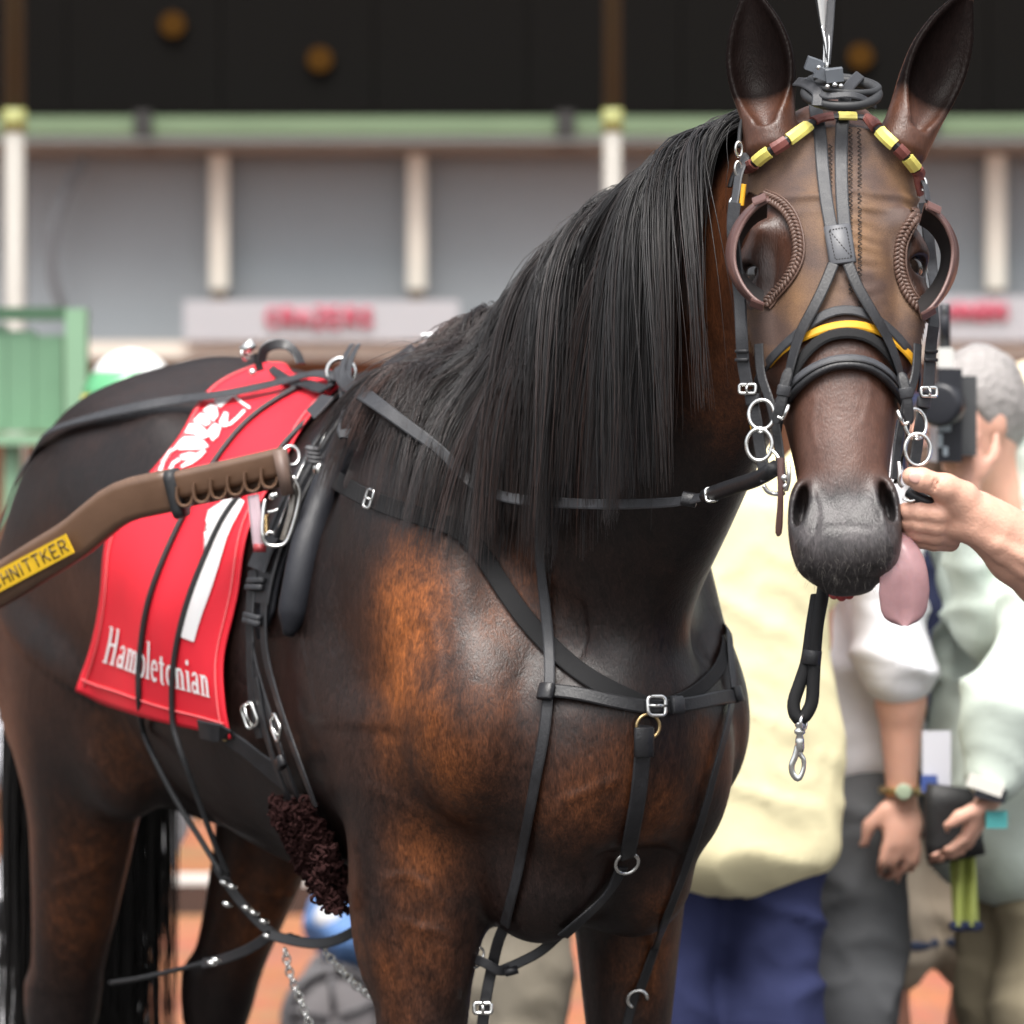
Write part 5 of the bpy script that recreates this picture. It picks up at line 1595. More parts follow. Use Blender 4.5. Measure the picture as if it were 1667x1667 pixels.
# hobble rigging under the belly: straps, silver fittings and a chain
rig = thing('hobble_rigging', 'black straps and silver chain of the hobbles slung under the belly', 'hobbles', W(470, 1530, 6.95))
free_strap('strap', [(352, 1410, 6.95), (385, 1460, 6.94), (420, 1500, 6.93), (450, 1525, 6.92)], .015, M_LEATHER, rig, face=(-.3, -1, .2), n=20)
free_strap('strap', [(440, 1522, 6.92), (480, 1532, 6.90), (520, 1536, 6.88), (560, 1525, 6.86), (600, 1500, 6.84), (660, 1470, 6.82)], .016, M_LEATHER, rig, face=(0, -1, .3), n=26)
free_strap('strap', [(440, 1522, 6.92), (405, 1545, 6.95), (360, 1562, 7.0), (330, 1568, 7.05)], .016, M_LEATHER, rig, face=(0, -1, .3), n=20)
free_cord('cord', [(335, 1567, 7.05), (290, 1578, 7.12), (230, 1592, 7.2), (180, 1600, 7.3)], .004, M_RUBBER, rig, 16)
for (x, y) in ((366, 1437), (378, 1443), (402, 1478), (414, 1486), (436, 1524), (445, 1527), (474, 1524), (484, 1527), (528, 1540), (352, 1563), (345, 1568), (370, 1472), (430, 1500), (505, 1538)):
    MB().ball(W(x, y, 6.925), (.0085, .006, .0048), 10, 6, np.stack([nrm([1, 0, -.3]), [0, 1, 0], nrm([.3, 0, 1])])).build('fitting', M_CHROME, rig)
def chain(pts, name, n):
    C = spline([W(*p) for p in pts], n); mb = MB()
    for i in range(n - 1):
        t = C[i + 1] - C[i]; c = (C[i] + C[i + 1]) / 2
        N_ = np.array([0, -1, 0]) if i % 2 else np.array([1, -.3, 0])
        t = nrm(t); N_ = nrm(N_ - (N_ @ t) * t)
        s = np.cross(N_, t)
        L = np.linalg.norm(C[i + 1] - C[i]) * .72
        mb.tube([c + t * L * math.cos(a) + s * .0055 * math.sin(a) for a in np.linspace(0, 6.283, 10, endpoint=False)], .0019, 5, closed=True)
    return mb.build(name, M_CHROME, rig)
chain([(464, 1545, 6.91), (472, 1585, 6.91), (490, 1630, 6.91), (512, 1690, 6.91)], 'chain', 15)
chain([(528, 1548, 6.90), (552, 1575, 6.90), (580, 1605, 6.90), (610, 1625, 6.90)], 'chain', 12)

# ------------------------------------------------------------------ sulky shaft
sh = thing('sulky_shaft', 'brown sulky shaft with notched tip and yellow name plate', 'sulky shaft', W(100, 900, 6.6))
M_SHAFT = mat('brown_shaft_paint', (.115, .062, .036), .42, noise=(22, .25), bump=(160, .25, .0008), coat=.2)
def sweep_box(path, w, h, r, upv):
    """rounded rectangular tube along a path; h along upv"""
    P = np.asarray(path); T = np.gradient(P, axis=0); T /= np.linalg.norm(T, axis=1, keepdims=True)
    sec = []
    for cx, cy, a0 in ((1, 1, 0), (-1, 1, 90), (-1, -1, 180), (1, -1, 270)):
        for a in np.radians(np.linspace(a0, a0 + 90, 5)):
            sec.append((cx * (w / 2 - r) + r * math.cos(a), cy * (h / 2 - r) + r * math.sin(a)))
    v = []; k = len(sec)
    for i in range(len(P)):
        s = nrm(np.cross(T[i], upv)); u = np.cross(s, T[i])
        v += [P[i] + s * a + u * b for a, b in sec]
    f = [(i * k + q, i * k + (q + 1) % k, (i + 1) * k + (q + 1) % k, (i + 1) * k + q) for i in range(len(P) - 1) for q in range(k)]
    f += [tuple(range(k))[::-1], tuple((len(P) - 1) * k + q for q in range(k))]
    return v, f
SH = spline([W(-980, 1400, 7.95), W(-620, 1270, 7.45), W(-260, 1090, 7.06), W(-20, 963, 6.86), W(60, 915, 6.79), W(120, 878, 6.75), W(152, 852, 6.73), W(185, 826, 6.71), W(215, 812, 6.695), W(255, 803, 6.68), (W(290, 796, 6.665))], 90)
upv = np.array([-.25, -.1, 1.0])
v, f = sweep_box(SH, .034, .062, .012, upv); MB().add(v, f).build('shaft_tube', M_SHAFT, sh)
SR = spline([W(285, 790, 6.668), W(350, 776, 6.65), W(420, 760, 6.63), W(462, 750, 6.62)], 20)
v, f = sweep_box(SR, .034, .040, .009, upv); MB().add(v, f).build('tip_rail', M_SHAFT, sh)
SR2 = spline([W(287, 823, 6.664), W(350, 811, 6.646), W(420, 796, 6.626), W(455, 787, 6.616)], 20)
for q in range(6):
    x0 = 303 + q * 27.5; y0 = 806 - q * 6.0
    c = W(x0, y0, 6.656 - q * .0072)
    K_ = spline([c + np.array(k_) for k_ in ((-.0125, 0, .012), (-.0125, 0, -.004), (-.008, 0, -.014), (.002, 0, -.0155), (.009, 0, -.009), (.0105, 0, .000))], 14)
    T_ = np.gradient(K_, axis=0); N_ = np.cross(T_, np.array([0, 1.0, 0])); mb = MB(); ribbon(mb, K_, N_, .034, .005); mb.build('notch', M_SHAFT, sh)
v, f = sweep_box(SR2 + np.array([0, .013, .006]), .008, .022, .003, upv); MB().add(v, f).build('tip_lower_rail', M_SHAFT, sh)
MB().box(W(463, 769, 6.615), (.016, .040, .066), np.stack([nrm([.97, -.1, .2]), nrm([.1, 1, 0]), nrm([-.2, 0, .97])])).build('end_plate', mat('worn_shaft_end', (.15, .10, .08), .5, noise=(50, .35)), sh)
c = W(288, 803, 6.664)
v, f = sweep_box([c - nrm(SR[1] - SR[0]) * .007, c, c + nrm(SR[1] - SR[0]) * .007], .044, .072, .014, upv); MB().add(v, f).build('rubber_band', M_RUBBER, sh)
# yellow name plate with embossed lettering
def plate_map(x, y):
    # x 0..1 along the plate, y 0..1 across, on the face of the tube turned to the photographer
    a, b = W(-14, 952, 6.845), W(127, 877, 6.735)
    t = nrm(b - a); s = nrm(np.cross(t, upv)); u = np.cross(s, t)
    if s[1] > 0: s = -s
    return a + (b - a) * x + u * ((y - .5) * .030 - .002) + s * .0195
pl = [plate_map(x, y) for x, y in ((0, 0), (1, 0), (1, 1), (0, 1))]
n_ = nrm(np.cross(pl[1] - pl[0], pl[3] - pl[0])); n_ = n_ if n_[1] < 0 else -n_
MB().add(pl + [p + n_ * .002 for p in pl], [(0, 1, 2, 3), (4, 5, 6, 7), (0, 1, 5, 4), (1, 2, 6, 5), (2, 3, 7, 6), (3, 0, 4, 7)]).build('name_plate', mat('yellow_plate', (.78, .48, .02), .4, noise=(60, .12)), sh, smooth=False)
# letters as strokes
LET = {'S': [[(.9, .82), (.5, 1), (.12, .8), (.25, .58), (.75, .42), (.88, .2), (.5, 0), (.1, .18)]], 'C': [[(.9, .8), (.5, 1), (.1, .7), (.1, .3), (.5, 0), (.9, .2)]],
       'H': [[(.1, 0), (.1, 1)], [(.9, 0), (.9, 1)], [(.1, .5), (.9, .5)]], 'N': [[(.1, 0), (.1, 1), (.9, 0), (.9, 1)]], 'I': [[(.5, 0), (.5, 1)]],
       'T': [[(.05, 1), (.95, 1)], [(.5, 1), (.5, 0)]], 'K': [[(.1, 0), (.1, 1)], [(.9, 1), (.1, .45)], [(.3, .6), (.92, 0)]],
       'E': [[(.9, 1), (.1, 1), (.1, 0), (.9, 0)], [(.1, .5), (.75, .5)]], 'R': [[(.1, 0), (.1, 1), (.7, 1), (.9, .78), (.7, .5), (.1, .5)], [(.5, .5), (.92, 0)]]}
def stroke_text(word, to3d, r, name, matl, parent, x0=0, x1=1, y0=.2, y1=.8, gap=.28):
    mb = MB(); ws = [.45 if ch == 'I' else 1 for ch in word]
    tot = sum(ws) + gap * (len(word) - 1); x = 0
    for ch, w_ in zip(word, ws):
        if ch in LET:
            for pl_ in LET[ch]:
                pts = [to3d(x0 + (x + (q[0] if w_ == 1 else .5 * w_) * (w_ if w_ == 1 else 1)) / tot * (x1 - x0), y0 + q[1] * (y1 - y0)) for q in pl_]
                for a, b in zip(pts, pts[1:]):
                    mb.tube([a, b], r, 6)
        x += w_ + gap
    return mb.build(name, matl, parent)
stroke_text('SCHNITTKER', lambda x, y: plate_map(x, y) + n_ * .002, .0013, 'lettering', mat('plate_letter', (.05, .035, .02), .5), sh, .02, .97, .2, .82, .22)
# quick hitch at the tip: pale plate, spring and wire loop
qh = thing('quick_hitch', "silver quick hitch bracket under the shaft tip on the saddle's side", 'hitch', W(445, 840, 6.63))
C = spline([W(412, 806, 6.62), W(417, 850, 6.615), W(422, 890, 6.615)], 12)
mb = MB(); ribbon(mb, C, np.tile([-.35, -1, 0], (12, 1)), .018, .009); mb.build('hitch_plate', mat('pale_hitch_plate', (.48, .36, .40), .4, noise=(40, .2)), qh)
MB().box(W(423, 892, 6.613), (.018, .010, .012)).build('hitch_tip', mat('red_tip', (.30, .035, .04), .45), qh)
free_cord('wire_loop', [(477, 775, 6.60), (488, 800, 6.60), (484, 830, 6.60), (472, 870, 6.60), (462, 886, 6.60), (445, 889, 6.60), (432, 884, 6.60), (427, 868, 6.60), (429, 830, 6.605), (432, 812, 6.61)], .0030, M_CHROME, qh, 50)
mb = MB(); c0_ = W(433, 838, 6.607); c1_ = W(434, 872, 6.607)
mb.tube([c0_ + (c1_ - c0_) * t + np.array([math.cos(t * 70), math.sin(t * 70), 0]) * .0035 for t in np.linspace(0, 1, 90)], .0010, 5); mb.build('spring', M_BRASS, qh)
free_cord('hook', [(436, 834, 6.60), (446, 832, 6.598), (453, 829, 6.598)], .0024, M_CHROME, qh, 10)
free_cord('hook', [(433, 872, 6.60), (438, 866, 6.60), (446, 868, 6.60)], .0022, M_CHROME, qh, 10)
C = spline([W(478, 790, 6.625), W(476, 830, 6.62), W(462, 880, 6.62)], 14)
mb = MB(); ribbon(mb, C, np.tile([.1, -1, 0], (14, 1)), .012, .010); mb.build('hitch_arm', mat('dull_steel', (.32, .30, .27), .4, metal=1.0, noise=(60, .3)), qh)
mb = MB(); mb.ball(W(444, 808, 6.605), .006); mb.ball(W(449, 806, 6.605), .0045); mb.build('hitch_bolt', M_CHROME, qh)
# ------------------------------------------------------------------ the place: paving, step, betting building with upper storey
def struct(name, mb, m, parent=None, smooth=False):
    return mb.build(name, m, parent, smooth, **({} if parent is not None else {'kind': 'structure'}))
def paving_material():
    m = mat('clay_paving', (.30, .115, .06), .8, bump=(220, .4, .003))
    N = m.node_tree.nodes; L = m.node_tree.links; b = N['Principled BSDF']
    tc = N.new('ShaderNodeTexCoord')
    br_ = N.new('ShaderNodeTexBrick'); br_.inputs['Scale'].default_value = 4.5; br_.inputs['Mortar Size'].default_value = .012
    br_.inputs['Color1'].default_value = (.36, .135, .065, 1); br_.inputs['Color2'].default_value = (.28, .10, .05, 1); br_.inputs['Mortar'].default_value = (.2, .12, .08, 1)
    nz = N.new('ShaderNodeTexNoise'); nz.inputs['Scale'].default_value = 3; nz.inputs['Detail'].default_value = 6
    L.new(tc.outputs['Object'], br_.inputs['Vector']); L.new(tc.outputs['Object'], nz.inputs['Vector'])
    mx = N.new('ShaderNodeMix'); mx.data_type = 'RGBA'; mx.blend_type = 'OVERLAY'; mx.inputs['Factor'].default_value = .5
    L.new(br_.outputs['Color'], mx.inputs['A']); L.new(nz.outputs['Color'], mx.inputs['B']); L.new(mx.outputs['Result'], b.inputs['Base Color'])
    return m
M_PAVE = paving_material()
struct('ground', MB().box((0, 150, -.25), (400, 400, .5)), mat('dark_asphalt', (.045, .042, .040), .85, noise=(6, .3), bump=(120, .5, .004)))
struct('paving', MB().box((0, 12.35, .002), (60, 3.0, .004)), M_PAVE)
M_CREAM = mat('cream_paint', (.56, .52, .455), .5, noise=(6, .08))
M_TIMBER = mat('brown_timber', (.16, .075, .035), .6, noise=(8, .35), bump=(60, .3, .004))
M_GREYP = mat('grey_panel', (.205, .224, .243), .55, noise=(2, .10))
DB = 16.0
def bx(px0, px1, py0, py1, d, dep, z=None):
    """a box whose front face spans these places of the photograph at distance d"""
    a = W(px0, py0, d); b = W(px1, py1, d)
    return (a[0] + b[0]) / 2, d + dep / 2, (a[2] + b[2]) / 2, abs(b[0] - a[0]), dep, abs(a[2] - b[2])
def boxpx(name, m, parent, px0, px1, py0, py1, d, dep, **k):
    x, y, z, w, t, h = bx(px0, px1, py0, py1, d, dep)
    return MB().box((x, y, z), (w, t, h)).build(name, m, parent, False, **k)
# raised terrace with a white nosed step
terr = struct('terrace', MB().box((0, 26.9, .05), (60, 26, .10)), M_PAVE)
MB().box((0, 13.87, .046), (60, .05, .092)).build('step_riser', mat('brown_brick_step', (.05, .026, .018), .8, noise=(10, .3)), terr, False)
MB().box((0, 13.93, .104), (60, .17, .014)).build('step_nosing', mat('white_nosing', (.62, .61, .58), .6, noise=(5, .15)), terr, False)

bld = thing('betting_building', 'grey betting hall front with cream posts below a dark upper storey', 'building', (0, DB, .1))
# lower timber wall of boards
zt = W(0, 592, DB)[2]
nb = 44
for q in range(nb):
    x0 = -4.4 + q * .2
    MB().box((x0 + .1, DB + .06 + .004 * (q % 2), (zt + .1) / 2), (.194, .05, zt - .1)).build('plank', M_TIMBER, bld, False)
boxpx('ledge', M_CREAM, bld, -1300, 2900, 556, 584, DB - .22, .34)
boxpx('ledge_underside', M_TIMBER, bld, -1300, 2900, 585, 600, DB - .16, .2)
# grey shutters between posts
edges = [-1256, -933, -610, -287, 36, 356, 678, 1000, 1310, 1622, 1945, 2270, 2595, 2918]
for a, b in zip(edges, edges[1:]):
    boxpx('shutter', M_GREYP, bld, a + 6, b - 6, 250, 556, DB + .05, .05)
boxpx('backing_wall', mat('dark_backing', (.06, .063, .068), .7), bld, -1300, 2900, 160, 560, DB + .12, .1)
for a in (356, 678, 1310, 1622, 1945, 2270, 2595, -287, -610, -933):
    o = boxpx('post', M_CREAM, bld, a - 15, a + 15, 249, 470, DB - .06, .07)
    boxpx('post_foot', mat('post_foot', (.11, .085, .06), .6), o, a - 12, a + 12, 470.5, 492, DB - .05, .05)
boxpx('header', mat('header_brown', (.17, .125, .10), .6, noise=(5, .15)), bld, -1300, 2900, 234, 249, DB - .10, .14)
boxpx('header_band', mat('header_grey', (.20, .205, .20), .6), bld, -1300, 2900, 219, 233.4, DB - .02, .1)
M_GREENS = mat('pale_green_beam', (.125, .185, .105), .5, noise=(4, .1))
for a, b in ((-1256, -450), (-420, 217), (246, 905), (936, 1500), (1530, 2150), (2180, 2900)):
    boxpx('green_beam', M_GREENS, bld, a, b, 189, 218, DB - .26, .12)
for a, b in ((-450, -420), (217, 246), (905, 936), (1500, 1530), (2150, 2180)):
    boxpx('beam_bracket', mat('dark_bracket', (.02, .02, .019), .6), bld, a, b, 180, 219, DB - .30, .18)
# upper storey of flat panels, a deep space's shade put into their colour; small amber lamps that are lit
M_SOFF = mat('panel_shade_dark', (.0042, .0038, .0034), .8, noise=(3, .2), spec=.08)
up_ = MB().box((0, DB + .38, 4.1), (22, .7, 3.2)).build('upper_storey', mat('upper_backing', (.004, .0036, .0033), .8, spec=.08), bld, False)
for q in range(14):
    x0 = W(-640 + q * 250, 0, DB - .06)[0]
    x1 = W(-640 + (q + 1) * 250 - 2, 0, DB - .06)[0]
    zb = W(0, 186, DB - .06)[2]
    MB().box(((x0 + x1) / 2, DB - .03, (zb + 5.6) / 2), (x1 - x0, .06, 5.6 - zb)).build('upper_panel', M_SOFF, up_, False)
M_LAMP = bpy.data.materials.new('amber_lamp'); M_LAMP.use_nodes = True
_b = M_LAMP.node_tree.nodes['Principled BSDF']; _b.inputs['Base Color'].default_value = (.002, .001, .0005, 1); _b.inputs['Specular IOR Level'].default_value = 0; _b.inputs['Roughness'].default_value = 1
_b.inputs['Emission Color'].default_value = (1, .45, .1, 1); _b.inputs['Emission Strength'].default_value = .05
for q, (x, y) in enumerate(((280, 38), (520, 95), (1402, 90))):
    c = W(x, y, DB - .11)
    lp = thing('wall_lamp', ['amber wall lamp dimly lit high on the dark upper storey above the cream pole', 'amber wall lamp dimly lit on the dark upper storey above the white sign', "amber wall lamp dimly lit on the dark storey between the horse's ears"][q], 'lamp', c, 'amber lamps on the upper storey')
    MB().lathe(c, (0, 1, 0), [(.02, .02), (.024, .040), (.035, .044)], 20).build('lens', M_LAMP, lp)
    MB().ring(c + np.array([0, .036, 0]), .046, .006, (0, -1, 0), n=24, k=6).build('rim', mat('lamp_rim', (.008, .006, .005), .9, spec=.05), lp)
# tall poles in front
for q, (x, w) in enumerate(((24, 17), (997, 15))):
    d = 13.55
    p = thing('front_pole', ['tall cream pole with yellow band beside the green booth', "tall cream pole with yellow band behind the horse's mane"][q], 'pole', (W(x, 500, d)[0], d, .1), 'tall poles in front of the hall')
    r = w * d / FPX
    MB().tube([(p.location.x, d, .1), (p.location.x, d, W(0, 215, d)[2])], r, 18).build('lower_tube', mat('pole_cream', (.31, .29, .26), .5, noise=(5, .1)), p)
    MB().tube([(p.location.x, d, W(0, 214.5, d)[2]), (p.location.x, d, W(0, 178, d)[2])], r * 1.12, 18).build('yellow_band', mat('pole_yellow', (.30, .31, .11), .5), p)
    MB().tube([(p.location.x, d, W(0, 177.5, d)[2]), (p.location.x, d, 4.6)], r, 18).build('upper_tube', mat('pole_upper_shade', (.045, .036, .016), .6), p)  # canopy shade on the pole's upper length, given as a brown colour
# dark cable hanging in a bow over a shutter
free_cord('hanging_cable', [(140, 258, 15.9), (108, 310, 15.88), (88, 370, 15.86), (84, 430, 15.86), (94, 480, 15.87), (112, 520, 15.9)], .016, mat('grey_cable', (.10, .105, .115), .7), bld, 40)
# signs
M_SIGN = mat('white_sign', (.35, .355, .375), .5, noise=(4, .04))
M_REDL = mat('red_letter', (.42, .07, .11), .5)
def sign(px0, px1, py0, py1, label, word, lx0, lx1, ly0, ly1):
    s_ = thing('ledge_sign', label, 'sign', W((px0 + px1) / 2, py1, DB - .26))
    boxpx('board', M_SIGN, s_, px0, px1, py0, py1, DB - .27, .03)
    def m3(x, y):
        return W(lx0 + (lx1 - lx0) * x, ly1 + (ly0 - ly1) * y, DB - .275)
    stroke_text(word, m3, .011, 'lettering', M_REDL, s_, 0, 1, 0, 1, .3)
LET['A'] = [[(.05, 0), (.5, 1), (.95, 0)], [(.22, .36), (.78, .36)]]; LET['Z'] = [[(.08, 1), (.92, 1), (.08, 0), (.92, 0)]]
LET['G'] = [[(.9, .8), (.5, 1), (.1, .7), (.1, .3), (.5, 0), (.9, .2), (.9, .5), (.55, .5)]]; LET['U'] = [[(.1, 1), (.1, .25), (.5, 0), (.9, .25), (.9, 1)]]
sign(299, 747, 489, 555.5, "white sign board with red lettering on the ledge behind the horse's back", 'CRAZERS', 434, 606, 503, 531)
sign(1500, 1960, 482, 555.5, "white sign board with red lettering on the ledge beyond the video camera", 'CRAZERS', 1545, 1640, 496, 518)
# green booth
booth = thing('green_booth', 'pale green metal booth panel with corner post below the cream pole', 'booth', W(50, 780, 11.2))
M_GRN = mat('pale_green_paint', (.13, .245, .15), .5, noise=(5, .12), bump=(30, .2, .004))
M_GRN2 = mat('light_green_paint', (.20, .34, .215), .5, noise=(5, .1))
for q in range(4):
    a = -80 + q * 46
    x, y, z, w, t, h = bx(a, a + 45, 522 + 8 * q, 702, 11.2, .05)
    MB().box((x, y, z), (w, t, h)).build('panel', M_GRN, booth, False)
boxpx('corner_post', M_GRN2, booth, 106, 140, 502, 705, 11.12, .09)
boxpx('top_rail', mat('dark_green_paint', (.05, .11, .06), .5), booth, -80, 106, 500, 521, 11.18, .05)
boxpx('base_rail', M_GRN2, booth, -80, 140, 706, 724, 11.1, .09)
for a in (6, 112):
    x, y, z, w, t, h = bx(a, a + 26, 724.5, 2100, 11.15, .08)
    zt_ = W(0, 724.5, 11.15)[2]
    MB().box((x, y, zt_ / 2), (w, t, zt_)).build('leg', M_GRN2, booth, False)
# ------------------------------------------------------------------ people
def shade_skin(name, c):
    return mat(name, c, .5, noise=(30, .12), bump=(400, .2, .0006), sss=.12)
M_SKIN = shade_skin('skin_light', (.64, .35, .26)); M_SKIN2 = shade_skin('skin_tan', (.50, .23, .15))
M_SHOE = mat('shoe', (.03, .028, .026), .5)
def cloth_mat(name, c, sheen=.0):
    return mat(name, c, .85, noise=(5, .10), bump=(14, .35, .010), spec=.2, sheen=sheen)
def bbox_grid(Sd, step, fine=None):
    lo = np.min([c - r for _, c, r, k, m in Sd.ops], 0) - .03; hi = np.max([c + r for _, c, r, k, m in Sd.ops], 0) + .03
    ax = []
    for k in range(3):
        if fine is not None:
            f0, f1, st = fine[k]
            ax.append(axis_steps([(lo[k], step), (f0, st), (f1, step), (hi[k], None)] if hi[k] > f1 + .02 else [(lo[k], step), (f0, st), (f1, None)]) if f0 > lo[k] + .02 else axis_steps([(f0, st), (f1, step), (hi[k], None)]))
        else:
            ax.append(np.arange(lo[k], hi[k] + step, step * QUICK))
    return ax
def cut_mesh(name, Sd, step, m, parent, folds=0, fine=None, project=1):
    X_, Y_, Z_ = bbox_grid(Sd, step, fine)
    v, q = mesh_sdf(Sd, X_, Y_, Z_, project)
    if folds:
        n = Sd.grad(v, .004)
        rg = 1 - np.abs(2 * vnoise(v * np.array([.6, .6, 1.5]) + v[:, [1, 2, 0]] * .5, 7, 8) - 1); rg2 = 1 - np.abs(2 * vnoise(v * np.array([.7, .7, 1.2]) + v[:, [2, 0, 1]] * .6, 13, 9) - 1)
        v = v + n * (folds * .55 * (rg ** 4 - .25) + folds * .25 * (rg2 ** 4 - .25))[:, None]
        v = v + n * ((vnoise(v * np.array([1, 1, .8]) + v[:, [2, 0, 1]] * .35, 8, 5) - .5) * folds + (vnoise(v, 19, 6) - .5) * folds * .25)[:, None]
    return obj(name, mesh_from(name, v, q), m, parent)
class Frame:
    def __init__(self, pos, yaw, k=1.0):
        self.p = np.array([pos[0], pos[1], 0.0]) + np.array([0, 0, pos[2] if len(pos) > 2 else 0]); self.k = k
        self.f = np.array([math.sin(yaw), -math.cos(yaw), 0]); self.l = np.array([math.cos(yaw), math.sin(yaw), 0])
        self.ax = np.stack([UP, self.l, self.f])
    def __call__(self, x, y, z):
        """x to the person's left, y forward, z up, for a 1.75 m figure"""
        return self.p + (self.l * x + self.f * y) * self.k + UP * z * self.k
def hand(Sk, wrist, tip, palmn, k=1.0, curl=.35):
    """palm and five fingers; tip = where the fingers point, palmn = palm direction"""
    u = nrm(tip - wrist); n = nrm(palmn - (palmn @ u) * u); s = np.cross(u, n)
    A = np.stack([u, s, n])
    Sk.ell(wrist + u * .055 * k, (.05 * k, .040 * k, .016 * k), A, k=.02)
    for q, (off, L) in enumerate(((-.030, .062), (-.010, .075), (.011, .072), (.030, .055))):
        a = wrist + u * .092 * k + s * off * k; b = a + (u * math.cos(curl) + n * math.sin(curl)) * L * .5 * k; c = b + (u * math.cos(curl * 2.4) + n * math.sin(curl * 2.4)) * L * .5 * k
        Sk.chain([a, b, c], [.0095 * k, .0088 * k, .0075 * k], k=.004)
    a = wrist + u * .03 * k - s * .03 * k; b = a + nrm(u * .7 - s * .6 + n * .4) * .042 * k; c = b + nrm(u * .9 - s * .1 + n * .4) * .036 * k
    Sk.chain([a, b, c], [.014 * k, .011 * k, .0085 * k], k=.008)
def person(name, label, pos, yaw, k=1.0, shirt=None, pants=None, skin=None, hair=(.05, .035, .025), shorts=False, sleeve=.55, hem=.80, belly=0.0, arms=None, step=.011,
           shoes=True, headturn=0.0, hat=None, tuck=False, legs=((.10, 0), (-.10, 0)), lean=0.0, group='people standing round the horse', fine=None, fingers=True, stoop=0.0, headdrop=0.0, fold=.024):
    F = Frame(pos, yaw, k); skin = skin or M_SKIN
    t = thing(name, label, 'person', F.p, group)
    FA = F.ax; ly = lean
    Sk = Sdf()
    # head
    hy = yaw + headturn; hf = np.array([math.sin(hy), -math.cos(hy), 0]); hl = np.array([math.cos(hy), math.sin(hy), 0])
    hc = F(0, .035 + ly + stoop, 1.625 - headdrop); HA = np.stack([hf, hl, UP])
    Sk.ell(hc, np.array([.098, .076, .118]) * k, HA, k=.02); Sk.ell(hc + (hf * .03 - UP * .07) * k, np.array([.062, .055, .055]) * k, HA, k=.03)
    Sk.cone(hc + (hf * .092 + UP * .012) * k, hc + (hf * .118 - UP * .022) * k, .010 * k, .014 * k, k=.012)
    for sd in (-1, 1):
        Sk.ell(hc + (hl * .078 * sd - hf * .012 - UP * .01) * k, np.array([.018, .008, .03]) * k, HA, k=.006)
        Sk.ell(hc + (hl * .03 * sd + hf * .095 + UP * .012) * k, np.array([.014, .016, .010]) * k, HA, k=.006, mode='s')
    Sk.ell(hc + (hf * .10 - UP * .052) * k, np.array([.014, .026, .004]) * k, HA, k=.004, mode='s')
    Sk.cone(hc - UP * .08 * k - hf * .02 * k, F(0, ly + stoop * .6, 1.42), .054 * k, .062 * k, k=.04)
    Sk.ell(F(0, ly, 1.33), (.07 * k, .15 * k, .07 * k), FA, k=.05)
    arms = arms or {}
    joints = {}
    for sd, key in ((1, 'l'), (-1, 'r')):
        sh_ = F(sd * .185, ly + stoop * .4, 1.40)
        el, wr, tip, pn = arms.get(key, (F(sd * .235, -.02 + ly, 1.12), F(sd * .245, .05 + ly, .875), F(sd * .245, .09 + ly, .70), F.l * -sd))
        joints[key] = (sh_, el, wr)
        mid = (el + wr) / 2 + (el - wr) * .22
        Sk.chain([sh_, el], [.052 * k, .042 * k], k=.03); Sk.chain([el, mid, wr], [.041 * k, .041 * k, .027 * k], k=.02)
        if fingers: hand(Sk, wr, tip, pn, k)
    # legs
    kn = []
    for (x, y), sd in zip(legs, (1, -1)):
        hip = F(sd * .09, ly * .3, .92); kne = F(x * 1.0, y * .5 + .02, .49); an = F(x, y, .08)
        kn.append((hip, kne, an))
        Sk.chain([hip, kne], [.082 * k, .055 * k], k=.03); Sk.chain([kne, (kne + an) / 2 + (kne - an) * .18 - F.f * .012, an], [.053 * k, .055 * k, .036 * k], k=.02)
        Sk.cone(an - UP * .03 * k, an + (F.f * .14 - UP * .05) * k, .038 * k, .032 * k, k=.03)
    cut_mesh('body', Sk, step, skin, t, fine=fine, project=2 if fine else 1)
    # shirt
    Sh = Sdf()
    w0 = .185
    st = [(hem, 0, .01 + ly * .2, w0 + .01 + belly * .5, .14 + belly, .15), (.95, 0, .01 + ly * .3, w0 + .008 + belly * .55, .14 + belly * 1.2, .148), (1.10, 0, .01 + ly * .55, w0 - .002 + belly * .3, .13 + belly, .13),
          (1.25, 0, ly * .8, w0 + .01, .125 + belly * .3, .115), (1.36, 0, ly, .17, .10, .11), (1.43, 0, ly, .11, .07, .085), (1.48, 0, ly + .01, .066, .06, .07)]
    Sh.loft(F(0, 0, 0), FA, [(a * k, b * k, c * k, d * k, e * k, f * k) for a, b, c, d, e, f in st], k=.02, n=2.3)
    Sh.loft(F(0, 0, 0), FA, [((hem - .10) * k, 0, (.01) * k, .12 * k, .07 * k, .07 * k), ((hem - .002) * k, 0, .01 * k, .158 * k, .10 * k, .09 * k)], k=.004, mode='s')
    for key in 'lr':
        s_, e_, w_ = joints[key]
        if sleeve <= 1:
            Sh.cone(s_, s_ + (e_ - s_) * sleeve * 1.0, .072 * k, .070 * k, k=.04)
        else:
            Sh.cone(s_, e_, .072 * k, .068 * k, k=.04); Sh.cone(e_, e_ + (w_ - e_) * (sleeve - 1), .066 * k, .052 * k, k=.03)
    Sh.cone(F(0, ly + .0, 1.46), F(0, ly + .012, 1.515), .072 * k, .070 * k, k=.01)
    cut_mesh('shirt', Sh, step, shirt, t, fold)
    # trousers
    Pn = Sdf()
    Pn.loft(F(0, 0, 0), FA, [(.80 * k, 0, 0, .175 * k, .115 * k, .125 * k), (.90 * k, 0, 0, .175 * k, .12 * k, .125 * k), (1.0 * k, 0, .005 * k, .165 * k, .115 * k + belly * .4, .11 * k)], k=.03, n=2.4)
    for hip, kne, an in kn:
        hp = hip - UP * .06 * k
        if shorts:
            Pn.cone(hp, kne + UP * .03 * k, .100 * k, .098 * k, k=.05)
        else:
            Pn.chain([hp, kne, an + UP * .01], [.098 * k, .078 * k, .075 * k], k=.05)
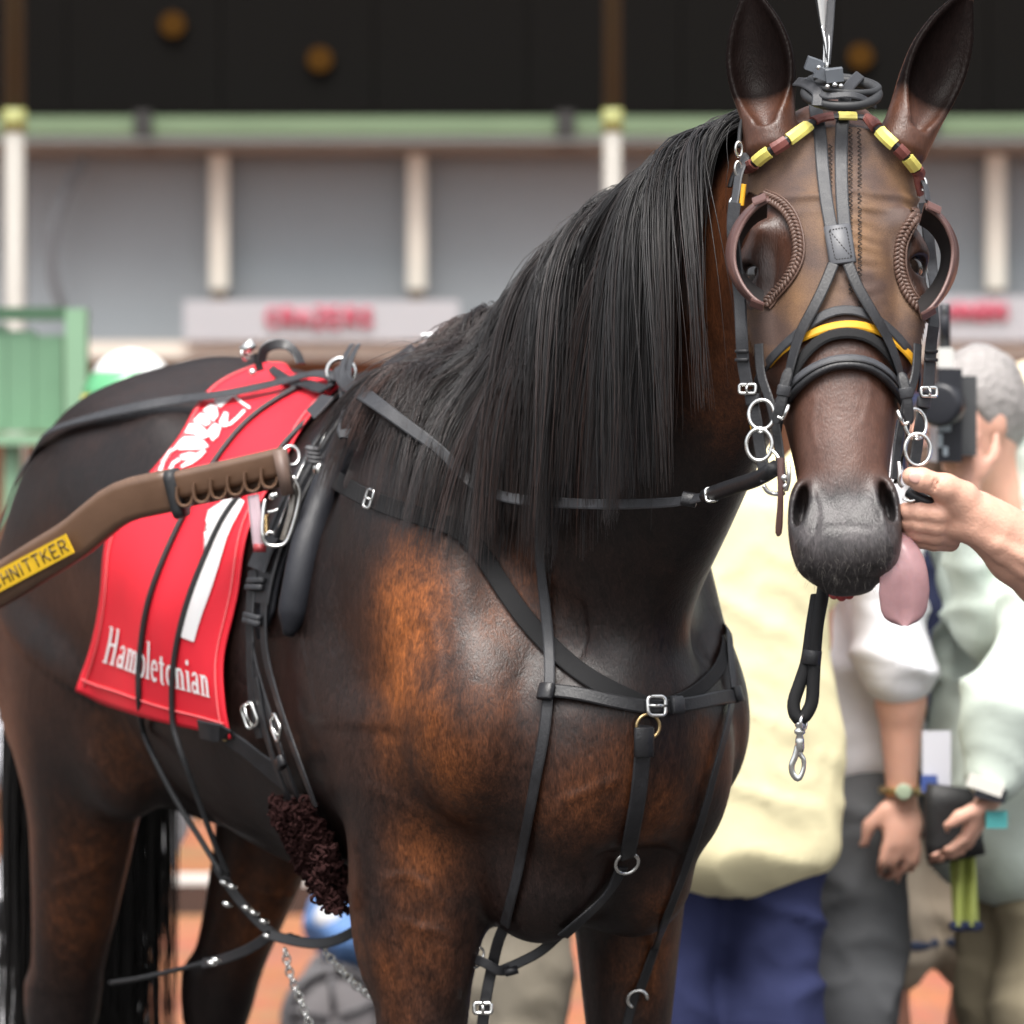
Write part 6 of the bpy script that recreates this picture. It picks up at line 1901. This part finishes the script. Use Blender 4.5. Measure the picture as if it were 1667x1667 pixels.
    cut_mesh('shorts' if shorts else 'trousers', Pn, step, pants, t, .022)
    if shoes:
        for hip, kne, an in kn:
            So = Sdf(); So.cone(an - UP * .035 * k - F.f * .02, an + (F.f * .16 - UP * .048) * k, .046 * k, .038 * k, k=.02)
            cut_mesh('shoe', So, .012, M_SHOE, t)
    Hr = Sdf()
    Hr.ell(hc + (UP * .022 - hf * .014) * k, np.array([.104, .085, .112]) * k, HA, k=.01)
    Hr.ell(hc + (hf * .075 - UP * .055) * k, np.array([.085, .12, .088]) * k, HA, k=.015, mode='s')
    if hat is None:
        cut_mesh('hair', Hr, .008, mat('hair', hair, .6, noise=(60, .4), bump=(90, .9, .006)), t, .01)
    else:
        cut_mesh('hair', Hr, .009, mat('hair', hair, .6, noise=(60, .4)), t, .006)
        Ht = Sdf(); Ht.ell(hc + UP * .05 * k, np.array([.115, .096, .098]) * k, HA, k=.01); Ht.ell(hc - UP * .055 * k, np.array([.2, .2, .075]) * k, HA, k=.01, mode='s')
        Ht.ell(hc + (hf * .115 + UP * .035) * k, np.array([.075, .075, .010]) * k, HA, k=.012)
        cut_mesh('cap', Ht, .008, hat, t)
    e_m = mat('eye_white', (.5, .48, .45), .2)
    for sd in (-1, 1):
        MB().ball(hc + (hl * .03 * sd + hf * .082 + UP * .013) * k, .0115 * k, 10, 8).build('eye', M_EYE, t)
    return t, F, joints, kn

# man in the yellow polo, turned away
M_YPOLO = cloth_mat('pale_yellow_cotton', (.82, .74, .47))
_f1 = Frame((W(1178, 1200, 7.5)[0], W(1178, 1200, 7.5)[1] + .12), R(200), .98)
x = W(1178, 1200, 7.5)
p1, F1, J1, K1 = person('person', "person in pale yellow polo shirt and navy trousers standing behind the horse's chest", (x[0], x[1] + .12), R(200), .98, M_YPOLO, cloth_mat('navy_cotton', (.030, .036, .095)), hem=.79, fold=.013, belly=.045, hair=(.2, .18, .16),
                        legs=((.09, .04), (-.10, -.03)), arms={'l': (_f1(.2, .10, 1.12), _f1(.1, .32, 1.08), _f1(.03, .45, 1.1), UP), 'r': (_f1(-.2, .10, 1.12), _f1(-.1, .32, 1.08), _f1(-.03, .45, 1.1), UP)})
# small printed badges on the shirt
for (px_, py_, w_, h_, c) in ((1303, 965, 24, 26, (.75, .25, .25)), (1303, 1052, 28, 16, (.22, .32, .52))):
    pass
# man in the white polo seen from the side
x = W(1388, 1200, 8.05)
Fq = Frame((x[0], x[1]), R(-88), .97)
aw = W(1468, 1290, 7.82); ae = W(1466, 1085, 7.80)
p2, F2, J2, K2 = person('person', 'person in white polo shirt and grey trousers wearing a wrist watch', (x[0], x[1]), R(-88), .97, cloth_mat('white_cotton', (.80, .79, .83)), cloth_mat('grey_wool', (.115, .118, .125)), hem=.93, belly=.02, sleeve=1.08, hair=(.25, .22, .2),
                        arms={'l': (ae, aw, W(1468, 1420, 7.80), np.array([-.3, .9, 0.0]))}, legs=((.09, -.01), (-.09, -.03)), skin=M_SKIN)
mb = MB(); mb.ring(aw + UP * .004, .034, .0075, (0, 0, 1), n=22, k=6, sx=1.0, up=(0, 1, 0)); w_ = thing('wrist_watch', 'metal wrist watch on the arm of the person in white polo', 'watch', aw)
mb.build('band', M_BRASS, w_); MB().lathe(aw + np.array([0, -.036, .004]), (0, -1, 0), [(0, .014), (.006, .014), (.007, .011)], 16).build('dial', mat('watch_dial', (.35, .42, .3), .3), w_)
b_ = MB(); b_.ring(F2(0, .0, .985), .152 * .97, .016, (0, 0, 1), n=30, k=6, sx=.72, up=F2.f); b_.build('belt', mat('black_belt', (.012, .012, .013), .4), p2)
# camera man in mint shirt with khaki trousers
x = W(1678, 1200, 7.95)
p4, F4, J4, K4 = person('person', 'grey haired person in pale mint shirt holding a video camera to the face', (x[0], x[1]), R(-62), .925, cloth_mat('mint_cotton', (.56, .63, .57)), cloth_mat('khaki_cotton', (.33, .28, .19)), hem=.80, belly=.03, sleeve=1.75, hair=(.30, .28, .27),
                        arms={'r': (W(1600, 1010, 7.80), W(1572, 800, 7.72), W(1565, 730, 7.72), np.array([0.3, 1, 0])), 'l': (W(1640, 1150, 7.62), W(1612, 1292, 7.60), W(1578, 1360, 7.60), np.array([-.8, .3, .1]))},
                        stoop=.10, headdrop=.03, skin=M_SKIN, legs=((.07, .02), (-.07, -.02)))
Bd = Sdf(); hc4 = F4(0, .135, 1.595); 
Bd.ell(hc4 + F4.f * .045 - UP * .085, (.062, .062, .055), np.stack([F4.f, F4.l, UP]), k=.02); cut_mesh('beard', Bd, .008, mat('brown_beard', (.10, .06, .04), .8, noise=(80, .4), bump=(90, .9, .006)), p4, .01)
vc = thing('video_camera', 'black shoulder video camera with microphone held by the grey haired person', 'video camera', W(1560, 700, 7.7))
M_BLK = mat('camera_black', (.014, .015, .02), .4, noise=(30, .3)); M_BLK2 = mat('camera_grey', (.06, .062, .065), .45, noise=(20, .3))
boxpx('housing', M_BLK, vc, 1526, 1566, 600, 752, 7.62, .16)
boxpx('side_block', M_BLK2, vc, 1566.5, 1590, 612, 742, 7.66, .14)
boxpx('microphone_base', mat('mic_white', (.6, .6, .57), .5), vc, 1527, 1552, 566, 598, 7.66, .03)
MB().tube([W(1538, 566, 7.68), W(1537, 495, 7.68)], .010, 12).build('microphone', M_BLK, vc)
MB().tube([W(1541, 506, 7.68), W(1533, 506, 7.68)], .012, 12).build('microphone_tip', M_BLK2, vc)
for q, (a, b, c, d_) in enumerate(((1517, 1550, 672, 684), (1517, 1548, 692, 702), (1518, 1534, 706, 728), (1526, 1543, 727, 742))):
    boxpx('button', mat('camera_label', (.42, .48, .52), .4), vc, a + 10, b, c, d_, 7.615, .006)
boxpx('green_label', mat('green_label', (.06, .25, .07), .5), vc, 1527, 1534, 645, 668, 7.615, .006)
MB().lathe(W(1545, 660, 7.62), (-.4, -1, 0), [(0, .03), (.03, .034), (.06, .036), (.061, .028)], 20).build('lens', M_BLK, vc)
# cream hat further back
x = W(1690, 740, 9.6)
p6, *_ = person('person', 'person in cream cap standing behind the camera holder', (x[0], x[1]), R(-20), .905, cloth_mat('lilac_cotton', (.60, .60, .70)), cloth_mat('stone_cotton', (.30, .27, .22)), hat=mat('cream_cap', (.72, .60, .42), .8), step=.014)
# person in shorts
x = W(1512, 1300, 8.6)
p5, F5, J5, K5 = person('person', 'person in navy top and beige knee shorts carrying a black bag', (x[0], x[1]), R(15), .96, cloth_mat('navy_knit', (.018, .022, .05)), cloth_mat('beige_cotton', (.40, .33, .25)), shorts=True, hem=.86, sleeve=.5, headdrop=.16, stoop=.10, skin=M_SKIN2, hair=(.06, .04, .03))
for hip, kne, an in K5:
    MB().ring(kne + UP * .035, .094, .012, (0, 0, 1), n=26, k=6, up=(0, 1, 0)).build('hem_trim', mat('navy_trim', (.03, .045, .09), .8), p5)
bg_ = thing('shoulder_bag', 'soft black bag with a white sheet of paper standing out of it', 'bag', W(1552, 1400, 7.72))
ca_ = W(1552, 1340, 7.72); v, f = sweep_box([ca_ + UP * .06 + np.array([.004, 0, 0]), ca_ + UP * .03, ca_ - UP * .03, ca_ - UP * .06 + np.array([.006, 0, 0])], .098, .05, .018, np.array([0, 1.0, 0]))
MB().add(v, f).build('bag_body', mat('bag_black', (.008, .008, .009), .6, noise=(20, .3), bump=(20, .4, .01)), bg_)
boxpx('paper_sheet', mat('paper', (.62, .62, .68), .7), bg_, 1502, 1548, 1190, 1290, 7.76, .004)
boxpx('blue_card', mat('blue_card', (.05, .09, .3), .6), bg_, 1500, 1526, 1262, 1290, 7.75, .004)
free_cord('carry_strap', [(1515, 1300, 8.46), (1524, 1100, 8.5), (1530, 900, 8.55), (1532, 800, 8.6)], .010, mat('strap_navy', (.02, .024, .05), .7), bg_, 30)
tw = thing('lime_towel', 'lime green towel with navy edge hanging below the black bag', 'towel', W(1568, 1510, 7.74))
tv_ = []; 
for i in range(9):
    for j in range(9):
        tv_.append(W(1546 + i * 5.2 + j * .8, 1392 + j * 14.5, 7.74 + .016 * math.sin(i * 1.5 + j * .3)))
tva = np.array(tv_); tfc = [(i * 9 + j, (i + 1) * 9 + j, (i + 1) * 9 + j + 1, i * 9 + j + 1) for i in range(8) for j in range(8)]
MB().add(list(tva) + list(tva + np.array([0, .008, 0])), tfc + [tuple(81 + k for k in q[::-1]) for q in tfc]).build('towel_cloth', mat('lime_cloth', (.40, .45, .12), .9, noise=(40, .15)), tw)
MB().tube([tva[i * 9 + 8] + np.array([0, .004, 0]) for i in range(9)], .009, 8).build('navy_edge', mat('navy_edge', (.02, .03, .08), .8), tw)
ph = thing('phone', 'small folded programme and phone in the hand of the person in mint shirt', 'phone', W(1604, 1285, 7.56))
MB().box(W(1604, 1278, 7.555), (.06, .012, .022), np.stack([nrm([1, 0, -.35]), [0, 1, 0], nrm([.35, 0, 1])])).build('programme', mat('programme', (.7, .68, .62), .6), ph, False)
MB().box(W(1612, 1292, 7.56), (.05, .02, .022), np.stack([nrm([1, 0, -.2]), [0, 1, 0], nrm([.2, 0, 1])])).build('phone_body', M_BLK, ph, False)
MB().box(W(1622, 1334, 7.575), (.035, .015, .028)).build('teal_wallet', mat('teal', (.06, .30, .30), .5), ph, False)

# driver in white behind the horse's rump, with striped helmet
x = W(212, 900, 9.6)
p7, F7, J7, K7 = person('person', "person in white driving suit and green helmet behind the horse's rump", (x[0], x[1]), R(10), .895, cloth_mat('white_suit', (.62, .62, .66)), cloth_mat('white_suit_trousers', (.70, .70, .72)), hem=.85, sleeve=1.8, step=.013,
                         arms={'r': (W(-20, 1060, 9.55), W(20, 1290, 9.4), W(20, 1400, 9.4), np.array([1, 0, 0.0]))}, legs=((-.04, 0), (-.30, .02)))
hm = thing('driving_helmet', "round green white and yellow helmet showing above the horse's rump", 'helmet', F7(0, .03, 1.7))
hcx = F7(0, .035, 1.66)
for q, (z0, z1, c) in enumerate(((-.02, .045, (.62, .55, .10)), (.045, .09, (.10, .38, .17)), (.09, .142, (.75, .77, .75)))):
    prof = []
    for z in np.linspace(z0, z1, 7):
        prof.append((z, .108 * math.sqrt(max(1e-4, 1 - (max(z, 0) / .1425) ** 2))))
    MB().lathe(hcx, (0.0, 0, 1), prof, 30).build('helmet_band', mat('helmet_%d' % q, c, .3, coat=.5), hm)
MB().lathe(hcx - UP * .02, (0, -.1, 1), [(0, .106), (.004, .116), (.008, .116), (.012, .106)], 30).build('brim', mat('helmet_brim', (.5, .45, .1), .4), hm)

# handler whose arm holds the bit
hxp = W(2030, 1000, 5.95)
wr0 = W(1592, 842, 5.665)
def handler():
    F = Frame((hxp[0], hxp[1]), R(-75), .98)
    el = W(1812, 1010, 5.78)
    t = thing('person', "person in blue shirt reaching out an arm to hold the horse's bit ring", 'person', F.p, 'people standing round the horse')
    Sk = Sdf(); A = F.ax
    hc = F(0, .03, 1.62); HA = np.stack([F.f, F.l, UP])
    Sk.ell(hc, (.098, .076, .118), HA, k=.02); Sk.ell(hc + F.f * .03 - UP * .07, (.062, .055, .055), HA, k=.03); Sk.cone(hc + F.f * .092, hc + F.f * .118 - UP * .022, .010, .014, k=.012)
    Sk.cone(hc - UP * .08 - F.f * .02, F(0, 0, 1.42), .054, .062, k=.04)
    sh_ = F(-.185, .02, 1.38); sl = F(.185, 0, 1.38)
    Sk.chain([sh_, el], [.055, .048], k=.03)
    Sk.chain([el, W(1715, 930, 5.72), W(1660, 893, 5.695), W(1620, 862, 5.675), wr0], [.048, .049, .043, .033, .028], k=.015)
    # tendons and veins of the forearm
    Sk.chain([W(1588, 868, 5.645), W(1625, 888, 5.647), W(1672, 912, 5.652)], [.004, .006, .006], k=.012)
    Sk.chain([W(1592, 880, 5.65), W(1630, 905, 5.655), W(1670, 935, 5.66)], [.003, .005, .005], k=.012)
    # palm, thenar, thumb
    Sk.ell(W(1580, 838, 5.668), (.032, .026, .027), np.stack([nrm([.85, .1, -.35]), [0, 1, 0], nrm([.35, 0, .85])]), k=.02)
    Sk.ell(W(1556, 815, 5.648), (.030, .018, .019), np.stack([nrm([.86, 0, -.38]), [0, 1, 0], nrm([.38, 0, .86])]), k=.014)
    Sk.ell(W(1562, 858, 5.668), (.026, .020, .016), np.stack([nrm([.97, .1, -.1]), [0, 1, 0], nrm([.1, 0, 1])]), k=.012)
    Sk.chain([W(1568, 808, 5.648), W(1538, 794, 5.636), W(1518, 787, 5.631)], [.0195, .0165, .0138], k=.008)
    Sk.chain([W(1518, 787, 5.631), W(1500, 781, 5.629), W(1484, 776, 5.629)], [.0138, .0148, .0118], k=.003)
    Sk.ell(W(1519, 789, 5.6165), (.0012, .004, .010), np.stack([nrm([.9, 0, -.35]), [0, 1, 0], nrm([.35, 0, .9])]), k=.003, mode='s')
    Sk.ell(W(1524, 791, 5.619), (.0012, .004, .010), np.stack([nrm([.9, 0, -.35]), [0, 1, 0], nrm([.35, 0, .9])]), k=.003, mode='s')
    # curled fingers below the bit
    for q, (yy, dd, rr) in enumerate(((834, 0, 1), (852, .006, .98), (867, .016, .92), (879, .030, .82))):
        Sk.chain([W(1556 - 3 * q, yy + 10 - q * 2, 5.668 + dd), W(1527 - 2 * q, yy + 3, 5.648 + dd), W(1500 - q, yy, 5.646 + dd)], [.0142 * rr, .0138 * rr, .0128 * rr], k=.0035)
        Sk.chain([W(1500 - q, yy, 5.646 + dd), W(1482, yy - 1, 5.658 + dd), W(1474, yy - 2, 5.676 + dd)], [.0128 * rr, .0118 * rr, .0105 * rr], k=.0025)
    # other arm and legs
    e2, w2 = F(.24, -.02, 1.12), F(.245, .05, .87)
    Sk.chain([sl, e2, w2], [.052, .042, .03], k=.03); hand(Sk, w2, F(.245, .09, .7), -F.l)
    kn = []
    for sd in (1, -1):
        hip, kne, an = F(sd * .09, 0, .92), F(sd * .10, .02, .49), F(sd * .10, 0, .08)
        kn.append((hip, kne, an)); Sk.chain([hip, kne, an], [.08, .055, .038], k=.03); Sk.cone(an - UP * .03, an + F.f * .14 - UP * .05, .038, .032, k=.03)
    Sk.ell(F(0, 0, 1.34), (.12, .17, .09), A, k=.05)
    a_, b_ = W(1468, 900, 5.70), W(1680, 740, 5.60)
    cut_mesh('body', Sk, .012, mat('skin_handler', (.66, .37, .27), .5, noise=(60, .18), bump=(230, .6, .0013), sss=.06), t,
             fine=[(a_[0], b_[0], .0024), (5.585, 5.78, .0024), (a_[2] - .06, b_[2], .0024)], project=2)
    MB().ball(W(1490, 778, 5.6155), (.0088, .0022, .0066), 16, 10, np.stack([nrm([.9, 0, -.35]), [0, 1, 0], nrm([.35, 0, .9])])).build('thumb_nail', mat('nail', (.66, .38, .32), .25), t)
    Sh = Sdf()
    Sh.loft(F(0, 0, 0), A, [(.80, 0, .01, .19, .13, .12), (1.0, 0, .01, .185, .13, .115), (1.25, 0, 0, .195, .13, .115), (1.36, 0, 0, .17, .10, .11), (1.48, 0, .01, .066, .06, .07)], k=.02, n=2.3)
    for s_, e_ in ((sh_, el), (sl, e2)):
        Sh.cone(s_, s_ + (e_ - s_) * .55, .075, .07, k=.04)
    cut_mesh('shirt', Sh, .013, cloth_mat('blue_cotton', (.12, .2, .42)), t, .02)
    Pn = Sdf(); Pn.loft(F(0, 0, 0), A, [(.80, 0, 0, .175, .115, .125), (1.0, 0, .005, .165, .115, .11)], k=.03, n=2.4)
    for hip, kne, an in kn:
        Pn.chain([hip - UP * .06, kne, an], [.098, .078, .075], k=.05)
        So = Sdf(); So.cone(an - UP * .035 - F.f * .02, an + F.f * .16 - UP * .048, .046, .038, k=.02); cut_mesh('shoe', So, .013, M_SHOE, t)
    cut_mesh('trousers', Pn, .013, cloth_mat('dark_trousers', (.05, .05, .055)), t, .02)
    Hr = Sdf(); Hr.ell(hc + UP * .022 - F.f * .014, (.104, .085, .112), HA, k=.01); Hr.ell(hc + F.f * .075 - UP * .055, (.085, .12, .088), HA, k=.015, mode='s')
    cut_mesh('hair', Hr, .010, mat('hair_brown', (.06, .04, .03), .6), t)
handler()
# rein end and curb chain inside the fist
rb = thing('bit_leather', 'short black leather held in the fist beside the bit', 'strap', W(1500, 810, 5.64))
free_cord('leather', [(1480, 800, 5.655), (1498, 812, 5.648), (1515, 820, 5.650), (1530, 824, 5.665)], .0085, M_LEATHER, rb, 16)
free_cord('thin_wire', [(1470, 812, 5.65), (1484, 816, 5.645), (1498, 808, 5.645)], .0016, M_CHROME, rb, 12)

# small cart with blue bag behind the horse
ct = thing('hand_cart', "small grey wheeled cart with blue and white bag seen under the horse's belly", 'cart', W(545, 1750, 10.4))
wc = W(545, 1662, 10.4); wc[2] = .128
M_TYRE = mat('grey_tyre', (.10, .095, .10), .6); M_HUB = mat('grey_hub', (.22, .205, .21), .5, noise=(10, .1))
for dx, dy in ((0, 0), (.02, .45)):
    c = wc + np.array([dx, dy, 0])
    wo = MB().ring(c, .112, .015, (.25, -1, 0), n=40, k=10).build('wheel', M_TYRE, ct)
    MB().lathe(c + np.array([0, .012, 0]), (.25, -1, 0), [(0, .100), (.008, .10), (.016, .08), (.017, .02)], 28).build('hub', M_HUB, wo)
    for q in range(5):
        a = q * 1.2566 + .4; dvec = nrm(np.array([math.cos(a), .25 * math.cos(a), math.sin(a)]))
        MB().tube([c + np.array([0, -.012, 0]) + dvec * .015, c + np.array([0, -.012, 0]) + dvec * .105], .007, 6).build('spoke', M_TYRE, wo)
MB().tube([wc + np.array([0, 0, 0]), wc + np.array([.02, .45, 0])], .010, 8).build('axle', M_TYRE, ct)
MB().tube([wc + np.array([.0, .2, .0]), wc + np.array([.05, .2, .14]), wc + np.array([.28, .2, .42])], .012, 8).build('frame', M_BLK2, ct)
Sb = Sdf(); Sb.ell(W(572, 1475, 10.5), (.10, .10, .085), None, k=.03); Sb.ell(W(580, 1520, 10.5), (.11, .11, .08), None, k=.05)
cut_mesh('blue_bag', Sb, .010, mat('blue_bag', (.10, .20, .42), .7, noise=(9, .5)), ct, .03)
Sb = Sdf(); Sb.ell(W(545, 1492, 10.42), (.045, .03, .04), None, k=.02); Sb.ell(W(605, 1505, 10.42), (.05, .03, .018), None, k=.02)
cut_mesh('white_wrapper', Sb, .010, mat('white_wrap', (.6, .6, .62), .6), ct, .01)
# rail of a sulky standing behind
rl = thing('parked_sulky', "dark rail of another sulky parked beyond the horse's hind legs", 'sulky', W(-20, 1490, 9.0))
MB().tube([W(-260, 1470, 8.9), W(-40, 1488, 9.0), W(75, 1500, 9.05)], .034, 12).build('rail', mat('sulky_black', (.012, .012, .013), .35), rl)
MB().tube([W(-100, 1540, 8.95), W(-20, 1560, 9.0), W(90, 1585, 9.05)], .011, 10).build('lower_rail', mat('sulky_black2', (.012, .012, .013), .35), rl)
cw = W(-330, 1500, 8.9)
wo = MB().ring((cw[0], cw[1], .33), .31, .02, (.9, -.4, 0), n=48, k=10).build('wheel', M_TYRE, rl)
for q in range(12):
    a = q * .5236; c = np.array([cw[0], cw[1], .33]); MB().tube([c, c + nrm(np.array([.4 * math.cos(a), .9 * math.cos(a), math.sin(a)])) * .30], .003, 5).build('spoke', M_CHROME, wo)
# person legs seen between the forelegs
x = W(812, 1600, 8.6)
p8, *_ = person('person', "person in khaki trousers and pale shirt hidden behind the horse's shoulder", (x[0], x[1]), R(150), .89, cloth_mat('pale_shirt', (.5, .5, .48)), cloth_mat('khaki_drill', (.27, .24, .19)), step=.014, legs=((.045, .02), (-.075, -.02)))
